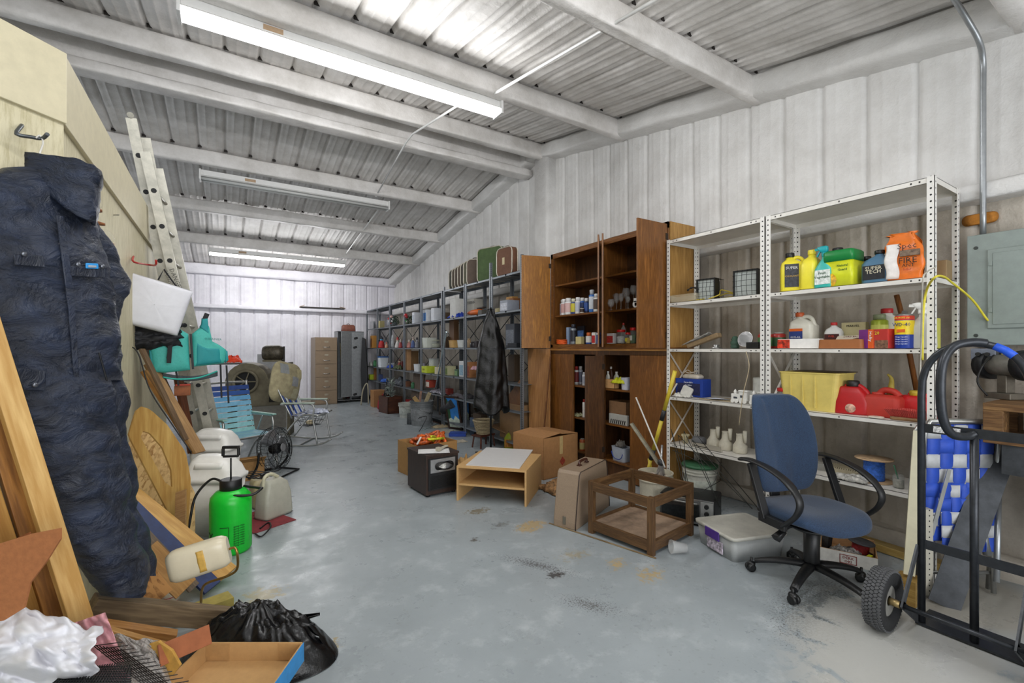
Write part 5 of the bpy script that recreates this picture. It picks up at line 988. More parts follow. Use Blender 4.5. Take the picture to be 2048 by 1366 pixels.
tag(MB().tube([P(1993, 1165, 2.45), P(1997, 985, 2.6)], .014, 10).build('aluminium_tube', GALV), 'short aluminium tube standing under the workbench', 'tube')
tag(MB().tube([P(1975, 1110, 2.6), P(1962, 1045, 2.62)], .02, 10).build('grey_pipe', GALV), 'short thick grey pipe leaning under the workbench', 'pipe')
# ================================================================ hand truck
TB = C('33363b', .35, .5, .2, .05, 25); SX = 2.99
def hp_(x, y): return PX(x, y, SX)
o = thing('hand_truck', 'dark steel hand truck with pneumatic tyre at the right edge', 'hand truck', (SX, .70, 0)); c0 = Vector((SX, .70, 0))
ys = [.868, .675, .49]
def L_(v): return Vector(v) - c0
R0 = 1.20
arch = [L_((SX, ys[0], .02)), L_((SX, ys[0], 1.16))]
for k in range(1, 16):
    a = pi * k / 16; arch.append(L_((SX, (ys[0] + ys[2]) / 2 + (ys[0] - ys[2]) / 2 * cos(a), 1.16 + .265 * sin(a) ** .75)))
arch += [L_((SX, ys[2], 1.16)), L_((SX, ys[2], .02))]
MB().tube(arch, .0165, 12).build('main_frame', TB, o)
MB().tube([L_((SX, ys[1], .02)), L_((SX, ys[1], 1.0))], .0165, 12).build('centre_rail', TB, o)
loop = [(SX, ys[1] + .0, 1.0), (SX - .03, ys[1] + .02, .985), (SX - .10, ys[1] + .055, 1.0), (SX - .14, ys[1] + .075, 1.08), (SX - .15, ys[1] + .08, 1.22), (SX - .13, ys[1] + .075, 1.34), (SX - .08, ys[1] + .05, 1.41), (SX - .03, ys[1] - .0, 1.43), (SX, ys[1] - .04, 1.425)]
MB().tube(smooth_path([L_(v) for v in loop]), .019, 12).build('grab_handle', TB, o)
for z in (1.0, .415): MB().bar(L_((SX - .004, ys[0] + .01, z)), L_((SX - .004, ys[2] - .01, z)), .006, .045).build('cross_bar', TB, o)
MB().box(-.004, -.0035, .02, .12, .985, 1.015, Matrix.Translation((-.006, .0, 0))).build('bar_code_label', C('cfcfd2', .5, 0, .7, 0, 120), o)
MB().bar(L_((SX - .02, ys[0], .0)) + Vector((0, .02, .012)), L_((SX - .02, ys[2], 0)) + Vector((0, -.25, .012)), .20, .010).build('toe_plate', TB, o).location.x += .1
ax0, ax1 = Vector((SX - .20, .96, .15)), Vector((SX - .20, .38, .15))
MB().tube([L_(ax0), L_(ax1)], .011, 10).build('axle', TB, o); MB().tube([L_(ax0 + Vector((0, -.07, 0))), L_(ax0 + Vector((0, -.02, 0)))], .018, 10).build('hub_nut', C('8d7a52', .4, .7), o)
for y in (ys[0], ys[2]):
    MB().bar(L_((SX - .01, y + .012, .40)), L_((SX - .21, y + .012, .14)), .035, .008, (0, 1, 0)).bar(L_((SX - .21, y + .012, .16)), L_((SX - .0, y + .012, .02)), .035, .008, (0, 1, 0)).build('axle_bracket', C('4a4d51', .5, .4, .3, 0, 25), o)
MB().tube([q * 1.0 + Vector((0, 0, .0005)) for q in arch[11:14]], .0175, 12).build('blue_tape', C('1f58d8', .5), o)
def tyre(parent, c, ax, R, w):
    M_ = Matrix.Translation(c) @ ax
    pr = [(R * .5, -w * .32), (R * .62, -w * .5), (R * .85, -w * .52), (R * .96, -w * .44), (R, -w * .2), (R * 1.005, 0), (R, w * .2), (R * .96, w * .44), (R * .85, w * .52), (R * .62, w * .5), (R * .5, w * .32)]
    wh = MB().lathe(pr, n=40, M=M_, caps=False).build('wheel', C('1e1f21', .75, 0, .15, .2, 60), parent)
    b = MB()
    for row in range(5):
        z = (row - 2) * w * .185
        for k in range(52):
            a = 2 * pi * (k + .5 * (row % 2)) / 52; rr = R * (1.004 - .02 * abs(row - 2))
            M2 = M_ @ Matrix.Rotation(a, 4, 'Z') @ Matrix.Translation((rr, 0, z)) @ Matrix.Rotation(.45 if row % 2 else -.45, 4, 'X'); b.box(-.004, .0045, -.0065, .0065, -w * .085, w * .085, M2)
    b.build('tread', C('505153', .85, 0, .1), wh)
    MB().lathe([(R * .52, -w * .3), (R * .5, -w * .2), (R * .2, -w * .12), (R * .2, w * .12), (R * .5, w * .2), (R * .52, w * .3)], n=30, M=M_).build('rim', C('a5a49e', .4, .3), wh)
    MB().lathe([(.02, -w * .55), (.024, -w * .5), (.024, w * .3)], n=16, M=M_).build('hub', C('9a8a60', .35, .8, .2), wh)
    return wh
tyre(o, L_(ax0), Matrix.Rotation(pi / 2, 4, 'X'), .147, .085); tyre(o, L_(ax1 + Vector((0, -.02, 0))), Matrix.Rotation(pi / 2, 4, 'X'), .147, .085)
# ================================================================ folded lawn chair and cream strip
o = thing('folded_lawn_chair', 'folded aluminium lawn chair with blue and white webbing beside the white shelves', 'lawn chair', M=frame(Vector((3.385, 1.01, 0)), Vector((3.735, .79, 0))))
fo = Vector(o.matrix_world.translation); o.matrix_world = Matrix.Translation((fo.x, fo.y, 0)) @ o.matrix_world.to_3x3().to_4x4(); ALU = C('b4b5b2', .3, .8, .1)
def fchair(dy, w, h0, h1, lean):
    pts = [(0, dy, h0), (0, dy + lean * .5, (h0 + h1) / 2), (0, dy + lean, h1 - .05), (.03, dy + lean, h1), (w - .03, dy + lean, h1), (w, dy + lean, h1 - .05), (w, dy + lean * .5, (h0 + h1) / 2), (w, dy, h0)]
    return MB().tube(pts, .0125, 10)
for q in ((0, .42, .012, .99, -.06), (-.05, .40, .012, .86, .02), (.05, .40, .25, .97, -.05)): fchair(*q).build('tube_frame', ALU, o)
for z in (.12, .45, .66): MB().tube([(0, -.03, z), (.41, -.03, z)], .010, 8).build('cross_tube', ALU, o)
MB().bar((.03, -.07, .35), (.13, -.07, .72), .022, .004, (0, 1, 0)).build('hinge_strap', ALU, o); MB().box(-.02, .02, -.09, -.05, .02, .5).build('perforated_strip', holes('b8b4a6', .03, .004, 0), o)
def webbing(xa, xb, za, zb, y0_, y1_):
    for i in range(5): x = xa + (xb - xa) * (i + .5) / 5; MB().grid(lambda u, v: (x + (u - .5) * (xb - xa) * .19, y0_ + (y1_ - y0_) * v - .003 * cos(pi * (v * 8 - .5 + i)), za + (zb - za) * v), 2, 64).build('webbing_strap', C('2a4fb8', .6, 0, .1), o, solid=.0015)
    for j in range(8): z = za + (zb - za) * (j + .5) / 8; v_ = (j + .5) / 8; MB().grid(lambda u, v: (xa + (xb - xa) * u, y0_ + (y1_ - y0_) * v_ + .003 * cos(pi * (u * 5 - .5 + j)), z + (v - .5) * (zb - za) * .115), 40, 2).build('webbing_strap', C('b9bbbd' if j % 3 else '2a4fb8', .6, 0, .1), o, solid=.0015)
webbing(.02, .40, .3, .97, -.03, -.055); webbing(.1, .40, .25, .85, -.06, -.03)
board('cream_strip', 'cream painted strip with screw holes leaning beside the folded chair', 'strip', P(1818, 1150, 2.52), P(1838, 862, 2.54), .05, .014, C('c9c3a8', .6, 0, .05), up=(1, .4, 0))
# ================================================================ office chair
CHX, CHY = 2.955, 1.365; FAB = None
def fabric(name, c1, c2, s=260):
    mt, nt, p = newmat(name); L = nt.links; tc = nd(nt, 'ShaderNodeTexCoord'); w1 = nd(nt, 'ShaderNodeTexNoise'); w1.inputs['Scale'].default_value = s; w2 = nd(nt, 'ShaderNodeTexNoise'); w2.inputs['Scale'].default_value = 3
    L.new(tc.outputs['Object'], w1.inputs[0]); L.new(tc.outputs['Object'], w2.inputs[0]); ad = nd(nt, 'ShaderNodeMath', operation='MULTIPLY_ADD'); ad.inputs[1].default_value = .5; L.new(w2.outputs[0], ad.inputs[0]); L.new(w1.outputs[0], ad.inputs[2])
    cr = nd(nt, 'ShaderNodeValToRGB'); cr.color_ramp.elements[0].position = .5; cr.color_ramp.elements[1].position = 1.0; cr.color_ramp.elements[0].color = lin(c2); cr.color_ramp.elements[1].color = lin(c1)
    L.new(ad.outputs[0], cr.inputs[0]); L.new(cr.outputs[0], p.inputs['Base Color']); p.inputs['Roughness'].default_value = .9
    bp = nd(nt, 'ShaderNodeBump'); bp.inputs['Strength'].default_value = .25; bp.inputs['Distance'].default_value = .002; L.new(w1.outputs[0], bp.inputs['Height']); L.new(bp.outputs[0], p.inputs['Normal']); p.inputs['Sheen Weight'].default_value = .2
    return mt
FAB = fabric('chair_fabric', '2a4362', '16263c'); PLA = C('17181a', .42, 0, .1)
# local frame: +X right of the sitter, -Y forward. The photo's chair faces right and toward the viewer
FWD = Vector((-.31, -.95, 0)).normalized(); RZC = atan2(FWD.y, FWD.x) + pi / 2
ch = thing('office_chair', 'blue fabric office chair on a five-star black base', 'chair', (CHX, CHY, 0), RZC)
def seatpt(u, v):
    a = 2 * pi * u; e = .75; rx, ry = .262, .262; x = math.copysign(abs(cos(a)) ** e, cos(a)); y = math.copysign(abs(sin(a)) ** e, sin(a))
    if v < .5: k = sin(v * pi); z = .395 + .03 * (1 - cos(v * pi)) - .0
    else: k = sin((1 - v) * pi); z = .425 + .045 * sin((v - .5) * pi) ** .8
    k = k ** .45; yy = y * ry * k
    if v > .5: z += .012 * (x * k) ** 2 - .008 * (1 - k)
    z -= .03 * max(0, (-yy - .12) / .12) ** 2
    return (x * rx * k, yy, z)
MB().grid(seatpt, 48, 24).build('seat', FAB, ch)
MB().rrect([(.375, .20, .19, .08), (.40, .235, .225, .09)]).build('seat_shell', PLA, ch)
def backpt(u, v):
    a = 2 * pi * u; side = cos(a); t = sin(a)
    hh = v; z = .50 + .60 * (1 - cos(pi * v)) / 2
    wd = .235 * (sin(pi * (.12 + .80 * v)) ** .55) * (1 if v < .999 else .2) * (min(1, v / .04) ** .5 if v < .04 else 1) * (min(1, (1 - v) / .05) ** .5)
    x = math.copysign(abs(side) ** .8, side) * wd; th = .04 * (min(1, v / .03) ** .5) * (min(1, (1 - v) / .04) ** .5)
    y = .235 + .05 * sin(pi * v) * .0 + .10 * (v - .2) + .03 * sin(pi * v * 1.2) * -1 - .055 * (x / .235) ** 2 + t * th
    groove = -.009 * math.exp(-((abs(x) - .075 - .06 * (v - .5)) / .012) ** 2) * (1 if t < 0 and .15 < v < .9 else 0)
    return (x, y - groove, z)
MB().grid(backpt, 64, 60).build('backrest', FAB, ch)
MB().bar((0, .12, .375), (0, .27, .40), .07, .02).bar((0, .27, .39), (0, .30, .72), .07, .018, (0, 1, 0)).build('back_bracket', PLA, ch, bevel=.004)
for s in (-1, 1):
    MB().bar((s * .285, .04, .40), (s * .285, .16, .70), .022, .05, (1, 0, 0)).build('arm_strut', PLA, ch, bevel=.004); MB().bar((s * .285, .09, .40), (s * .285, -.10, .40), .026, .05, (0, 0, 1)).bar((s * .17, .0, .385), (s * .29, .0, .39), .14, .018).build('arm_base', PLA, ch, bevel=.004)
    pts = smooth_path([(s * .285, .24, .705), (s * .285, .16, .715), (s * .285, .02, .70), (s * .285, -.11, .655), (s * .285, -.19, .575), (s * .285, -.17, .49), (s * .285, -.08, .40)], 6)
    b = MB(); n = len(pts)

    R = []
    for i, q in enumerate(pts):
        t = (pts[min(i + 1, n - 1)] - pts[max(i - 1, 0)]).normalized(); nn = Vector((1, 0, 0)); m_ = t.cross(nn).normalized(); nn = m_.cross(t); wq = .024 if q.z < .62 else .03
        R.append([q + nn * wq * cos(a) + m_ * .012 * sin(a) for a in [2 * pi * k / 12 for k in range(12)]])
    b.rings(R).build('armrest', PLA, ch)
MB().lathe([(.04, .13), (.042, .14), (.042, .30), (.03, .31), (.03, .38)], n=22).build('gas_lift_cover', PLA, ch)
MB().rrect([(.345, .09, .11, .02), (.378, .10, .12, .02)]).build('tilt_mechanism', C('2a2b2c', .5, .3), ch)
MB().tube(smooth_path([(-.08, .02, .36), (-.16, .0, .35), (-.21, .0, .33)]), .005, 8).build('height_lever', PLA, ch); MB().rrect([(0, .012, .018, .006), (.07, .018, .024, .008)], M=Matrix.Translation((-.20, 0, .335)) @ Matrix.Rotation(radians(-125), 4, 'Y')).build('lever_paddle', PLA, ch)
for k in range(5):
    a = radians(45 + 72 * k) - RZC; d = Vector((cos(a), sin(a), 0))
    R = []
    for i in range(8):
        t = i / 7; c_ = d * (.03 + .27 * t) + Vector((0, 0, .115 - .045 * t * t)); w_ = .034 - .012 * t; pr = Vector((-d.y, d.x, 0)); R.append([c_ + pr * w_ * cos(q) + Vector((0, 0, .022 * (1 - .3 * t) * sin(q))) for q in [2 * pi * j / 10 for j in range(10)]])
    MB().rings(R).build('base_arm', PLA, ch)
    c_ = d * .318; pr = Vector((-d.y, d.x, 0)); cs = MB(); MC = Matrix.Translation((c_.x, c_.y, .026)) @ Matrix.Rotation(atan2(d.y, d.x) + .6 * k, 4, 'Z')
    for s in (-1, 1): cs.lathe([(.012, -.009), (.024, -.009), (.026, 0), (.024, .009), (.012, .009)], n=18, M=MC @ Matrix.Translation((.006, s * .014, 0)) @ Matrix.Rotation(pi / 2, 4, 'X'))
    cs.ball((c_.x, c_.y, .045), .022, 12, (1.1, 1.1, .9)).tube([(c_.x, c_.y, .04), (c_.x, c_.y, .085)], .008, 8)
    cs.build('caster', C('101112', .4, 0, .1), ch)
# ================================================================ storage tub, cup, oven, box of odds and ends
pf = G(1482, 1140); pf = Vector((pf.x + .03, pf.y + .07, 0)); ang = radians(-17); ex = Vector((cos(ang), sin(ang), 0)); ey = Vector((-ex.y, ex.x, 0)); w_, d_, h_ = .43, .38, .155
c_ = pf + ex * w_ / 2 + ey * d_ / 2
o = thing('storage_tub', 'clear plastic storage tub with dusty lid and purple latch', 'storage tub', c_, ang); CLR = C('d3d6d5', .25, 0, .05, 0, 12, .45)
MB().rrect([(0, w_ * .46, d_ * .46, .03), (h_ * .95, w_ / 2, d_ / 2, .035), (h_ * .95, w_ / 2 - .004, d_ / 2 - .004, .033), (.004, w_ * .46 - .004, d_ * .46 - .004, .028)]).build('body', CLR, o)
MB().rrect([(h_ * .93, w_ / 2 + .010, d_ / 2 + .010, .04), (h_ + .008, w_ / 2 + .012, d_ / 2 + .012, .04), (h_ + .012, w_ / 2, d_ / 2, .035), (h_ + .006, w_ / 2 - .012, d_ / 2 - .012, .03)]).build('lid', C('c4c2b8', .45, 0, .12, 0, 7, .12), o)
MB().box(-w_ / 2 - .016, -w_ / 2 - .006, -.07, .07, h_ * .62, h_ * 1.02).build('latch', C('4a2f80', .4), o, bevel=.004); MB().box(-w_ / 2 - .004, -w_ / 2 + .004, -.09, .06, h_ * .12, h_ * .6).build('printed_label', C('b3a9b5', .5, 0, .7, 0, 50), o)
MB().grid(lambda u, v: ((u - .5) * w_ * .84, (v - .5) * d_ * .84, .03 + .03 * abs(nz(u * 5, v * 5, 2))), 12, 10).build('contents', C('8f9290', .8, 0, .3), o)
cl = G(1357, 1110); o = thing('plastic_cup', 'clear plastic cup lying on its side by the brown frame table', 'cup', M=Matrix.Translation((cl.x, cl.y + .02, .046)) @ Matrix.Rotation(RW - .5, 4, 'Z') @ Matrix.Rotation(radians(84), 4, 'X'))
MB().lathe([(.03, -.07), (.045, .03), (.047, .032), (.047, .036), (.043, .034), (.028, -.067)], n=28).build('body', C('dfe1e0', .12, 0, 0, 0, 18, .75), o)
oc = Vector((3.25, 2.42, 0)); o = thing('toaster_oven', 'black and chrome toaster oven on the floor under the white shelves', 'toaster oven', oc, RW + .42); w_, d_, h_ = .42, .30, .22
MB().box(-w_ / 2, w_ / 2, -d_ / 2, d_ / 2, .015, h_).build('body', C('202123', .4, .2, .1), o, bevel=.01); MB().box(-w_ / 2 + .004, w_ / 2 - .004, -d_ / 2 - .008, -d_ / 2, .02, h_ - .006).build('chrome_front', C('a2a3a3', .25, .8, .08), o, bevel=.003)
MB().box(-w_ / 2 + .02, w_ / 2 - .11, -d_ / 2 - .012, -d_ / 2 - .006, .04, h_ - .045).build('glass_door', C('2a2d2e', .06, 0, .3), o); MB().tube([(-w_ / 2 + .03, -d_ / 2 - .03, h_ - .035), (w_ / 2 - .12, -d_ / 2 - .03, h_ - .035)], .007, 8).build('door_handle', ALU, o)
MB().box(w_ / 2 - .10, w_ / 2 - .01, -d_ / 2 - .012, -d_ / 2 - .006, .03, h_ - .02).build('control_panel', C('b9bab8', .3, .6), o)
for z in (.06, .115, .17): MB().lathe([(.018, 0), (.016, .018)], n=16, M=Matrix.Translation((w_ / 2 - .055, -d_ / 2 - .012, z)) @ Matrix.Rotation(pi / 2, 4, 'X')).build('knob', C('18191a', .4), o)
for sx in (-1, 1):
    for sy in (-1, 1): MB().box(sx * w_ * .42 - .01, sx * w_ * .42 + .01, sy * d_ * .4 - .01, sy * d_ * .4 + .01, 0, .016).build('foot', C('18191a', .5), o)
A, Cn = Vector((3.36, 1.47, 0)), Vector((3.46, 1.23, 0)); ang = atan2((Cn - A).y, (Cn - A).x)
o = carton('open_shallow_carton', 'shallow white and brown carton full of odds and ends behind the chair', (A + Cn) / 2 + Vector((.15, .07, 0)), .30, .34, .085, ang, tape=False, col='b58d62', cat='carton')
MB().box(-.15, .15, -.1725, -.1705, .001, .084).build('white_printed_side', C('dcd9d2', .6), o)
b = MB()
for q in ((-.045, .045, .065, .069), (-.045, .045, .012, .016), (-.045, -.041, .012, .069), (.041, .045, .012, .069)): b.box(q[0], q[1], -.1745, -.173, q[2], q[3])
b.build('red_logo_frame', C('8a2f2c', .5), o); text(o, 'DERK', .024, '8a2f2c', (0, -.1745, .05)); text(o, 'OKI', .024, '8a2f2c', (0, -.1745, .027))
oc = (A + Cn) / 2 + Vector((.15, .07, 0))
spool('wire_spool', 'spool of red wire with orange printed black flange in the carton', oc + Vector((.05, -.05, .03)), .075, .045, .08, '8a1f22', '3a3a3c', tilt=.12, rz=.4)
crumple('hardware_bag', 'clear bag of small parts in the shallow carton', 'plastic bag', oc + Vector((-.04, .0, .01)), .2, .18, .07, C('8d8a86', .2, 0, .8, 0, 40), 61)
tag(MB().box(-.03, .03, -.02, .02, 0, .11).build('black_pouch', C('121214', .6), M=Matrix.Translation(oc + Vector((-.03, .12, .012))) @ Matrix.Rotation(.3, 4, 'Y')), 'black pouch standing in the back of the shallow carton', 'pouch')
tag(MB().box(-.02, .02, -.012, .012, 0, .04).build('yellow_tool', C('c9cf2a', .5), M=Matrix.Translation(oc + Vector((-.0, -.125, .01)))), 'small yellow-green item in the near corner of the carton', 'tool')
board('yellow_floor_board', 'pale yellow board on the floor against the wall behind the carton', 'board', (3.82, .93, .03), (3.90, 2.0, .03), .09, .05, wood('bda66a', '93793f', 'X', 8)); tag(MB().box(-.06, .06, -.05, .05, 0, .135).build('wood_block', wood('b89a56', '8f6f35', 'Y', 8), M=Matrix.Translation(Z0(P(1816, 1150, 2.54), .001))), 'short pale wood block beside the folded lawn chair', 'block')

# ================================================================ buckets, wire stand, loppers and tripod by the white shelves
bl = Vector((3.18, 2.80, 0)); 
bucket('white_bucket', 'open off-white bucket with rags beside the silver tripod', (3.20, 2.74, 0), .29, .32, 'cdc8b4', 1.0, fill='c9bdb0')
bucket('lidded_bucket', 'white bucket with green rim and teal printing under the shelf', (3.62, 2.60, 0), .29, .36, 'c9c8bd', RW + .5, lid='3a6a4a', band='bfc4b8')
b = MB(); top = [P(1342, 858, 3.95), P(1356, 870, 3.85), P(1368, 862, 3.9), P(1385, 880, 3.8), P(1397, 875, 3.8)]; bot = [P(1372, 1000, 3.6), P(1385, 1010, 3.45), P(1440, 1015, 3.5), P(1505, 1018, 3.35), P(1515, 1015, 3.3)]
for i in range(5): b.tube([top[i], bot[i]], .0028, 5); b.tube([top[i], bot[(i * 2 + 1) % 5]], .0028, 5)
b.tube([P(1350, 975, 3.7), P(1400, 985, 3.6), P(1440, 962, 3.6)], .0028, 5); b.tube([P(1345, 900, 3.85), P(1380, 915, 3.8), P(1410, 930, 3.6)], .0028, 5)
tag(b.build('wire_plant_stand', C('3a3c38', .5, .5)), 'tangle of thin dark wire stakes in front of the bottom shelf', 'wire stand')
def lopper(label, p, q, foot2):
    o = thing('loppers', label, 'loppers', Z0(q)); off = Z0(q); y_ = C('d2bb38', .4, 0, .1); m_ = (p * .38 + q * .62)
    MB().tube([p - off, p * .7 + q * .3 - off], .017, 12).build('upper_handle', y_, o); MB().tube([p * .7 + q * .3 - off, p * .62 + q * .38 - off], .020, 12).build('grip_collar', C('26282b', .5), o)
    MB().tube([p * .62 + q * .38 - off, m_ - off], .017, 12).build('upper_tube', y_, o); MB().tube([m_ - off, (p * .3 + q * .7) - off], .022, 12).build('joint_collar', C('26282b', .5), o)
    MB().tube([p * .3 + q * .7 - off, q - off], .015, 12).build('lower_tube', y_, o); MB().tube([p * .3 + q * .7 - off + Vector((0, .02, 0)), foot2 - off], .015, 12).build('lower_tube', y_, o)
lopper('yellow tubed pole leaning against the white shelving post', P(1350, 742, 4.0), G(1283, 992) + Vector((0, 0, .02)), G(1306, 992) + Vector((0, 0, .02)))
def tripod(label, apex, feet, m, top=None, r=.008, name='tripod'):
    o = thing(name, label, 'tripod', Z0(apex)); off = Z0(apex)
    for f in feet:
        f = Vector(f) + Vector((0, 0, .01)); mid = apex * .45 + f * .55
        MB().tube([apex - off, mid - off], r * 1.5, 10).tube([mid - off, f - off], r, 10).build('leg', m, o)
    MB().ball(apex - off, .03, 12).build('hub', C('2a2b2d', .5), o)
    if top is not None: MB().tube([apex - off, top - off], r * 1.2, 10).build('centre_column', m, o)
    return o
tripod('silver camera tripod beside the yellow pole', P(1322, 925, 3.9), [G(1300, 993), G(1322, 1001), G(1337, 990)], C('b9babc', .3, .7), P(1324, 890, 3.95))
o = thing('slide_rail', 'old silver grooved metal rail leaning toward the tripod', 'rail', M=frame(P(1263, 847, 4.15), P(1318, 928, 3.95)))
L0 = (P(1263, 847, 4.15) - P(1318, 928, 3.95)).length; MB().box(0, L0, -.025, .025, -.006, .006).build('body', C('b5b1a2', .35, .6, .2), o, bevel=.002); MB().box(0, L0, -.006, .006, .006, .014).build('raised_rib', C('8d887a', .4, .6), o)
tag(MB().tube([P(1272, 795, 4.25), P(1330, 935, 3.85)], .007, 8).build('white_rod', C('d4d2cc', .4)), 'thin white rod leaning between the cabinet and the tripod', 'rod')
crumple('blue_plastic_bag', 'small blue plastic bag behind the brown frame table', 'plastic bag', G(1325, 985) + Vector((.12, -.05, .002)), .1, .12, .05, C('2458b8', .4), 62)

# ================================================================ brown frame table
fl, fr_, br = G(1176, 1065), G(1305, 1115), G(1381, 1070); e1 = (fr_ - fl); w_ = e1.length; ang = atan2(e1.y, e1.x); BW = wood('7d5c38', '4c341c', 'X', 12, .5); d_ = .56; h_ = .395
cc = fl + Vector((cos(ang), sin(ang), 0)) * w_ / 2 + Vector((-sin(ang), cos(ang), 0)) * d_ / 2
o = thing('wooden_frame_table', 'brown wooden table frame without a top, with a dusty lower shelf', 'table', cc, ang)
for sx in (-1, 1):
    for sy in (-1, 1): MB().box(sx * w_ / 2 - .022 * (sx > 0) * 2 , sx * w_ / 2 + .022 * (sx < 0) * 2, sy * d_ / 2 - .04 * (sy > 0), sy * d_ / 2 + .04 * (sy < 0), 0, h_).build('leg', wood('7d5c38', '4c341c', 'Z', 12, .5), o, bevel=.002)
for sy in (-1, 1): MB().box(-w_ / 2 + .044, w_ / 2 - .044, sy * (d_ / 2 - .012) - .012, sy * (d_ / 2 - .012) + .012, h_ - .07, h_ - .003).build('rail', BW, o, bevel=.002); MB().box(-w_ / 2 + .044, w_ / 2 - .044, sy * (d_ / 2 - .012) - .012, sy * (d_ / 2 - .012) + .012, .03, .10).build('rail', BW, o, bevel=.002)
for sx in (-1, 1): MB().box(sx * (w_ / 2 - .012) - .012, sx * (w_ / 2 - .012) + .012, -d_ / 2 + .04, d_ / 2 - .04, h_ - .07, h_ - .003).build('rail', wood('7d5c38', '4c341c', 'Y', 12, .5), o, bevel=.002); MB().box(sx * (w_ / 2 - .012) - .012, sx * (w_ / 2 - .012) + .012, -d_ / 2 + .04, d_ / 2 - .04, .03, .10).build('rail', wood('7d5c38', '4c341c', 'Y', 12, .5), o, bevel=.002)
MB().box(-w_ / 2 + .024, w_ / 2 - .024, -d_ / 2 + .024, d_ / 2 - .024, .07, .085).build('lower_shelf', C('8d7763', .8, 0, .38, 0, 6), o)
board('thin_trim_strip', 'thin pale wooden strip lying on the floor in front of the brown case', 'strip', G(1098, 1047) + Vector((0, 0, .004)), G(1300, 1112) + Vector((0, -.05, .004)), .015, .006, wood('a08a68', '6f5a3c', 'X', 12))
# ================================================================ tan case (sewing machine cover)
p1 = Vector((2.24, 2.90, 0)); o = thing('machine_case', 'tan hard case with brown carry handle standing on the floor', 'case', (2.55, 2.95, 0), radians(24)); CM = C('8d7a66', .55, 0, .06, .1, 90); CM2 = C('ab9c84', .55, 0, .06, .1, 90)
Rr = []
L_h, hh = .335, .43
def cring(y, e):
    pr = []
    for (z, hx, rr) in ((0, L_h, 0), (.05, L_h, 0), (hh * .75, L_h * .86, 0), (hh * .95, L_h * .80, 0), (hh, L_h * .74, 0)): pr.append((z, hx - e))
    return [Vector((-hx, y, z)) for z, hx in pr] + [Vector((hx, y, z)) for z, hx in pr[::-1]]
MB().rings([cring(-.10, .012), cring(-.095, 0), cring(.095, 0), cring(.10, .012)], smooth=False).build('body', CM, o, bevel=.006)
MB().tube([Vector(q) for q in cring(-.098, -.003)], .004, 6).build('edge_seam', C('3a2c22', .6), o)
MB().tube(smooth_path([(-.07, 0, hh + .0), (-.06, 0, hh + .03), (.06, 0, hh + .03), (.07, 0, hh)]), .011, 10).build('carry_handle', C('3f2118', .35), o)
for s in (-1, 1): MB().box(s * .07 - .02, s * .07 + .02, -.015, .015, hh - .002, hh + .008).build('handle_mount', C('3f2118', .35), o)
MB().box(-L_h - .006, -L_h + .004, -.012, .012, .03, .09).build('latch', C('8c8577', .35, .7), o)
# ================================================================ particleboard stand and white panel
p0, p1 = G(913, 1001), G(1053, 1014); e1 = p1 - p0; ang = atan2(e1.y, e1.x); w_ = e1.length; d_ = .66; h_ = .32; cc = p0 + Vector((cos(ang), sin(ang), 0)) * w_ / 2 + Vector((-sin(ang), cos(ang), 0)) * d_ / 2
PB = C('c29b66', .6, 0, .07, .05, 60); PBE = C('b8925c', .6, 0, .2, 0, 80)
o = thing('particleboard_stand', 'low particleboard stand with one shelf in the middle of the aisle', 'stand', cc, ang)
for s in (-1, 1): MB().box(s * w_ / 2 - .018 * (s > 0), s * w_ / 2 + .018 * (s < 0), -d_ / 2, d_ / 2, 0, h_ - .018).build('side_panel', PB, o, bevel=.001)
MB().box(-w_ / 2, w_ / 2, -d_ / 2, d_ / 2, h_ - .018, h_).build('top_panel', PB, o, bevel=.001)
MB().box(-w_ / 2 + .018, w_ / 2 - .018, -d_ / 2 + .01, d_ / 2, .14, .158).build('shelf', PB, o, bevel=.001); MB().box(-w_ / 2 + .018, w_ / 2 - .018, d_ / 2 - .02, d_ / 2 - .004, .16, h_ - .018).build('back_panel', PB, o)
pts = [G(932, 930, h_ + .004), G(1039, 937, h_ + .004), G(1066, 900, h_ + .004), G(973, 895, h_ + .004)]
tag(hull_panel('white_board', pts, .006, C('d5d4d3', .35, 0, .02)), 'white sheet of board lying on the particleboard stand', 'board')
crumple('patterned_cloth', 'orange and green patterned cloth spilling behind the stand', 'cloth', (2.76, 3.58, .001), .24, .3, .13, C('8d6a44', .8, 0, .8, .2, 22), 71)
# ================================================================ big carton
p0, pr = G(1086, 965), G(1155, 947); ang = atan2((pr - p0).y, (pr - p0).x) + .0; w_, d_, h_ = .54, .50, .44; cc = p0 + Vector((cos(ang), sin(ang), 0)) * w_ / 2 + Vector((-sin(ang), cos(ang), 0)) * d_ / 2 + Vector((.05, .06, 0))
o = carton('cardboard_box', 'large closed cardboard box with red stamp in front of the cabinet', cc, w_, d_, h_, ang, flaps=((1, 4, .25), (3, 6, .26)), col='a87a4c')
for (a, b_) in ((0, 1),): MB().box(-w_ * .02, w_ * .1, -d_ / 2 - .0012, -d_ / 2 - .0008, h_ * .3, h_ * .31).prism([(-.045, .16), (0, .11), (.045, .16), (.0, .21)], .001, Matrix.Translation((.02, -d_ / 2 - .001, 0))).build('red_stamp', C('9c3a26', .7, 0, .5, 0, 60), o)
MB().box(.05, .22, -.05, .1, h_ + .006, h_ + .0072).build('shipping_label', C('d5d3cc', .6, 0, .2, 0, 50), o)
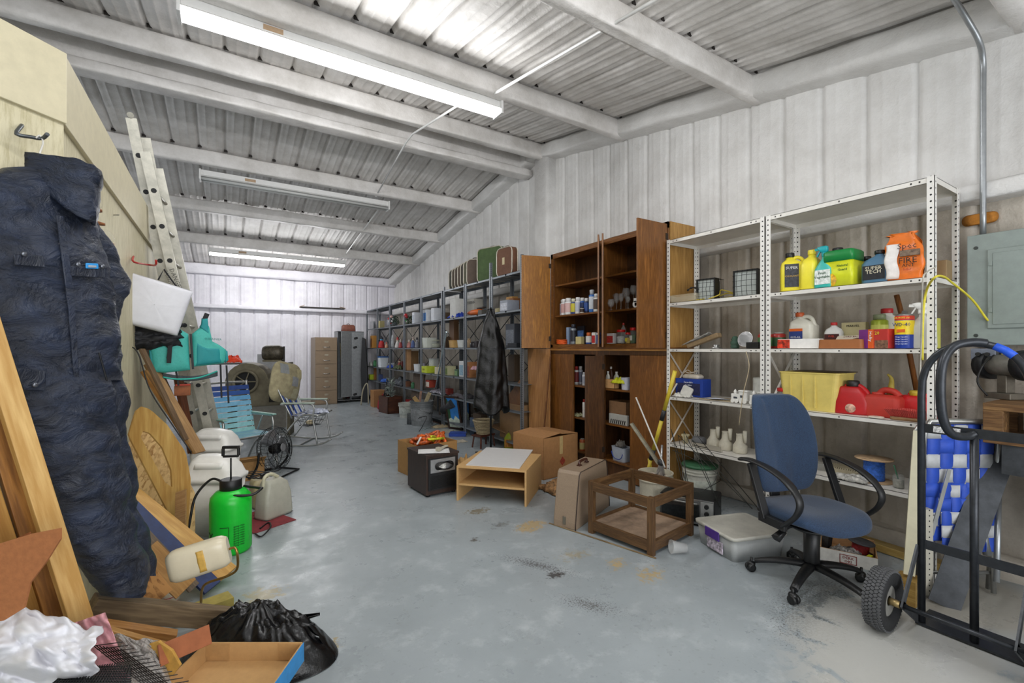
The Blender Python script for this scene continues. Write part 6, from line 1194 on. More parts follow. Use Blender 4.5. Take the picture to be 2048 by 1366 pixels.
# ================================================================ brown heater cube with papers
o = thing('cube_heater', 'dark brown wooden cube heater with cord wound on its back', 'heater', (1.75, 4.28, 0), radians(4)); w_, d_, h_ = .34, .44, .40; HB = wood('4a352a', '2a1c16', 'Z', 12, .45)
MB().box(-w_ / 2, w_ / 2, -d_ / 2 + .012, d_ / 2, .02, h_ - .012).build('body', HB, o, bevel=.003); MB().box(-w_ / 2 - .006, w_ / 2 + .006, -d_ / 2, d_ / 2 + .006, h_ - .02, h_).build('top', HB, o, bevel=.002)
MB().box(-w_ / 2 + .02, w_ / 2 - .02, -d_ / 2 + .002, -d_ / 2 + .013, .06, h_ - .04).build('rear_panel', C('17181a', .5), o); MB().box(-w_ / 2 + .04, w_ / 2 - .04, -d_ / 2 - .001, -d_ / 2 + .003, .225, h_ - .05).build('metal_plate', C('b4b6b8', .3, .6, .1), o)
b = MB()
for i in range(10): b.box(-w_ / 2 + .04, w_ / 2 - .04, -d_ / 2 - .003, -d_ / 2 + .002, .075 + i * .0125, .080 + i * .0125)
b.build('vent_louvre', C('0c0c0d', .5), o); MB().box(-.05, .03, -d_ / 2 - .003, -d_ / 2 - .001, .24, .30).build('warning_label', C('d8d6cf', .5, 0, .5, 0, 60), o)
b = MB()
for k in range(4): b.tube([(.01 + (.095 - .006 * k) * cos(a), -d_ / 2 - .012 - .006 * k, .285 + (.04 - .004 * k) * sin(a) + .006 * sin(3 * a + k)) for a in [2 * pi * j / 24 for j in range(24)]], .004, 6, True)
b.build('wound_cord', C('0f0f10', .4), o)
for sx in (-1, 1):
    for sy in (-1, 1): MB().lathe([(.018, 0), (.018, .02)], c=(sx * w_ * .4, sy * d_ * .4, 0), n=10).build('caster', C('111111', .5), o)
tag(MB().grid(lambda u, v: (-.11 + .22 * u, -.15 + .3 * v, .001 + .014 * max(0, .25 - u) * (1 + v)), 12, 8).build('newspaper', C('dddcda', .7, 0, .1, 0, 20), solid=.001, M=Matrix.Translation((1.72, 4.18, h_ + .001)) @ Matrix.Rotation(1.2, 4, 'Z')), 'sheet of printed paper on the cube heater', 'paper')

o = tag(MB().bar((-.09, 0, .014), (.09, .02, .02), .03, .012).box(-.09, -.05, -.02, .02, .0, .035).build('remote_control', C('b0aa98', .5), M=Matrix.Translation((1.82, 4.19, h_ + .006)) @ Matrix.Rotation(.5, 4, 'Z')), 'beige handheld gadget on top of the papers', 'gadget')
# open box of toys
o = carton('toy_carton', 'open cardboard box of orange and black toys behind the heater', (1.95, 4.93, 0), .50, .46, .36, radians(8), flaps=(), col='a9804c', tape=False); MB().box(-.24, -.05, -.2325, -.231, .26, .33).build('printed_band', C('4c4a3c', .7), o)
rr = random.Random(3); b = MB(); b2 = MB()
for i in range(7): b.tube(smooth_path([(1.95 + rr.uniform(-.15, .2), 4.93 + rr.uniform(-.15, .15), .30 + rr.uniform(0, .12)) for _ in range(5)]), .022, 8)
tag(b.build('toy_snake', C('d65a22', .5, 0, .9, 0, 28)), 'tangle of orange and black striped toy snakes in the open box', 'toy')
for i in range(2): b2.tube(smooth_path([(2.0 + rr.uniform(-.1, .1), 4.85 + rr.uniform(-.1, .1), .36 + rr.uniform(0, .06)) for _ in range(5)]), .014, 8)
tag(b2.build('toy_lizard', C('d8cf2c', .5, 0, .8, 0, 30)), 'yellow and black toy lizard on top of the toys', 'toy')
tag(MB().bar((1.78, 4.80, .35), (1.84, 4.84, .42), .02, .006).build('white_slip', C('d8d6d0', .6)), 'white slip of card sticking out of the toy box', 'card')
crumple('brown_paper_bag', 'crumpled brown paper bag between heater and stand', 'paper bag', (2.17, 4.45, .001), .22, .3, .26, C('b58f5a', .8, 0, .15), 73)
# ================================================================ mid aisle, in front of the grey shelves
def gl(x, y, dz=0): return Z0(G(x, y), dz)
o = thing('draped_garment_rack', 'garment rack pole wearing a shiny black plastic cover', 'garment rack', (3.02, 5.36, 0)); BP = C('08090a', .2, 0, .1, .55, 70)
def drape(u, v):
    a = 2 * pi * u; z = 1.93 - 1.36 * v - .05 * sin(3 * a) * v; k = min(1, .16 + 1.6 * v) if v < .35 else .72 + .42 * (v - .35); k = min(k, 1.05)
    fold = 1 + .10 * sin(5 * a + 2 * v) * min(1, v * 2) + .02 * sin(11 * a + 5 * v)
    return (.235 * k * cos(a) * fold + .01 * nz(u * 9, v * 9), .15 * k * sin(a) * fold + .02 * nz(u * 8, v * 12, 4), z)
cov = MB().grid(drape, 120, 70).build('plastic_cover', BP, o, solid=.003); cov.rotation_euler = (0, 0, -.55)
MB().tube([(0, 0, .02), (0, 0, 1.95)], .014, 10).build('pole', C('17181a', .4, .3), o); MB().tube([(-.18, .1, .012), (.18, -.1, .012)], .012, 8).tube([(-.1, -.16, .012), (.1, .16, .012)], .012, 8).build('base', C('17181a', .4, .3), o)
MB().ball((.02, -.12, .66), .035, 10, (1, .6, 1.3)).build('red_tag', C('b3341f', .5, 0, .5), o)
# basket on a little bench
o = thing('wooden_stool', 'small reddish wooden stool under the wicker basket', 'stool', gl(967, 893), .3); RD = wood('6e3520', '3f1a0e', 'X', 12)
MB().box(-.15, .15, -.09, .09, .16, .18).build('seat', RD, o)
for sx in (-1, 1):
    for sy in (-1, 1): MB().bar((sx * .12, sy * .07, .16), (sx * .14, sy * .085, 0), .025, .02).build('leg', RD, o)
sp_ = gl(967, 893, .1815); o = thing('wicker_basket', 'pale wicker basket on the small reddish stool', 'basket', sp_); WK = C('a8997a', .8, 0, .25, .4, 40)
b = MB()
for i in range(9): r = .09 + .006 * i; b.tube([((r + .006 * (-1) ** (k + i)) * cos(2 * pi * k / 28), (r + .006 * (-1) ** (k + i)) * sin(2 * pi * k / 28), .01 + i * .021) for k in range(28)], .008, 6, True)
b.lathe([(.088, .0), (.092, .004), (.09, .01), (.01, .011)], n=20).build('body', WK, o); MB().tube([(.148 * cos(2 * pi * k / 28), .148 * sin(2 * pi * k / 28), .195) for k in range(28)], .011, 6, True).build('rim', WK, o)
# cushion-covered grey book and framed pictures
def picture(label, p, q, h, lean, up=.0):
    p, q = Z0(p, .004), Z0(q, .004); w = (q - p).length; M_ = frame(p, q) @ Matrix.Rotation(-radians(lean), 4, 'X'); o = thing('framed_picture', label, 'picture', M=M_, group='framed pictures leaning by the shelves')
    FM = wood('4e3226', '2c1a12', 'X', 12); b = MB(); fw = .035
    b.box(0, w, -.012, .012, 0, fw).box(0, w, -.012, .012, h - fw, h).box(0, fw, -.012, .012, fw, h - fw).box(w - fw, w, -.012, .012, fw, h - fw); b.build('frame', FM, o, bevel=.002)
    MB().box(fw, w - fw, -.004, .004, fw, h - fw).build('canvas', C('2f7cc8', .5, 0, .2, 0, 5), o)
    MB().prism([(fw, fw), (w - fw, fw), (w - fw, h * .3), (w * .6, h * .42), (w * .45, h * .28), (w * .3, h * .34), (fw, h * .5)], .002, Matrix.Translation((0, -.0055, 0))).build('painted_foreground', C('c3cfc0', .6, 0, .3, 0, 14), o)
    MB().prism([(fw, h * .3), (w * .28, h * .34), (w * .3, h * .7), (w * .2, h * .9), (fw, h * .93)], .002, Matrix.Translation((0, -.0075, 0))).build('painted_tree', C('2f5a3c', .6, 0, .3, 0, 14), o)
    return o
picture('front framed landscape painting leaning by the shelves', G(898, 857) , G(926, 860), .60, -14); picture('rear framed landscape painting behind the front one', G(921, 846), G(942, 846), .58, -14)
def book(label, p, w, d, h, col, rz, page='d8d0b8'):
    o = thing('book', label, 'book', p, rz); MB().box(-w / 2, w / 2, -d / 2, d / 2, 0, .003).box(-w / 2, w / 2, -d / 2, d / 2, h - .003, h).box(-w / 2, -w / 2 + .004, -d / 2, d / 2, 0, h).build('cover', C(col, .4), o); MB().box(-w / 2 + .004, w / 2 - .006, -d / 2 + .004, d / 2 - .004, .003, h - .003).build('pages', C(page, .8, 0, .1, 0, 90), o); return o
book('thick blue covered book lying on the floor near the pictures', gl(916, 871), .20, .27, .05, '2a4aa8', 1.0); book('pale thin book lying beyond the blue one', gl(893, 864), .16, .22, .03, 'b5b0a4', .7)
crumple('work_glove', 'pale work glove lying on the floor by the books', 'glove', gl(920, 884), .2, .12, .04, C('b8b0a0', .9), 81); crumple('cream_cloth', 'cream cloth lying on the floor beside the pole foot', 'cloth', gl(884, 854), .34, .2, .05, C('b3a283', .9), 82)
o = thing('tall_book', 'grey blue covered binder standing between the pictures and the basket', 'binder', gl(944, 868), -.4); MB().box(-.03, .03, -.09, .09, 0, .26).build('cover', C('51657f', .6), o)
o = thing('weed_killer_jug', 'lime green jug with orange label standing by the cardboard sheet', 'jug', gl(1020, 897), -.6); w, h = .16, .25
MB().rrect([(0, w * .46, .06, .03), (.01, w / 2, .065, .03), (h * .6, w / 2, .065, .03), (h * .8, w * .3, .05, .03), (h * .9, .02, .02, .02), (h * .93, .02, .02, .02)]).build('body', C('9fae2c', .35, 0, .1, 0, 18, .2), o); MB().lathe([(.024, h * .92), (.024, h), (.02, h)], n=12).build('cap', C('22261c', .5), o); MB().box(-w * .45, w * .45, -.068, -.064, h * .12, h * .55).build('printed_label', C('b87a2c', .5, 0, .4, 0, 40), o)
board('cardboard_sheet', 'tall flat brown cardboard sheet leaning behind the garment rack pole', 'cardboard', G(1005, 895) + Vector((0, 0, .22)), G(1042, 880) + Vector((0, 0, .22)), .44, .012, C('7d6042', .85), up=(.9, .5, .1))
# metal pole crutch with bent foot
tag(MB().tube([P(893, 664, 6.3), gl(866, 825, .24), gl(863, 838, .03)], .012, 8).tube(smooth_path([gl(863, 838, .03), gl(864, 850, .02), gl(846, 848, .02), gl(846, 862, .02), gl(884, 845, .02)]), .006, 6).build('floor_squeegee', C('9aa8ad', .35, .6, .15)), 'long pale metal pole with bent wire foot leaning on the double post', 'pole')
tag(MB().tube(smooth_path([gl(838, 866, .02), gl(846, 862, .1), gl(853, 858, .22), gl(836, 860, .2)]), .006, 6).build('bent_wire', C('202224', .5)), 'bent black wire rod standing against the grey bucket', 'wire')
# buckets, planter, tripod, bag, driftwood plaque
bucket('white_bucket', 'short white bucket with printed front beside the planter box', gl(816, 834), .38, .29, 'b9bbb4', .5, band='b3b8b2')
bucket('grey_bucket', 'tall grey bucket with vandal-proof ribs holding wooden scraps', gl(843, 851) + Vector((.04, .10, 0)), .42, .44, '75797b', .6, ribs=3, txt='VAN', tcol='3a3d3f', band='7e8183')
for i, (a, c, w) in enumerate((((-.05, 0, .3), (-.03, -.05, .62), '9b7a6a'), ((.05, .04, .3), (.16, .0, .58), 'b5a684'), ((.0, -.06, .3), (-.16, -.02, .52), 'a88a5a'))):
    b0 = gl(843, 851) + Vector((.04, .10, 0)); board('wood_scrap', ['pinkish stick standing in the grey bucket', 'cream wooden scrap leaning right in the grey bucket', 'tan scrap leaning left in the grey bucket'][i], 'wood scrap', b0 + Vector(a), b0 + Vector(c), .07 if i else .04, .015, C(w, .8, 0, .2), up=(0, 1, .1))
tag(MB().lathe([(.07, 0), (.075, .005), (.075, .19), (.07, .2)], n=18).build('wire_coil', C('54585a', .5, .5, .4, .5, 50), M=Matrix.Translation(gl(822, 848))), 'grey coil of wire standing in front of the buckets', 'coil')
o = thing('planter_box', 'brown wooden planter box holding a frosted plant', 'planter', (3.08, 9.95, 0), radians(8)); b = MB(); w, d, h = .34, .46, .36
b.box(-w / 2, w / 2, -d / 2, d / 2, 0, .01)
for q in ((-w / 2, w / 2, -d / 2, -d / 2 + .02), (-w / 2, w / 2, d / 2 - .02, d / 2), (-w / 2, -w / 2 + .02, -d / 2, d / 2), (w / 2 - .02, w / 2, -d / 2, d / 2)): b.box(*q, 0, h)
b.build('body', wood('6e4128', '3e2013', 'X', 10), o)
o = thing('frosted_plant', 'frosted artificial plant standing in the planter box', 'plant', (3.08, 9.95, .012)); b = MB(); rr = random.Random(5)
for i in range(90): z = rr.uniform(.25, .72); r_ = .12 * (1 - abs(z - .5)); a = rr.uniform(0, 6.28); b.bar((r_ * .3 * cos(a), r_ * .3 * sin(a), z), (r_ * cos(a), r_ * sin(a), z + .04), .03, .003)
b.build('leaves', C('9aa49c', .7, 0, .5), o); MB().tube([(0, 0, 0), (0, 0, .7)], .008, 6).build('stem', C('4a3a2c', .7), o)
tripod('black camera tripod standing open near the far end of the shelves', P(773, 772, 10.3), [gl(760, 822), gl(770, 826), gl(784, 817)], C('18191a', .4), P(774, 757, 10.3), r=.012)
o = thing('red_bag', 'red fabric bag on the floor between tripod and planter', 'bag', (3.12, 10.55, 0)); MB().rrect([(0, .13, .09, .05), (.03, .15, .11, .07), (.2, .13, .1, .07), (.26, .08, .06, .05)]).build('body', C('a3182c', .7, 0, .2, .2), o); MB().tube(smooth_path([(-.05, 0, .25), (-.03, 0, .34), (.04, 0, .34), (.06, 0, .25)]), .012, 8).build('handle', C('a3182c', .7), o)
o = tag(hull_panel('driftwood_plank', [PX(823, 795, 3.38), PX(843, 797, 3.38), PX(851, 744, 3.42), PX(829, 741, 3.42)], .03, wood('7c6a5a', '4a3d33', 'Y', 8, .8)), 'weathered grey plank with a carved face leaning on the shelves', 'plank')
tag(MB().tube([PX(887, 820, 3.30), PX(906, 806, 3.30)], .075, 20).build('black_pipe_offcut', C('34363a', .4)), 'short wide dark plastic pipe poking out of the shelf', 'pipe')
o = tag(MB().box(-.2, .2, -.2, .2, 0, .3).build('wooden_crate', wood('5a4a3c', '33291f', 'X', 10, .8), M=Matrix.Translation((3.68, gy(868), .132))), 'dark weathered crate on the lowest shelf behind the grey bucket', 'crate')
board('floor_batten', 'thin wooden batten lying on the floor under the double post', 'batten', (3.36, gy(858), .012), (3.40, gy(890) , .012), .05, .02, wood('7c5a42', '4a3122', 'X', 10))
b = MB()
# ================================================================ far end: filing cabinet, lockers, rods
fc0, fc1 = G(650, 806.5), G(706, 800); TAN = C('8b7a66', .45, .2, .06); e1 = fc1 - fc0; ang = atan2(e1.y, e1.x) ; w_ = .52; h_ = 1.68
o = thing('filing_cabinet', 'tan five-drawer steel filing cabinet by the far wall', 'filing cabinet', (2.145, 12.50, 0), 0)
MB().box(-w_ / 2, w_ / 2, -.33, .33, 0, h_).build('body', TAN, o, bevel=.005)
for i in range(5):
    z = .03 + i * .329; dr = MB().box(-w_ / 2 + .012, w_ / 2 - .012, -.348, -.33, z, z + .319).build('drawer', C('8d7860', .4, .2, .05), o, bevel=.003)
    MB().tube(smooth_path([(-.075, -.35, z + .10), (-.05, -.385, z + .085), (.05, -.385, z + .085), (.075, -.35, z + .10)]), .011, 8).build('handle', C('b3afa6', .25, .8), dr)
    MB().box(-.045, .045, -.353, -.348, z + .20, z + .245).box(-.036, .036, -.3545, -.353, z + .209, z + .236).build('label_holder', C('a49a86', .3, .6), dr)
LK = C('8f9294', .45, .3, .12)
l0 = G(668, 800); o = thing('steel_locker', 'grey steel locker with its door ajar, under the small brown case', 'locker', (2.79, 12.60, .05), 0)
b = MB(); b.box(-.33, .33, -.22, .22, 0, .01).box(-.33, .33, -.22, .22, 1.79, 1.80).box(-.33, -.325, -.22, .22, 0, 1.8).box(.325, .33, -.22, .22, 0, 1.8).box(-.33, .33, .215, .22, 0, 1.8).box(-.01, .01, -.22, .22, 0, 1.8); b.build('body', LK, o)
MB().box(.012, .325, -.235, -.222, .1, 1.78).build('door', LK, o); MB().box(-.31, 0, -.008, .008, .1, 1.78).build('door', C('a0a3a4', .45, .3, .12), o, M=Matrix.Translation((-.005, -.23, 0)) @ Matrix.Rotation(.5, 4, 'Z'))
for (x, z) in ((.12, 1.62), (.1, 1.38), (.1, .15)): MB().rrect([(0, .05, .03, .02), (.004, .05, .03, .02)], M=Matrix.Translation((x, -.236, z)) @ Matrix.Rotation(pi / 2, 4, 'X') @ Matrix.Rotation(.3, 4, 'Z')).build('paint_mark', C('1c1d1e', .6), o)
MB().box(-.25, -.235, -.26, -.255, 1.5, 1.56).build('latch', C('2c2d2e', .4, .5), o)
o = thing('leather_case', 'small reddish brown case on top of the grey locker', 'case', (2.76, 12.56, 1.852), 0); MB().rrect([(0, .16, .09, .02), (.01, .17, .1, .03), (.14, .16, .09, .04), (.17, .13, .06, .03)]).build('body', C('7e4a3a', .5, 0, .15), o); MB().tube(smooth_path([(-.05, 0, .165), (0, 0, .2), (.05, 0, .165)]), .008, 6).build('handle', C('4e2c22', .5), o)
for i, (x, y, tx, ty, c, lab) in enumerate(((688, 803, 680, 686, '8b7d52', 'yellowish fishing rod leaning between cabinet and locker'), (693, 802, 682, 700, '5a5148', 'dark fishing rod leaning between cabinet and locker'), (697, 802, 684, 725, 'a79c86', 'shorter pale fishing rod in front of the locker'))):
    q = Z0(G(x, y), .006); tp = P(tx, ty, 11.75); o = thing('fishing_rod', lab, 'fishing rod', q); MB().tube([(0, 0, 0), (tp - q) * .35, tp - q], [.016, .012, .006], 8).build('rod', C(c, .5, 0, .2), o); MB().ball((tp - q) * .12 + Vector((0, -.04, 0)), .045, 10).build('reel', C(['4a1f28', '2a2a2c', '6a3038'][i], .4, .2, .4), o)
hp = hull_panel('black_gun_case', [P(725, 675, 11.9), P(731, 678, 11.9), P(735, 740, 11.9), P(736, 804, 11.9), P(725, 804, 11.9), P(722, 740, 11.9)], .06, C('17181b', .5, 0, .2)); tag(hp, 'tall narrow black bag standing in the corner beside the shelving', 'bag')
tag(MB().tube(smooth_path([P(722, 810, 11.3), P(726, 780, 11.3), P(735, 768, 11.3), P(737, 808, 11.3)]), .016, 6).build('pale_tubing', C('a8a08a', .6)), 'bent pale tubing beside the far cardboard box', 'tubing')
o = thing('flat_cardboard', 'flattened dark cardboard carton lying on the far wall ledge', 'cardboard', (PY(646, 620, 12.8).x, 12.83, 2.455)); MB().box(-.55, .55, -.09, .1, .004, .02).build('sheet', C('55504a', .8), o, bevel=.002); MB().bar((-.56, -.03, .012), (-.45, -.03, .06), .1, .01).bar((.42, -.03, .05), (.56, -.03, .02), .1, .01).build('folded_flap', C('a58a6c', .8), o)
# ================================================================ blower and motor behind the lawn chairs
OL = C('6a6350', .55, .3, .25, .1, 8); bl = gl(505, 790) + Vector((.0, .5, 0)); bl = Vector((PY(500, 700, 8.5).x, 8.5, 0))
o = thing('centrifugal_blower', 'large olive metal centrifugal blower behind the webbed chair', 'blower', bl, -.3)
R_ = .33; pts = [(R_ * (.85 + .05 * k / 6) * cos(a), .86 + R_ * (.85 + .05 * k / 6) * sin(a)) for k, a in enumerate([pi * 1.5 - pi * 2 * j / 22 for j in range(17)])]
pts = pts + [(.60, 1.18), (.66, .50), (.0, .48)]
MB().prism(pts, .42).build('scroll_housing', OL, o, bevel=.012); MB().lathe([(.19, 0), (.19, .03), (.15, .035), (.15, .0)], n=26, M=Matrix.Translation((0, -.215, .88)) @ Matrix.Rotation(pi / 2, 4, 'X'), caps=False).build('inlet_ring', OL, o)
MB().lathe([(.001, 0), (.15, .002)], n=26, M=Matrix.Translation((0, -.222, .88)) @ Matrix.Rotation(pi / 2, 4, 'X')).build('dark_inlet', C('0c0c0b', .8), o)
b = MB()
for k in range(5): a = k * 2 * pi / 5; b.bar((0, -.235, .88), (.16 * cos(a), -.235, .88 + .16 * sin(a)), .015, .015)
b.build('spoke', OL, o); MB().box(.30, .62, -.23, -.21, .52, .80).build('outlet_frame', OL, o); MB().box(.33, .59, -.235, -.225, .55, .76).build('outlet_opening', C('15120e', .8), o)
for x in (-.25, .6): MB().bar((x, 0, .5), (x, 0, 0), .05, .3, (0, 1, 0)).build('leg', OL, o)
mt_ = bl + Vector((.22, .0, 1.20)); o = thing('electric_motor', 'round dark electric motor sitting on top of the blower', 'motor', Vector((bl.x + .33, bl.y - .05, 1.185)), -.3); MB().lathe([(.02, -.17), (.10, -.15), (.13, -.1), (.13, .1), (.10, .15), (.02, .17)], n=24, M=Matrix.Translation((0, 0, .14)) @ Matrix.Rotation(pi / 2, 4, 'Y')).build('housing', C('4a4438', .45, .4, .5, .1, 20), o); MB().box(-.14, .14, -.09, .09, 0, .03).build('base', OL, o); MB().bar((.16, 0, .25), (.16, 0, -.0), .01, .1).build('bracket', C('3a3630', .5, .4), o)
o = thing('work_table', 'grey folding work table behind the life vest', 'table', (PY(440, 700, 9.4).x, 9.6, 0)); MB().box(-.5, .5, -.3, .3, 1.12, 1.15).build('table_top', C('8a8c8a', .5), o)
for sx in (-1, 1):
    for sy in (-1, 1): MB().box(sx * .46 - .015, sx * .46 + .015, sy * .26 - .015, sy * .26 + .015, 0, 1.12).build('leg', C('6a6c6c', .4, .4), o)
crumple('orange_cloth', 'bright orange cloth on the table behind the life vest', 'cloth', (PY(461, 712, 9.2).x, 9.25, 1.151), .34, .2, .16, C('ff4a22', .6, 0, .1), 91)
tag(MB().box(-.15, .15, -.02, .02, 0, .55).build('metal_sheet', C('b0b1b4', .4), M=Matrix.Translation((PY(534, 740, 9.2).x, 9.2, .75))), 'grey sheet standing on the crate behind the blower', 'panel')
tag(MB().box(-.3, .3, -.2, .2, 0, .749).build('storage_crate', C('a09c92', .6), M=Matrix.Translation((PY(534, 740, 9.2).x, 9.25, 0))), 'pale crate behind the blower', 'crate')
# ================================================================ lawn chairs
o = thing('webbed_lawn_chair', 'aluminium lawn chair with blue and aqua plastic slats', 'lawn chair', (PY(478, 800, 6.15).x, 6.15, 0), radians(28)); A2 = C('b7b8b6', .28, .85, .1)
w_ = .56
def tb(pts, r=.0125, n_='tube_frame', m=None): return MB().tube(smooth_path(pts, 5), r, 10).build(n_, m or A2, o)
for s in (-1, 1):
    tb([(s * w_ / 2, -.30, .02), (s * w_ / 2, -.22, .34), (s * w_ / 2, -.20, .58), (s * w_ / 2, -.12, .61), (s * w_ / 2, .25, .60)]); tb([(s * w_ / 2, .32, .02), (s * w_ / 2, .10, .30), (s * w_ / 2, -.26, .40)])
    MB().box(s * w_ / 2 - .025, s * w_ / 2 + .025, -.24, .22, .615, .632).build('armrest', C('8fb8ac', .5), o, bevel=.005); tb([(s * w_ / 2, .0, .60), (s * w_ / 2, .1, .42), (s * w_ / 2, .16, .35)], .01)
tb([(-w_ / 2, -.30, .02), (0, -.31, .02), (w_ / 2, -.30, .02)]); tb([(-w_ / 2, .32, .02), (0, .33, .02), (w_ / 2, .32, .02)])
tb([(-w_ / 2 + .02, .16, .36), (-w_ / 2 + .02, .30, .95), (-w_ / 2 + .05, .32, .99), (w_ / 2 - .05, .32, .99), (w_ / 2 - .02, .30, .95), (w_ / 2 - .02, .16, .36)]); tb([(-w_ / 2 + .02, .16, .38), (-w_ / 2 + .02, -.26, .41), (-w_ / 2 + .06, -.3, .41), (w_ / 2 - .06, -.3, .41), (w_ / 2 - .02, -.26, .41), (w_ / 2 - .02, .16, .38)])
for i in range(9):
    t = (i + .5) / 9; y = .16 + .145 * t; z = .40 + .56 * t; c = ['8fc0bf', '8cc0c4', '86bcc6', '80b6c6', '78b0c8', '74aac8', '5f9ac4', '2c4f90', '26407c'][i]
    MB().box(-w_ / 2 + .005, w_ / 2 - .005, -.004, .004, -.026, .026).build('back_slat', C(c, .4), o, M=Matrix.Translation((0, y - .014, z)) @ Matrix.Rotation(-.24, 4, 'X'))
for i in range(7): MB().box(-w_ / 2 + .005, w_ / 2 - .005, -.024, .024, -.003, .003).build('seat_slat', C(['8cbcd0', '86b8d0', '90c0c8'][i % 3], .4), o, M=Matrix.Translation((0, .12 - .06 * i, .412)))
o = thing('rocking_lawn_chair', 'aluminium rocking lawn chair with white and blue webbing and a patchwork pillow on it', 'rocking chair', (PY(612, 800, 7.4).x, 7.4, 0), radians(62)); w_ = .56
for s in (-1, 1):
    tb([(s * w_ / 2, -.45, .10), (s * w_ / 2, -.30, .03), (s * w_ / 2, 0, .013), (s * w_ / 2, .35, .05), (s * w_ / 2, .5, .10)]); tb([(s * w_ / 2, -.26, .03), (s * w_ / 2, -.20, .40), (s * w_ / 2, -.18, .60), (s * w_ / 2, .25, .60)]); tb([(s * w_ / 2, .28, .05), (s * w_ / 2, -.02, .42), (s * w_ / 2, -.28, .44)])
    MB().box(s * w_ / 2 - .025, s * w_ / 2 + .025, -.22, .24, .613, .63).build('armrest', C('b5c4b6', .5), o, bevel=.005)
tb([(-w_ / 2, 0, .013), (0, 0, .013), (w_ / 2, 0, .013)]); tb([(-w_ / 2, -.28, .44), (0, -.29, .44), (w_ / 2, -.28, .44)])
tb([(-w_ / 2 + .02, .10, .40), (-w_ / 2 + .02, .36, .98), (0, .38, 1.0), (w_ / 2 - .02, .36, .98), (w_ / 2 - .02, .10, .40)])
for i in range(6): x = -w_ / 2 + .06 + i * .088; MB().box(x - .025, x + .025, -.29, .12, .435, .438).build('seat_strap', C('c8ccd4' if i % 2 else '3052a8', .6), o); MB().bar((x, .11, .43), (x, .37, .97), .05, .003, (0, -1, .3)).build('back_strap', C('d0d4d8' if i % 2 else '3052a8', .6), o)
for i in range(5): MB().box(-w_ / 2 + .02, w_ / 2 - .02, -.27 + i * .085, -.225 + i * .085, .439, .442).build('seat_strap', C('c8ccd4' if i % 2 else '8a8c92', .6), o)
rc = o.matrix_world; rc = Matrix.Translation((PY(612, 800, 7.4).x, 7.4, 0)) @ Matrix.Rotation(radians(62), 4, 'Z')
def pil(u, v):
    a = 2 * pi * u; b_ = pi * v; e = .5; x = math.copysign(abs(cos(a)) ** .6, cos(a)) * sin(b_) ** .35 * .27; z = math.copysign(abs(sin(a)) ** .6, sin(a)) * sin(b_) ** .35 * .27; th = .10 * cos(b_) * (1 - (x / .3) ** 2) ** .7 * (1 - (z / .3) ** 2) ** .7
    return (x * (1 + .08 * abs(x * z) / .07), th, z * (1 + .08 * abs(x * z) / .07))
pc = P(571, 765, 6.75); o = thing('patchwork_pillow', 'olive and grey patchwork pillow standing on the rocking chair arm', 'pillow', M=Matrix.Translation(pc) @ Matrix.Rotation(radians(44), 4, 'Z') @ Matrix.Rotation(radians(12), 4, 'Y') @ Matrix.Diagonal((1.08, 1.3, 1.08, 1))); MB().grid(pil, 48, 24).build('cover', C('a29878', .85, 0, .25, .2, 9), o)
for (x, z, c) in ((.05, .02, '8a8c8e'), (-.14, .17, '8d9090'), (.15, .14, 'b8ad86'), (.1, -.14, 'a8a284')): MB().grid(lambda u, v: (x + (u - .5) * .13, -.1 * (1 - ((x + (u - .5) * .13) / .3) ** 2) ** .7 * (1 - ((z + (v - .5) * .13) / .3) ** 2) ** .7 - .002, z + (v - .5) * .13), 4, 4).build('fabric_patch', C(c, .85, 0, .15), o)
crumple('blue_white_towel', 'blue and white towel on the seat of the rocking chair', 'towel', (PY(632, 735, 7.4).x, 7.35, .447), .3, .3, .07, C('c3c9da', .9, 0, .35, 0, 9), 93)
c0_ = gl(616, 852); o = thing('wire_basket', 'black wire basket with cream contents on the floor under the rocking chair', 'basket', c0_ + Vector((.05, .1, 0)), .5); b = MB()
for z, r in ((.005, .11), (.09, .14), (.17, .17)): b.tube([(-r * 1.3, -r, z), (r * 1.3, -r, z), (r * 1.3, r, z), (-r * 1.3, r, z)], .004, 6, True)
for i in range(7): t = -1 + i / 3; b.tube([(t * .14, -.11, .005), (t * .22, -.17, .17)], .0025, 5).tube([(t * .14, .11, .005), (t * .22, .17, .17)], .0025, 5)
for i in range(5): t = -1 + i / 2; b.tube([(-.14, t * .11, .005), (-.22, t * .17, .17)], .0025, 5).tube([(.14, t * .11, .005), (.22, t * .17, .17)], .0025, 5).tube([(-.14, t * .11, .005), (.14, t * .11, .005)], .0025, 5)
b.build('wire_frame', C('1d1e1f', .5, .3), o); MB().ball((0, 0, .05), .07, 10, (1.2, 1, .6)).build('cream_contents', C('d8c8a4', .8, 0, .2), o)
# ================================================================ fan, humidifiers, mat
fg = gl(575, 948); o = thing('floor_fan', 'black wire-guarded floor fan on a tubular stand', 'fan', Vector((fg.x - .12, fg.y + .05, 0)), radians(52)); FB = C('191a1b', .35, .4)
MFx = Matrix.Translation((0, 0, .29)) @ Matrix.Rotation(radians(-8), 4, 'X')
b = MB(); RF = .25
for yy, rr_ in ((-.09, .45), (-.085, .7), (-.06, .9), (0, 1.0), (.06, .9), (.085, .7), (.09, .45)): b.tube([MFx @ Vector((RF * rr_ * cos(a), yy, RF * rr_ * sin(a))) for a in [2 * pi * k / 32 for k in range(32)]], .003, 5, True)
for k in range(40):
    a = 2 * pi * k / 40; c_, s_ = cos(a), sin(a)
    for sg in (-1, 1): b.tube([MFx @ Vector((RF * q * cos(a + .5 * (1 - q)), sg * yy, RF * q * sin(a + .5 * (1 - q)))) for q, yy in ((.15, .09), (.45, .09), (.7, .085), (.9, .06), (1.0, 0))], .0016, 4)
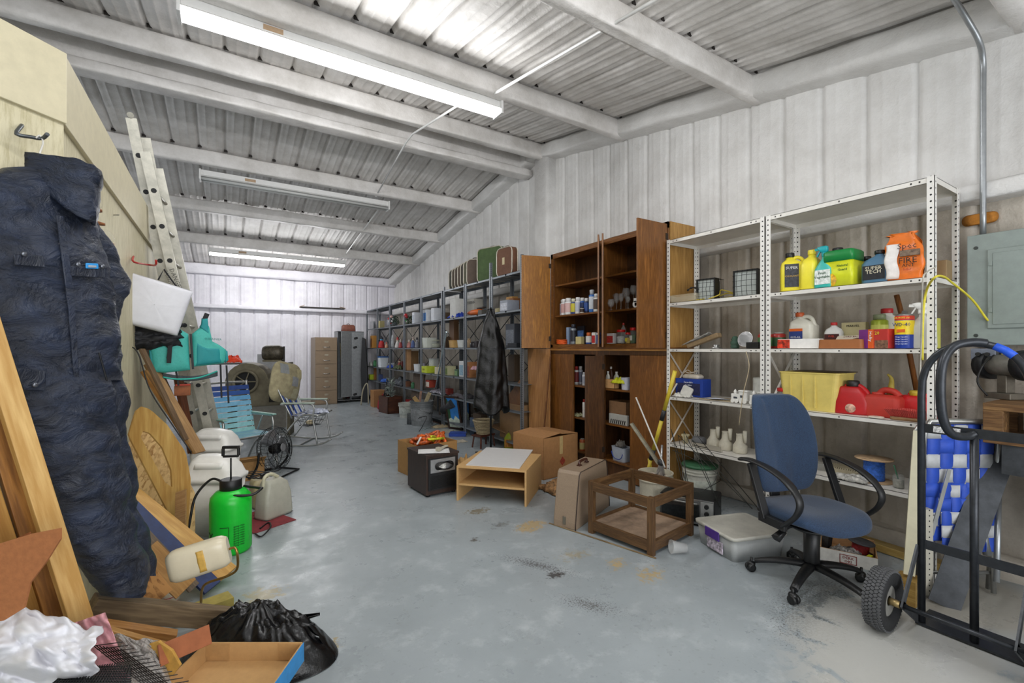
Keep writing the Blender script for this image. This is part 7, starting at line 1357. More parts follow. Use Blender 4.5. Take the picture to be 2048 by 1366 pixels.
b.build('wire_guard', FB, o)
b = MB()
for k in range(3):
    def bl_(u, v, k=k): a = 2 * pi * k / 3 + (u - .5) * 1.3 * (.5 + .5 * v); r = .04 + .18 * v; return MFx @ Vector((r * cos(a), (u - .5) * .07, r * sin(a)))
    b.grid(bl_, 8, 8)
b.build('blades', C('8d8f92', .3, .6), o, solid=.002)
MB().lathe([(.05, -.05), (.06, -.03), (.06, .04), (.04, .06)], n=18, M=MFx @ Matrix.Rotation(pi / 2, 4, 'X')).build('motor', FB, o); MB().lathe([(.04, -.1), (.045, -.095), (.001, -.092)], n=18, M=MFx @ Matrix.Rotation(-pi / 2, 4, 'X')).build('centre_badge', C('9a9a9c', .3, .5), o)
MB().tube(smooth_path([(-.27, 0, .30), (-.28, .02, .15), (-.25, .12, .02), (-.1, .2, .014), (.1, .2, .014), (.25, .12, .02), (.28, .02, .15), (.27, 0, .30)]), .012, 10).build('stand', FB, o); MB().tube([(-.24, .1, .014), (-.2, -.16, .014), (.2, -.16, .014), (.24, .1, .014)], .011, 8).build('stand_foot', FB, o)
o = thing('red_mat', 'dark red rubber mat on the floor under the humidifiers', 'mat', Z0(G(520, 1040)), radians(25)); mz = G(520, 1040)
MB().box(-.18, .16, -.25, .22, .001, .006).build('body', C('7c2a30', .8, 0, .15), o)
hb = Z0(G(549, 1036), .0075); o = thing('humidifier', 'grey and cream curved plastic appliance with carry handle on the mat', 'humidifier', hb + Vector((-.0, .06, 0)), radians(35)); GC = C('a8a698', .45, 0, .06)
MB().rrect([(0, .13, .075, .03), (.02, .135, .08, .03), (.18, .125, .072, .03), (.27, .10, .06, .03), (.31, .07, .045, .03, -.02, 0)]).build('body', GC, o); MB().tube(smooth_path([(-.10, 0, .24), (-.09, 0, .33), (-.03, 0, .35), (.04, 0, .31)]), .014, 8).build('carry_handle', C('bdb89e', .5), o); MB().box(-.13, .13, -.075, .075, 0, .004).build('base', C('3a3a38', .6), o)
cb = Z0(G(522, 1012), .0075); o = thing('cream_canister', 'cream electric canister with coiled cord on top', 'appliance', cb, radians(15)); CMc = C('b8ab84', .45, 0, .08)
MB().rrect([(0, .075, .065, .02), (.02, .08, .07, .02), (.20, .078, .068, .02), (.24, .07, .06, .03)]).build('body', CMc, o)
b = MB()
for k in range(5): b.tube([((.075 + .006 * k) * cos(a) - .03, (.05 + .004 * k) * sin(a), .255 + .008 * k + .012 * sin(2 * a + k)) for a in [2 * pi * j / 18 for j in range(18)]], .004, 6, True)
b.build('coiled_cord', C('17181a', .5), o); MB().box(.0, .05, -.02, .02, .24, .275).build('plug', C('17181a', .5), o)
carton('cardboard_box', 'open tan cardboard box between the swing-top bins and the fan', Z0(G(508, 960)) + Vector((-.05, .12, 0)), .26, .26, .20, radians(10), flaps=((0, 150, .1),), col='ac8350', tape=False)
tag(MB().tube(smooth_path([Z0(G(520, 1060), .012), Z0(G(537, 1048), .012), Z0(G(541, 1062), .03), Z0(G(523, 1076), .012), Z0(G(510, 1070), .012)]), .006, 6).build('sprayer_wand', C('141415', .4)), 'black hose wand curled on the floor beside the red mat', 'hose')
# ================================================================ left: ladder against the partition
LAD = C('b5b2a6', .4, .5, .18, 0, 10); 
def ladder_rail(b, p, q, w=.085):
    d = (q - p).normalized(); fr = frame(p, q, (1, 0, .2)); L = (q - p).length
    return fr, L
ft, tp = P(410, 965, 4.80), P(262, 236, 3.90); ft.z = .003
o = thing('extension_ladder', 'aluminium extension ladder leaning over the beige partition', 'ladder', Z0(ft)); off = Z0(ft)
def section(p, q, dx):
    sh = Vector((.05, .40, 0)); fr = frame(p, q, (0, -1, 0)); L = (q - p).length                # local X up the rail, local Z toward the viewer
    for k in (0, 1):
        r = MB().box(0, L, -.038, .038, -.002, .002).box(0, L, -.038, -.034, -.025, .0).box(0, L, .034, .038, -.025, .0)
        rl = r.build('rail', LAD, o, M=Matrix.Translation(sh * k - off) @ fr)
    n = int(L / .30); 
    for i in range(n):
        c = Vector((.18 + .30 * i, 0, 0)); a = fr @ c - off; ax = sh
        MB().tube([a + sh * .02, a + sh], .014, 8).build('rung', LAD, o)
    for i in range(n): MB().lathe([(.021, .003), (.020, .006)], n=12, M=Matrix.Translation(-off) @ fr @ Matrix.Translation((.18 + .30 * i, 0, 0))).build('rung_end', C('17181a', .6), o)
u_ = (tp - ft).normalized(); sd = (P(438, 905, 4.75) - P(408, 905, 4.75))
section(ft, tp, 0); section(ft + sd * 1.05 + Vector((0, -.035, 0)), P(291, 306, 3.93) + Vector((0, -.035, 0)), 0)
MB().lathe([(.024, -.01), (.024, .01)], n=16, M=Matrix.Translation(tp - off + u_ * .02) @ Matrix.Rotation(pi / 2, 4, 'X')).build('top_pulley', LAD, o)
pl = P(347, 560, 4.16); text(o, 'DANGER', .05, '4a4a46', pl - off + Vector((.02, -.045, .0)), name='warning_lettering', rot=(pi / 2, radians(70), 0)); text(o, 'CAUTION', .04, '4a4a46', pl - off + Vector((-.03, -.045, -.0)), name='warning_lettering', rot=(pi / 2, radians(70), 0))
# hooks and the coverall
ST = C('5c6064', .4, .7)
wa = lambda x, y, off_: (lambda a, b, z: Vector((a * z, b * z, EYE + (HY - y) / F * z)))(*dirp(x), (WY - WX - off_ * 1.41421) / (dirp(x)[1] - dirp(x)[0]))
nA = Vector((.7071, -.7071, 0))
tag(MB().tube(smooth_path([wa(43, 252, .0), wa(43, 252, .05), wa(33, 268, .08), wa(62, 274, .09), wa(84, 277, .10), wa(95, 268, .14)], 3), .007, 8).build('wall_hook', ST), 'grey bent steel wall hook holding the coverall hanger', 'hook')
o = thing('coat_hanger', 'white wire coat hanger inside the navy coverall collar', 'hanger', wa(84, 300, .12)); hg = wa(84, 300, .12)
MB().tube(smooth_path([wa(72, 276, .10) - hg, wa(80, 271, .10) - hg, wa(86, 285, .11) - hg, wa(80, 305, .12) - hg, wa(77, 322, .12) - hg]), .003, 6).tube([wa(77, 322, .12) - hg, wa(30, 360, .13) - hg, wa(140, 385, .13) - hg, wa(77, 322, .12) - hg], .003, 6).build('wire', C('d8d6cf', .4, .2), o)
NAVY = None
def navy():
    mt, nt, p = newmat('navy_nylon'); L = nt.links; tc = nd(nt, 'ShaderNodeTexCoord')
    n1 = nd(nt, 'ShaderNodeTexNoise'); n1.inputs['Scale'].default_value = 7; n1.inputs['Detail'].default_value = 8; n1.inputs['Roughness'].default_value = .62; n1.inputs['Distortion'].default_value = .5
    mp = nd(nt, 'ShaderNodeMapping'); mp.inputs['Scale'].default_value = (1.2, 1.2, 1.9); L.new(tc.outputs['Object'], mp.inputs[0]); L.new(mp.outputs[0], n1.inputs[0])
    n2 = nd(nt, 'ShaderNodeTexNoise'); n2.inputs['Scale'].default_value = 450; L.new(tc.outputs['Object'], n2.inputs[0])
    cr = nd(nt, 'ShaderNodeValToRGB'); cr.color_ramp.elements[0].color = lin('161d2b'); cr.color_ramp.elements[1].color = lin('26324a'); cr.color_ramp.elements[0].position = .4; cr.color_ramp.elements[1].position = .7; L.new(n1.outputs[0], cr.inputs[0]); L.new(cr.outputs[0], p.inputs['Base Color'])
    p.inputs['Roughness'].default_value = .4
    b1 = nd(nt, 'ShaderNodeBump'); b1.inputs['Strength'].default_value = .9; b1.inputs['Distance'].default_value = .035; L.new(n1.outputs[0], b1.inputs['Height'])
    b2 = nd(nt, 'ShaderNodeBump'); b2.inputs['Strength'].default_value = .15; b2.inputs['Distance'].default_value = .001; L.new(n2.outputs[0], b2.inputs['Height']); L.new(b1.outputs[0], b2.inputs['Normal']); L.new(b2.outputs[0], p.inputs['Normal'])
    return mt
NAVY = navy()
cv = wa(100, 700, .14); o = thing('coverall', 'navy blue insulated coverall hanging from the steel wall hook', 'coverall', cv)
def cloth_loft(name, secs, seed, nu=64, nv=110, amp=.012, parent=None, m=None, closed=True):
    """secs: (y px, x left px, x right px, offset from the wall, half thickness)"""
    def f(u, v):
        t = v * (len(secs) - 1); i = min(int(t), len(secs) - 2); k = t - i; a_, b_ = secs[i], secs[i + 1]; k2 = k * k * (3 - 2 * k) * .5 + k * .5
        y, xl, xr, of, th = [a_[j] + (b_[j] - a_[j]) * (k if j == 0 else k2) for j in range(5)]
        L_, R_ = wa(xl, y, of), wa(xr, y, of); c = (L_ + R_) / 2; h = (R_ - L_) / 2; a = 2 * pi * u
        p = c + h * math.copysign(abs(cos(a)) ** .8, cos(a)) + nA * th * math.copysign(abs(sin(a)) ** .8, sin(a))
        n = Vector(p); w = amp * (2.0 * nz(n.x * 6 + seed, n.z * 9, n.y * 6) + 1.5 * (1 - abs(nz(n.x * 13 + seed, n.z * 17 + n.x * 8, n.y * 9))) + .5 * (1 - abs(nz(n.x * 30, n.z * 34 - n.x * 20, seed))))
        d = (p - c); d = d.normalized() if d.length > 1e-5 else nA
        p = p + d * w - cv; p.z = max(p.z, .012 - cv.z)
        return p
    return MB().grid(f, nu, nv).build(name, m or NAVY, parent or o)
cloth_loft('torso', [(335, 30, 120, .13, .03), (350, -20, 150, .13, .05), (385, -60, 160, .13, .07), (430, -70, 172, .13, .08), (520, -75, 198, .14, .09), (600, -70, 214, .14, .09), (700, -40, 222, .15, .085), (760, -10, 226, .16, .08)], 1, 80, 110, .011)
cloth_loft('front_leg', [(700, 15, 180, .16, .07), (760, 28, 205, .18, .075), (840, 50, 215, .20, .075), (920, 78, 225, .22, .075), (1000, 112, 240, .25, .07), (1070, 142, 262, .28, .07), (1130, 172, 280, .31, .065), (1165, 195, 272, .33, .055), (1192, 215, 262, .34, .04)], 5, 64, 110, .012)
cloth_loft('back_leg', [(690, 120, 226, .13, .05), (780, 150, 234, .14, .055), (860, 160, 236, .15, .055), (940, 175, 254, .17, .055), (1010, 190, 262, .2, .055), (1080, 205, 288, .23, .055), (1120, 215, 302, .25, .05), (1150, 225, 298, .27, .04)], 9, 56, 90, .012)
cloth_loft('sleeve', [(400, 110, 158, .10, .04), (450, 140, 182, .09, .05), (520, 168, 226, .08, .05), (565, 185, 248, .08, .05), (620, 175, 232, .10, .045), (690, 170, 224, .12, .04), (725, 190, 226, .13, .03)], 13, 40, 60, .009)
def collar(u, v):
    a = pi * (.02 + 1.96 * u); x = 112 - 72 * cos(a * .5) ; P0 = wa(40 + 140 * u, 308 + 85 * u + 0 * v, .13)
    s_ = sin(pi * u); P1 = P0 + nA * (.03 + .17 * s_ * (1 - .25 * v)) + Vector((0, 0, .02 * s_ - .09 * v - .06 * s_ * v * 2)) + Vector((.008 * nz(u * 9, v * 5), 0, .010 * nz(u * 11, v * 7, 3)))
    return P1 - cv
MB().grid(collar, 40, 16).build('collar', NAVY, o, solid=.012)
def collar2(u, v):
    P0 = wa(45 + 135 * u, 305 + 82 * u, .12); s_ = sin(pi * u); return P0 + nA * (.02 - .03 * s_) + Vector((0, 0, .05 * s_ - .11 * v)) - cv
MB().grid(collar2, 24, 8).build('collar_back', NAVY, o, solid=.012)
def patch(name, pts, of, m, bev=.004, th=.006):
    return hull_panel(name, [wa(x, y, of) - cv for x, y in pts], th, m, o, bev)
DN = C('141a26', .5, 0, .2, .3, 30)
patch('zip_flap', [(112, 430), (128, 432), (150, 600), (158, 760), (148, 762), (136, 620)], .262, NAVY)
patch('pocket_flap', [(138, 532), (212, 535), (210, 556), (138, 552)], .262, NAVY); patch('pocket_flap', [(26, 508), (86, 512), (90, 535), (30, 530)], .262, NAVY); patch('thigh_pocket_flap', [(30, 735), (92, 742), (90, 782), (48, 780)], .268, NAVY)
patch('blue_tab', [(171, 526), (196, 527), (197, 538), (171, 537)], .270, C('2b8fd4', .4)); patch('grey_badge', [(176, 530), (193, 531), (192, 536), (176, 535)], .274, C('9aa0a8', .4))
for (x, y, of) in ((48, 508, .27), (156, 529, .27), (205, 533, .27), (70, 770, .28), (148, 395, .27)): MB().lathe([(.009, 0), (.008, .004), (.002, .005)], n=14, M=Matrix.Translation(wa(x, y, of) - cv) @ Matrix.Rotation(pi / 4, 4, 'Z') @ Matrix.Rotation(pi / 2, 4, 'X')).build('snap_button', C('6c7078', .3, .7), o)
patch('leg_zip', [(196, 705), (200, 705), (216, 762), (212, 762)], .27, C('0a0c10', .4))
# ornaments, nails, red hook, white cushion, black bag
wl = lambda x, y, X=WX + .02: PX(x, y, X)
o = thing('hanging_ornament', 'string of small glass and wood ornaments on the partition', 'ornament', wl(186, 360, -.57)); oc = Vector(o.location)
MB().tube([wl(160, 352, -.60) - oc, wl(178, 348, -.55) - oc], .003, 6).tube([wl(165, 352, -.58) - oc, wl(190, 445, -.57) - oc, wl(205, 500, -.57) - oc], .002, 5).build('wire', ST, o)
for (x, y, r) in ((183, 405, .042), (207, 475, .045)): MB().ball(wl(x, y, -.55) - oc, r, 16).build('glass_globe', C('d8d4c4', .05, 0, 0, 0, 18, .9), o)
for (x, y, w_) in ((178, 378, .04), (186, 420, .07), (198, 448, .05), (212, 488, .07)): MB().lathe([(.0, -.006), (w_ / 2, -.004), (w_ / 2, .006), (.005, .012)], c=wl(x, y, -.55) - oc, n=16).build('wooden_disc', C('8d552c', .4), o)
tag(MB().tube([wl(222, 430, -.62), wl(238, 430, -.56)], .0025, 6).build('wall_nail', ST), 'bare nail in the beige partition', 'nail')
tag(MB().tube(smooth_path([wl(267, 513, -.60), wl(268, 524, -.55), wl(300, 530, -.50), wl(311, 530, -.42), wl(312, 520, -.41)], 4), .007, 8).build('red_wall_hook', C('b0241f', .4)), 'red coated wall hook above the white cushion', 'hook')
pc = P(308, 610, 3.62); o = thing('white_cushion', 'square white vinyl boat cushion hanging from the red hook', 'cushion', M=Matrix.Translation(pc) @ Matrix.Rotation(radians(8), 4, 'Z') @ Matrix.Rotation(radians(16), 4, 'Y'))
WV = C('dcdde4', .4, 0, .03)
def cush(u, v):
    a = 2 * pi * u; sq = max(abs(cos(a)), abs(sin(a))); b_ = pi * v; x = cos(a) / sq * sin(b_) ** .12 * .21; z = sin(a) / sq * sin(b_) ** .12 * .19
    return (x, .045 * cos(b_) * (1 - .35 * ((x / .2) ** 4 + (z / .19) ** 4) / 2) + .002 * nz(x * 30, z * 30), z)
MB().grid(cush, 56, 22).build('cover', WV, o); MB().box(-.23, -.16, -.004, .004, .12, .165).build('strap', WV, o); MB().tube([(-.2, 0, .19), (.2, 0, .19), (.2, 0, -.19), (-.2, 0, -.19)], .006, 6, True).build('piping', C('c4c4c8', .5), o)
hk = P(307, 531, 3.60); MB().tube([Vector((-.03, .0, .20)), Vector((-.02, .03, .30)), Vector((.12, .02, .17))], .006, 6).build('hanging_strap', C('2a2a2e', .7), o)
crumple('black_bag', 'black nylon bag hanging under the white cushion', 'bag', P(303, 684, 3.75), .40, .22, .16, C('1c1d22', .6, 0, .3, .3, 20), 95, rz=0, t=.004)
bb = SC.objects['black_bag']; bb.matrix_world = Matrix.Translation(P(303, 672, 3.72)) @ Matrix.Rotation(radians(90), 4, 'X') @ Matrix.Diagonal((1, 1, .8, 1)); MB().bar((-.1, .1, .03), (.13, .26, .05), .02, .004).build('strap', C('17181b', .7), bb); MB().bar((.13, -.02, .08), (.12, -.22, .1), .03, .004).build('strap', C('17181b', .7), bb)
# life vest
VZ = 3.9; pc = P(385, 690, VZ); o = thing('life_vest', 'turquoise life vest hanging in front of the ladder', 'life vest', M=Matrix.Translation(pc) @ Matrix.Rotation(radians(16), 4, 'Z')); mpp = VZ / F
def vp(x, y, d=0.0): return Vector(((x - 385) * mpp, d, (690 - y) * mpp))
TQ = C('45b3a8', .6, 0, .06, .15, 60); TD = C('1d8f93', .6, 0, .06, .2, 200)
def puff(name, outline, d0, th, m, n=26):
    ctr = Vector((sum(p[0] for p in outline) / len(outline), sum(p[1] for p in outline) / len(outline), 0)); pts = []
    for i in range(len(outline)):
        a, b_ = Vector((*outline[i], 0)), Vector((*outline[(i + 1) % len(outline)], 0)); k = max(1, int((b_ - a).length / 6))
        for j in range(k): pts.append(a + (b_ - a) * j / k)
    N = len(pts); R = []
    for (s, d) in ((0.02, -1), (.4, -1), (.7, -.93), (.88, -.75), (.97, -.4), (1, 0), (.97, .4), (.7, .8), (.02, .8)):
        R.append([vp(ctr.x + (p.x - ctr.x) * s, ctr.y + (p.y - ctr.y) * s, d0 + d * th) + Vector((0, .004 * nz(p.x * s * .08, p.y * s * .08), 0)) for p in pts])
    return MB().rings(R, True).build(name, m, o)
puff('left_panel', [(318, 700), (335, 690), (352, 680), (357, 656), (366, 660), (378, 668), (381, 740), (340, 744), (322, 742)], 0, .035, TQ)
puff('right_panel', [(384, 668), (400, 652), (405, 648), (412, 650), (418, 682), (432, 690), (444, 700), (443, 722), (440, 728), (384, 734)], 0, .035, TQ)
puff('right_shoulder', [(396, 654), (399, 648), (400, 636), (410, 634), (412, 662), (416, 676), (404, 662)], -.012, .022, TD); puff('front_pocket', [(390, 685), (398, 692), (412, 696), (432, 696), (434, 726), (390, 731)], -.022, .018, TD)
puff('side_panel', [(442, 700), (447, 702), (449, 722), (443, 728)], .01, .02, TD); puff('side_panel', [(316, 700), (321, 700), (324, 742), (318, 738)], .01, .02, TD)
MB().bar(vp(380, 668, -.035), vp(384, 738, -.035), .014, .01, (0, 1, 0)).build('zipper', C('1c1c20', .5), o); MB().bar(vp(404, 640, -.02), vp(409, 626, -.02), .035, .012, (0, 1, 0)).build('shoulder_strap', C('1b1b1f', .7), o); MB().bar(vp(346, 690, -.05), vp(343, 716, -.045), .02, .006, (0, 1, 0)).bar(vp(352, 678, -.03), vp(340, 690, -.06), .03, .006, (0, 1, 0)).build('webbing_strap', C('1b1b1f', .7), o)
for (a, b_) in (((434, 730), (436, 800)), ((445, 732), (449, 812)), ((358, 742), (362, 770))): MB().bar(vp(*a, 0), vp(*b_, 0), .014, .004, (0, 1, 0)).build('webbing_strap', C('1b1b1f', .7), o)
MB().grid(lambda u, v: vp(337 + 92 * u, 744 + 8 * sin(pi * u) + 10 * v, .0), 16, 4).build('mesh_back', C('3a4448', .7, 0, .5, 0, 200), o, solid=.002); MB().tube(smooth_path([vp(337, 752), vp(360, 757), (vp(395, 756)), vp(428, 744)]), .007, 8).build('hem', C('2fae9f', .6), o)
text(o, 'O2RAINIER', .026, '2f7f7a', vp(418, 678, -.045) + Vector((0, 0, 0)), rot=(pi / 2, radians(3), 0))
# ================================================================ boards leaning on the partition (between cushion and bins)
PINE = wood('d1a566', 'a97a3e', 'X', 8, .55); PINE2 = wood('c49250', '8e5f2b', 'X', 9, .55); DKW = wood('5c4230', '33231a', 'X', 9, .7); TNW = wood('c7a271', '98744a', 'X', 9, .65); OSB = osb('dab77e', 'a57c46')
UP = (1, -.6, .3)
def lean(name, label, cat, top, ztop, bot, zbot, w, t, m, up=(1, -.5, .35)):
    a, b_ = P(*top, ztop), P(*bot, zbot); a.x = max(a.x, WX + .03 + t) if a.y > WY else a.x; b_.z = max(b_.z, .02 + w * .05); return board(name, label, cat, b_, a, w, t, m, up=up)
lean('dark_plank', 'dark brown plank leaning on the partition behind the tan board', 'plank', (262, 700), 3.8, (390, 905), 3.88, .10, .02, DKW)
lean('tan_plank', 'wide tan plank with dark cord over it leaning on the partition', 'plank', (300, 730), 3.70, (400, 905), 3.68, .13, .018, TNW)
lean('orange_plank', 'narrow orange-brown board between the dark and tan planks', 'plank', (285, 742), 3.6, (392, 905), 3.65, .05, .03, PINE2)
lean('grey_plank', 'greyish board at the left edge of the leaning planks', 'plank', (268, 698), 3.55, (372, 880), 3.6, .05, .02, wood('8d7457', '5f4a35', 'X', 9))
lean('red_handled_saw', 'brown wooden board with a reddish top beside the ladder', 'board', (356, 752), 4.3, (385, 905), 4.3, .10, .03, wood('7d4526', '4d2814', 'X', 10))
o = thing('c_clamp', 'orange wooden bracket hanging below the life vest', 'bracket', P(365, 780, 4.15)); MB().box(-.06, .06, -.02, .02, -.05, .04).build('block', C('9a5528', .5, 0, .2), o, bevel=.004); MB().box(-.05, .06, -.026, -.01, .04, .055).build('red_bar', C('c2402a', .5), o)
tag(MB().tube(smooth_path([P(252, 690, 3.5), P(276, 706, 3.5), P(300, 780, 3.5), P(345, 850, 3.5), P(383, 905, 3.5)]), .005, 6).build('black_rubber_cord', C('141416', .5)), 'black cord running down over the leaning planks', 'cord')
# OSB sheets and the rocker cut-out
def sheet(name, label, cat, pts, zs, t, m):
    q = []
    for (x, y), z in zip(pts, zs):
        v = P(x, y, z); v.x = max(v.x, WX + .02 + t) if v.y > WY else v.x; v.z = max(v.z, .004); q.append(v)
    return tag(hull_panel(name, q, t, m), label, cat)
sheet('osb_sheet', 'strand board sheet leaning on the partition behind the cut-out', 'strand board', [(222, 905), (268, 868), (320, 850), (388, 985), (392, 1100), (330, 1090), (228, 960)], [3.0, 3.1, 3.2, 3.28, 3.18, 3.1, 3.0], .012, OSB)
sheet('osb_offcut', 'small strand board offcut above the larger sheet', 'strand board', [(225, 882), (236, 868), (256, 900), (232, 920)], [2.9, 2.95, 2.95, 2.9], .012, osb('b58545', '7a5228'))
outer = [(283, 813), (300, 818), (335, 850), (372, 905), (382, 960), (376, 1062), (345, 1040), (262, 880), (258, 868), (272, 822)]; inner = [(286, 862), (300, 866), (325, 895), (343, 940), (345, 975), (330, 965), (290, 890), (281, 874)]
def rocker():
    zf = lambda x, y: 2.86 + .0006 * (x - 258)
    A_ = [P(x, y, zf(x, y)) for x, y in outer]; B_ = [P(x, y, zf(x, y)) for x, y in inner]
    # stitch ring
    def res(poly, n):
        L = [0]
        for i in range(len(poly)): L.append(L[-1] + (poly[(i + 1) % len(poly)] - poly[i]).length)
        out = []
        for k in range(n):
            s_ = L[-1] * k / n
            for i in range(len(poly)):
                if L[i] <= s_ <= L[i + 1]: out.append(poly[i] + (poly[(i + 1) % len(poly)] - poly[i]) * ((s_ - L[i]) / max(1e-6, L[i + 1] - L[i]))); break
        return out
    n = 48; A2_, B2_ = res(A_, n), res(B_, n); k0 = min(range(n), key=lambda k: (B2_[k] - A2_[0]).length); B2_ = B2_[k0:] + B2_[:k0]
    d = Vector((-.5, .8, -.2)).normalized() * .018; b = MB(); vs = A2_ + B2_ + [p + d for p in A2_] + [p + d for p in B2_]; fs = []
    for i in range(n):
        j = (i + 1) % n; fs += [(i, j, n + j, n + i), (2 * n + i, 3 * n + i, 3 * n + j, 2 * n + j), (i, 2 * n + i, 2 * n + j, j), (n + i, n + j, 3 * n + j, 3 * n + i)]
    b.add(vs, fs); return b.build('plywood_cutout', wood('dbb870', 'b58a48', 'Z', 6, .5))
tag(rocker(), 'curved plywood cut-out with a slot leaning in front of the strand board', 'plywood')
sheet('plywood_strip', 'narrow vertical plywood strip beside the white bin', 'plywood', [(352, 985), (372, 978), (372, 1080), (350, 1062)], [2.84, 2.84, 2.84, 2.84], .01, TNW)
# diagonal planks in front
lean('blue_edged_plank', 'long pine plank with a blue painted edge lying on the heap', 'plank', (250, 985), 2.75, (455, 1150), 2.72, .13, .03, wood('dab062', 'b5883f', 'X', 7, .5), up=(.3, -.5, .85))
a, b_ = P(256, 1012, 2.64), P(425, 1176, 2.60); board('blue_board', 'dark blue painted board edge under the pine plank', 'board', a, b_, .10, .02, C('1c2f5c', .5, 0, .25), up=(.3, -.6, .75))
lean('grey_board', 'thin grey weathered board in the heap beside the coverall leg', 'board', (262, 1042), 2.4, (388, 1176), 2.5, .06, .014, wood('8d7a62', '5e4f3f', 'X', 9), up=(.4, -.8, .3))
lean('curved_tan_board', 'tan board with a rounded edge behind the cream roller', 'board', (292, 1100), 2.35, (372, 1178), 2.42, .12, .012, wood('c79a58', '9a6f38', 'X', 8), up=(.5, -.8, .3))
lean('osb_strip', 'short strand board strip standing by the baseball', 'strand board', (268, 1130), 2.25, (325, 1196), 2.3, .10, .012, osb('b9854a', '7c4f25'), up=(.3, -.9, .3))
lean('long_dark_board', 'long dark stained board behind the coverall leg', 'board', (112, 1005), 2.25, (262, 1215), 2.3, .10, .02, wood('4a3a33', '241c19', 'X', 8), up=(.5, -.8, .2)); lean('reddish_lath', 'thin reddish lath running along the dark board', 'lath', (118, 1020), 2.12, (245, 1205), 2.2, .02, .015, wood('7c3f28', '502413', 'X', 12), up=(.5, -.8, .2))
# pine studs at the far left
def stud(label, top, zt, bot, zb, w, t, m, up=(.55, -.83, 0)):
    a, b_ = P(*top, zt), P(*bot, zb); d = (a - b_).normalized(); b2 = b_ - d * ((b_.z - .02) / d.z) if b_.z > .02 else b_; a2 = a + d * .45; return board('pine_stud', label, 'stud', b2, a2, w, t, m, up=up, group=None)
stud('pale knot-free pine stud nearest the coverall', (8, 760), 1.50, (160, 1240), 1.60, .062, .035, wood('dcb878', 'b58a48', 'X', 7, .5))
stud('second pine stud with strong brown grain', (-10, 860), 1.54, (105, 1235), 1.62, .045, .035, wood('b97f38', '7d4f1c', 'X', 9, .5)); stud('golden pine stud at the left edge behind the hardboard', (-40, 950), 1.50, (55, 1235), 1.58, .06, .035, wood('d3a456', 'a3742f', 'X', 7, .5)); stud('orange pine stud at the extreme left edge', (-40, 1080), 1.46, (10, 1235), 1.5, .06, .035, wood('bd8338', '86541f', 'X', 7, .5))
pts = [(-60, 1105), (62, 1068), (122, 1056), (122, 1078), (96, 1120), (62, 1165), (50, 1215), (10, 1240), (-60, 1250)]
tag(hull_panel('torn_hardboard', [P(x, y, 1.36) for x, y in pts], .006, C('a2663c', .75, 0, .1, .1, 60)), 'torn brown hardboard piece in front of the pine studs', 'hardboard'); tag(hull_panel('torn_hardboard_behind', [P(x, y, 1.40) for x, y in [(-60, 1120), (60, 1064), (60, 1110), (-60, 1150)]], .006, C('96592f', .75, 0, .1)), 'second hardboard piece just behind the torn one', 'hardboard')
# grey post, boards, baseball and the rest of the heap
board('grey_timber_post', 'weathered grey square timber lying across the heap', 'timber', P(180, 1213, 1.88), P(462, 1237, 2.28), .085, .085, wood('a18a68', '6b5840', 'X', 7, .7), bevel=.004)
board('yellow_lath_block', 'yellow-green painted wood block on the floor beyond the grey timber', 'block', G(345, 1248) + Vector((0, 0, .025)), G(462, 1205) + Vector((0, 0, .025)), .10, .045, C('a6974e', .7, 0, .15))
board('orange_pine_board', 'orange pine board under the grey timber', 'board', P(180, 1250, 1.72), P(350, 1275, 1.86), .05, .04, PINE2)
board('pine_offcut', 'pale pine offcut ending beside the bubble wrap', 'board', P(205, 1262, 1.66), P(330, 1296, 1.78), .04, .03, PINE)
board('cardboard_strip', 'reddish brown cardboard strip beside the black trash bag', 'cardboard', P(318, 1312, 1.60), P(420, 1268, 1.78), .07, .008, C('9a5c3a', .8), up=(0, -1, .5))
o = thing('baseball', 'white baseball with red stitching on the heap beside the strand board strip', 'baseball', P(343, 1197, 2.33)); MB().ball((0, 0, 0), .037, 20).build('ball', C('d2c8b4', .6, 0, .1), o)
for s in (-1, 1): MB().tube([(.0375 * cos(a) * .9, -.0375 * abs(sin(a)) * .95 - .0, s * .016 + .006 * cos(a)) for a in [pi * k / 12 for k in range(13)]], .0018, 5).build('stitching', C('b3262a', .6), o)
bs = SC.objects['baseball']; bs.location.z = .038 + .0; bs.location = P(343, 1197, 2.33); gb_ = G(343, 1208, .0)
bs.location = Vector((G(343, 1210).x, G(343, 1210).y, .038))
tag(MB().box(-.1, .1, -.06, .06, 0, .003).build('striped_card', C('b9a4b8', .6, 0, .6, 0, 60), M=Matrix.Translation(G(300, 1238) + Vector((0, 0, .002))) @ Matrix.Rotation(.4, 4, 'Z')), 'purple striped card on the floor under the grey timber', 'card')
# cream roller with brass wire
a, b_ = P(338, 1137, 2.12), P(458, 1098, 2.22); M_ = frame(a, b_); L = (b_ - a).length; o = thing('cream_roller', 'cream plastic roller shaped shade on a bent brass wire stand', 'lamp shade', M=M_)
Rr = []
for i in range(13):
    x = L * i / 12; e = min(1, (min(i, 12 - i) / 1.6)) ** .5 if min(i, 12 - i) < 1.6 else 1; hx, hz = .048 * (.72 + .28 * e), .074 * (.8 + .2 * e); Rr.append([Vector((x, math.copysign(abs(cos(t)) ** .6, cos(t)) * hx, math.copysign(abs(sin(t)) ** .6, sin(t)) * hz)) for t in [2 * pi * k / 28 for k in range(28)]])
MB().rings(Rr).build('shade', C('d5cbb0', .22, 0, .06, 0, 8), o); MB().grid(lambda u, v: (L * (.5 + .12 * u + .01 * nz(u * 5, v * 9)), -.0495 - .0 + .0015, -.05 + .10 * v), 4, 6).build('yellow_tape_stain', C('c9a14e', .4, 0, .2), o, solid=.001)
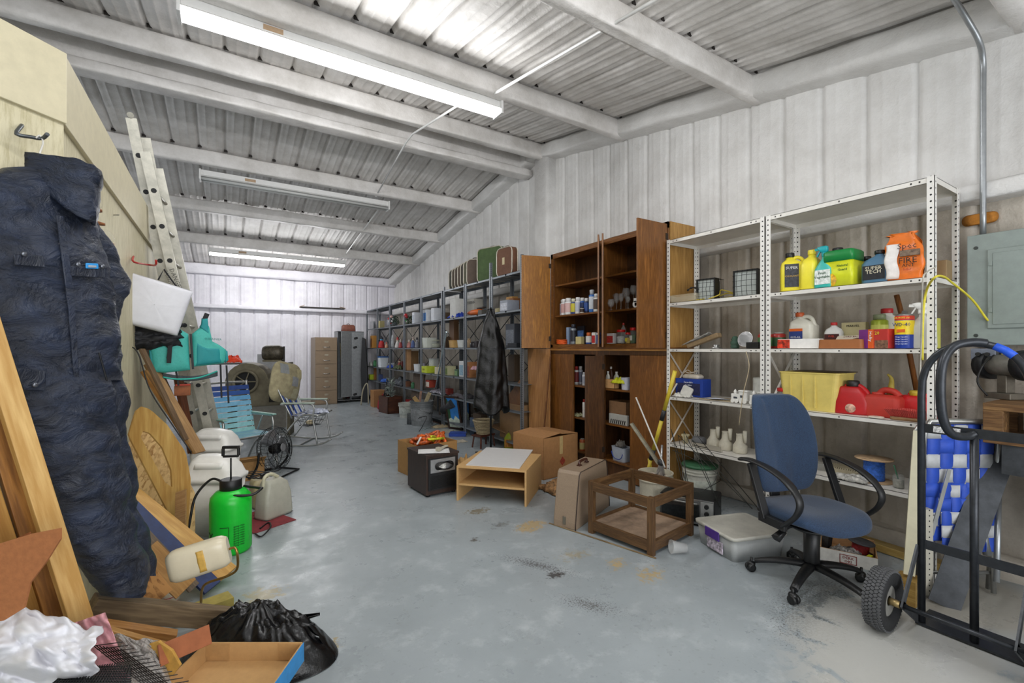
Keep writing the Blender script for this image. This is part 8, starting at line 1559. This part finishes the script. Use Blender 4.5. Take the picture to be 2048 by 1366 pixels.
inv = M_.inverted(); wp = [P(458, 1098, 2.22), P(470, 1096, 2.22), P(475, 1110, 2.22), P(474, 1138, 2.24), P(455, 1152, 2.24), P(415, 1166, 2.24), P(404, 1180, 2.26), P(402, 1205, 2.3)]
MB().tube(smooth_path([inv @ q for q in wp]), .006, 8).build('brass_wire', C('a08148', .3, .85), o)
# black trash bag, cardboard tray
TBG = C('0b0c0e', .18, 0, .2, .35, 25)
def bag(u, v):
    a = 2 * pi * u; r = sin(pi * min(v, .98) * .5) if v < 1 else 1; xl = 1.0
    c = G(520, 1320, .0); x = .34 * r * cos(a); y = .20 * r * sin(a); z = .20 * (1 - r ** 1.6) ** .7 if r < 1 else 0
    pz = z * (1 - .25 * cos(a - .5) * r) + .10 * r * (1 - r) * abs(nz(a * 3.3, r * 2, 5)) * 2 + .05 * (1 - 2 * abs(nz(x * 9, y * 11, 5))) * (1 - r * r) + .02 * (1 - 2 * abs(nz(x * 24, y * 26, z * 9))) * (1 - r * r); 
    ex = Vector((.8477, -.5305, 0)); ey = Vector((.5305, .8477, 0))
    return c + ex * (x * (1 + .08 * nz(a, v * 3))) + ey * y + Vector((0, 0, max(.003, pz)))
o = thing('black_trash_bag', 'shiny black plastic trash bag on the floor behind the cardboard tray', 'trash bag', (0, 0, 0)); MB().grid(bag, 90, 40).build('body', TBG, o)
g0 = P(610, 1240, 2.15); MB().grid(lambda u, v: P(585 + 55 * u, 1240 - 12 * u + 16 * (v - .5) * (1 - .7 * u), 2.14 + .02 * sin(6 * v)), 8, 6).build('twisted_corner', TBG, o, solid=.003)
k0, k1 = P(412, 1284, 1.80), P(607, 1288, 1.80); ex = (k1 - k0).normalized(); ex.z = 0; ex.normalize(); ey = Vector((-ex.y, ex.x, 0)); w_ = (k1 - k0).length + .0; o = thing('cardboard_tray', 'shallow tan cardboard tray with one blue side in the foreground', 'cardboard tray', k0 + ex * w_ / 2 - ey * .22 + Vector((0, 0, -.075)), atan2(ex.y, ex.x))
CT_ = C('b9925f', .85, 0, .06, .1, 30); d_ = .22; MB().box(-w_ / 2, w_ / 2, -d_, d_, 0, .004).build('bottom', CT_, o)
MB().box(-w_ / 2, w_ / 2, d_ - .004, d_, 0, .075).build('back_side', CT_, o); MB().box(-w_ / 2, -w_ / 2 + .004, -d_, d_, 0, .075).build('left_side', CT_, o); MB().box(w_ / 2 - .004, w_ / 2, -d_, d_, 0, .075).build('right_side', CT_, o); MB().box(w_ / 2, w_ / 2 + .002, -d_, d_, .001, .074).build('blue_printed_side', C('2f86c4', .5), o); MB().box(-w_ / 2, w_ / 2, -d_, -d_ + .004, 0, .075).build('front_side', CT_, o)
for s in (-1, 1): MB().box(s * (w_ / 2 - .05) - .045, s * (w_ / 2 - .05) + .045, d_ - .008, d_ - .004, .01, .072).build('glued_tab', C('ad8655', .85), o)
# foreground paper, bubble wrap, wire racks
WP = C('d9d9de', .6, 0, .03)
def paper(u, v):
    x = -40 + (235 + 30 * nz(v * 3, 1.7) + 14 * nz(v * 9, 4.2)) * u; y = 1225 + 175 * v + 40 * (1 - u) * (1 - v) * 0; y += 35 * (1 - sin(pi * (u * .9 + .08))) * (1 - v) - 8 * sin(7 * u)
    y += (1 - v) ** 3 * (26 * nz(u * 4, 3) + 10 * nz(u * 11, 5))
    z = 1.44 - .10 * sin(pi * v) - .07 * abs(nz(u * 3.5, v * 4, 7)) - .022 * abs(nz(u * 8 + 2 * v, v * 9, 2)); return P(x, y, z)
tag(MB().grid(paper, 60, 50).build('white_tissue_paper', WP, solid=.002), 'large crumpled sheet of white tissue paper in the lower left foreground', 'paper')
def pinkp(u, v): return P(150 + 60 * u + 50 * v, 1245 + 130 * v - 20 * u, 1.52 + .03 * nz(u * 5, v * 8))
tag(MB().grid(pinkp, 12, 24).build('pink_paper', C('d69aa0', .6, 0, .2), solid=.002), 'pink printed paper under the white tissue', 'paper')
def bub(u, v): return P(195 + 120 * u + 45 * v - 10 * u * v, 1268 + 12 * nz(u * 4, 1) + 110 * v + 12 * u, 1.66 - .06 * sin(pi * u) - .04 * abs(nz(u * 6, v * 6, 3)) + .003 * sin(u * 110) * sin(v * 100) - .08 * v)
tag(MB().grid(bub, 110, 90).build('bubble_wrap', C('c9c5c0', .2, 0, .06, 0, 18, .45), solid=.002), 'crumpled clear bubble wrap beside the white tissue', 'bubble wrap')
b = MB()
for i in range(9): b.tube([P(185 + 7 * i, 1290 - 3 * i + 4 * i, 1.48), P(290 + 12 * i, 1372 + 4 * i, 1.40)], .0015, 5)
for i in range(14): b.tube([P(185 + 9 * i, 1292 + 7 * i, 1.48 - .005 * i), P(245 + 11 * i, 1284 + 6.5 * i, 1.48 - .005 * i)], .0015, 5)
tag(b.build('wire_grid_rack', C('2a2522', .5, .4)), 'rusty black wire grid rack over the pink paper', 'rack')
b = MB()
for i in range(26): b.tube([P(95 + 6 * i, 1375, 1.28), P(140 + 5 * i, 1338 - i * .6, 1.42)], .0022, 5)
for i in range(9): b.tube([P(100 + 5 * i, 1372 - 4.5 * i, 1.29 + .015 * i), P(262 + 0 * i, 1372 - 5 * i, 1.29 + .015 * i)], .003, 5)
tag(b.build('black_mesh_basket', C('15171a', .4, .3)), 'black woven wire basket at the bottom left edge', 'basket')
tag(hull_panel('yellow_cardboard_piece', [P(x, y, 1.62) for x, y in [(255, 1300), (318, 1282), (345, 1300), (362, 1330), (330, 1372), (250, 1372)]], .01, C('b98d3f', .8, 0, .2)), 'yellowish torn cardboard under the bubble wrap', 'cardboard')
tag(hull_panel('grey_folder', [P(x, y, 1.55) for x, y in [(-30, 1310), (60, 1290), (90, 1380), (-30, 1400)]], .008, C('6a6664', .7)), 'grey cardboard folder under the tissue at the left edge', 'folder')
crumple('yellow_plywood_scrap', 'broken yellow plywood scrap behind the tissue paper', 'plywood', P(55, 1262, 1.62), .24, .1, .05, C('c39346', .7, 0, .25), 97, n=12)
tag(MB().box(-.30, .45, -.18, .45, 0, .17).build('supporting_carton', C('6d5238', .9, 0, .1), M=Matrix.Translation((.0, 1.30, 0)) @ Matrix.Rotation(-.55, 4, 'Z')), 'brown carton buried under the papers and tray of the heap', 'carton')
# ================================================================ swing-top bins and sprayer
def bin_(label, g_, w, d, h, rz):
    o = thing('swing_top_bin', label, 'trash can', g_, rz, 'white swing-top bins'); WB = C('e6e4de', .32, 0, .03)
    MB().rrect([(0, w * .38, d * .38, .03), (h * .70, w / 2, d / 2, .05)], n=7).build('body', WB, o)
    MB().rrect([(h * .685, w / 2 + .012, d / 2 + .012, .055), (h * .73, w / 2 + .014, d / 2 + .014, .055), (h * .74, w / 2, d / 2, .05), (h * .86, w * .46, d * .42, .06, -.005, 0), (h * .95, w * .38, d * .34, .06, -.02, 0), (h, w * .2, d * .2, .05, -.05, 0)], n=7).build('lid', WB, o)
    MB().rrect([(h * .86, w * .32, d * .445, .03), (h * .93, w * .30, d * .40, .03)], n=5).build('swing_flap', C('eae8e2', .3, 0, .02), o)
    return o
G1, G2 = Z0(G(428, 1082)), Z0(G(430, 1040)); bin_('front white swing-top bin behind the green sprayer', G(432, 1062) * 1, .35, .27, .585, radians(-28)); bin_('rear white swing-top bin with a wedge shaped lid', Z0(G(432, 985)), .37, .29, .62, radians(-28))
sg = Z0(G(462, 1108)); sg = sg + Vector((0, .07, 0)); o = thing('garden_sprayer', 'bright green pump garden sprayer with black hose on the floor', 'sprayer', sg, radians(-25)); GR = C('12c432', .32, 0, .05); BL = C('141415', .45)
r = .128; MB().lathe([(r * .9, 0), (r, .02), (r, .34), (r * .96, .38), (r * .72, .415), (r * .45, .43), (r * .45, .44)], n=36).build('tank', GR, o)
MB().lathe([(.062, .415), (.068, .42), (.068, .49), (.062, .495)], n=24).build('screw_cap', BL, o); MB().tube([(0, 0, .49), (0, 0, .64)], .006, 8).build('pump_rod', BL, o)
b = MB()
for q in ((-.055, .055, .705, .725), (-.05, .05, .645, .66), (-.058, -.043, .655, .71), (.043, .058, .655, .71)): b.box(q[0], q[1], -.012, .012, q[2], q[3])
b.build('pump_handle', BL, o, bevel=.005)
MB().tube(smooth_path([(.05, -.08, .40), (.16, -.05, .395), (.20, 0, .42), (.17, .05, .41), (.05, .08, .42)], 4), .009, 8).build('carry_strap', BL, o)
MB().tube(smooth_path([(-.05, -.03, .49), (-.12, -.02, .50), (-.20, -.05, .40), (-.22, -.08, .25), (-.235, -.08, .12), (-.23, -.04, .02)]), .008, 8).build('hose', BL, o)
b = MB()
for z in (.06, .13, .20): b.tube([(r * 1.005 * sin(a), -r * 1.005 * cos(a), z) for a in [radians(-5 + 3 * k) for k in range(9)]], .002, 4)
b.tube([(r * 1.005 * sin(radians(19)), -r * 1.005 * cos(radians(19)), .06 + .02 * k) for k in range(8)], .002, 4).build('scale_marks', C('111311', .5), o)
for k in range(9): text(o, 'spray mix', .018, '12331a', (r * 1.01 * sin(radians(46)), -r * 1.01 * cos(radians(46)), .20 - .016 * k), rot=(pi / 2, 0, radians(46)))
text(o, 'Y', .085, '0d2a12', (-r * 1.01 * sin(radians(38)), -r * 1.01 * cos(radians(38)), .13), rot=(pi / 2, 0, radians(-38)))
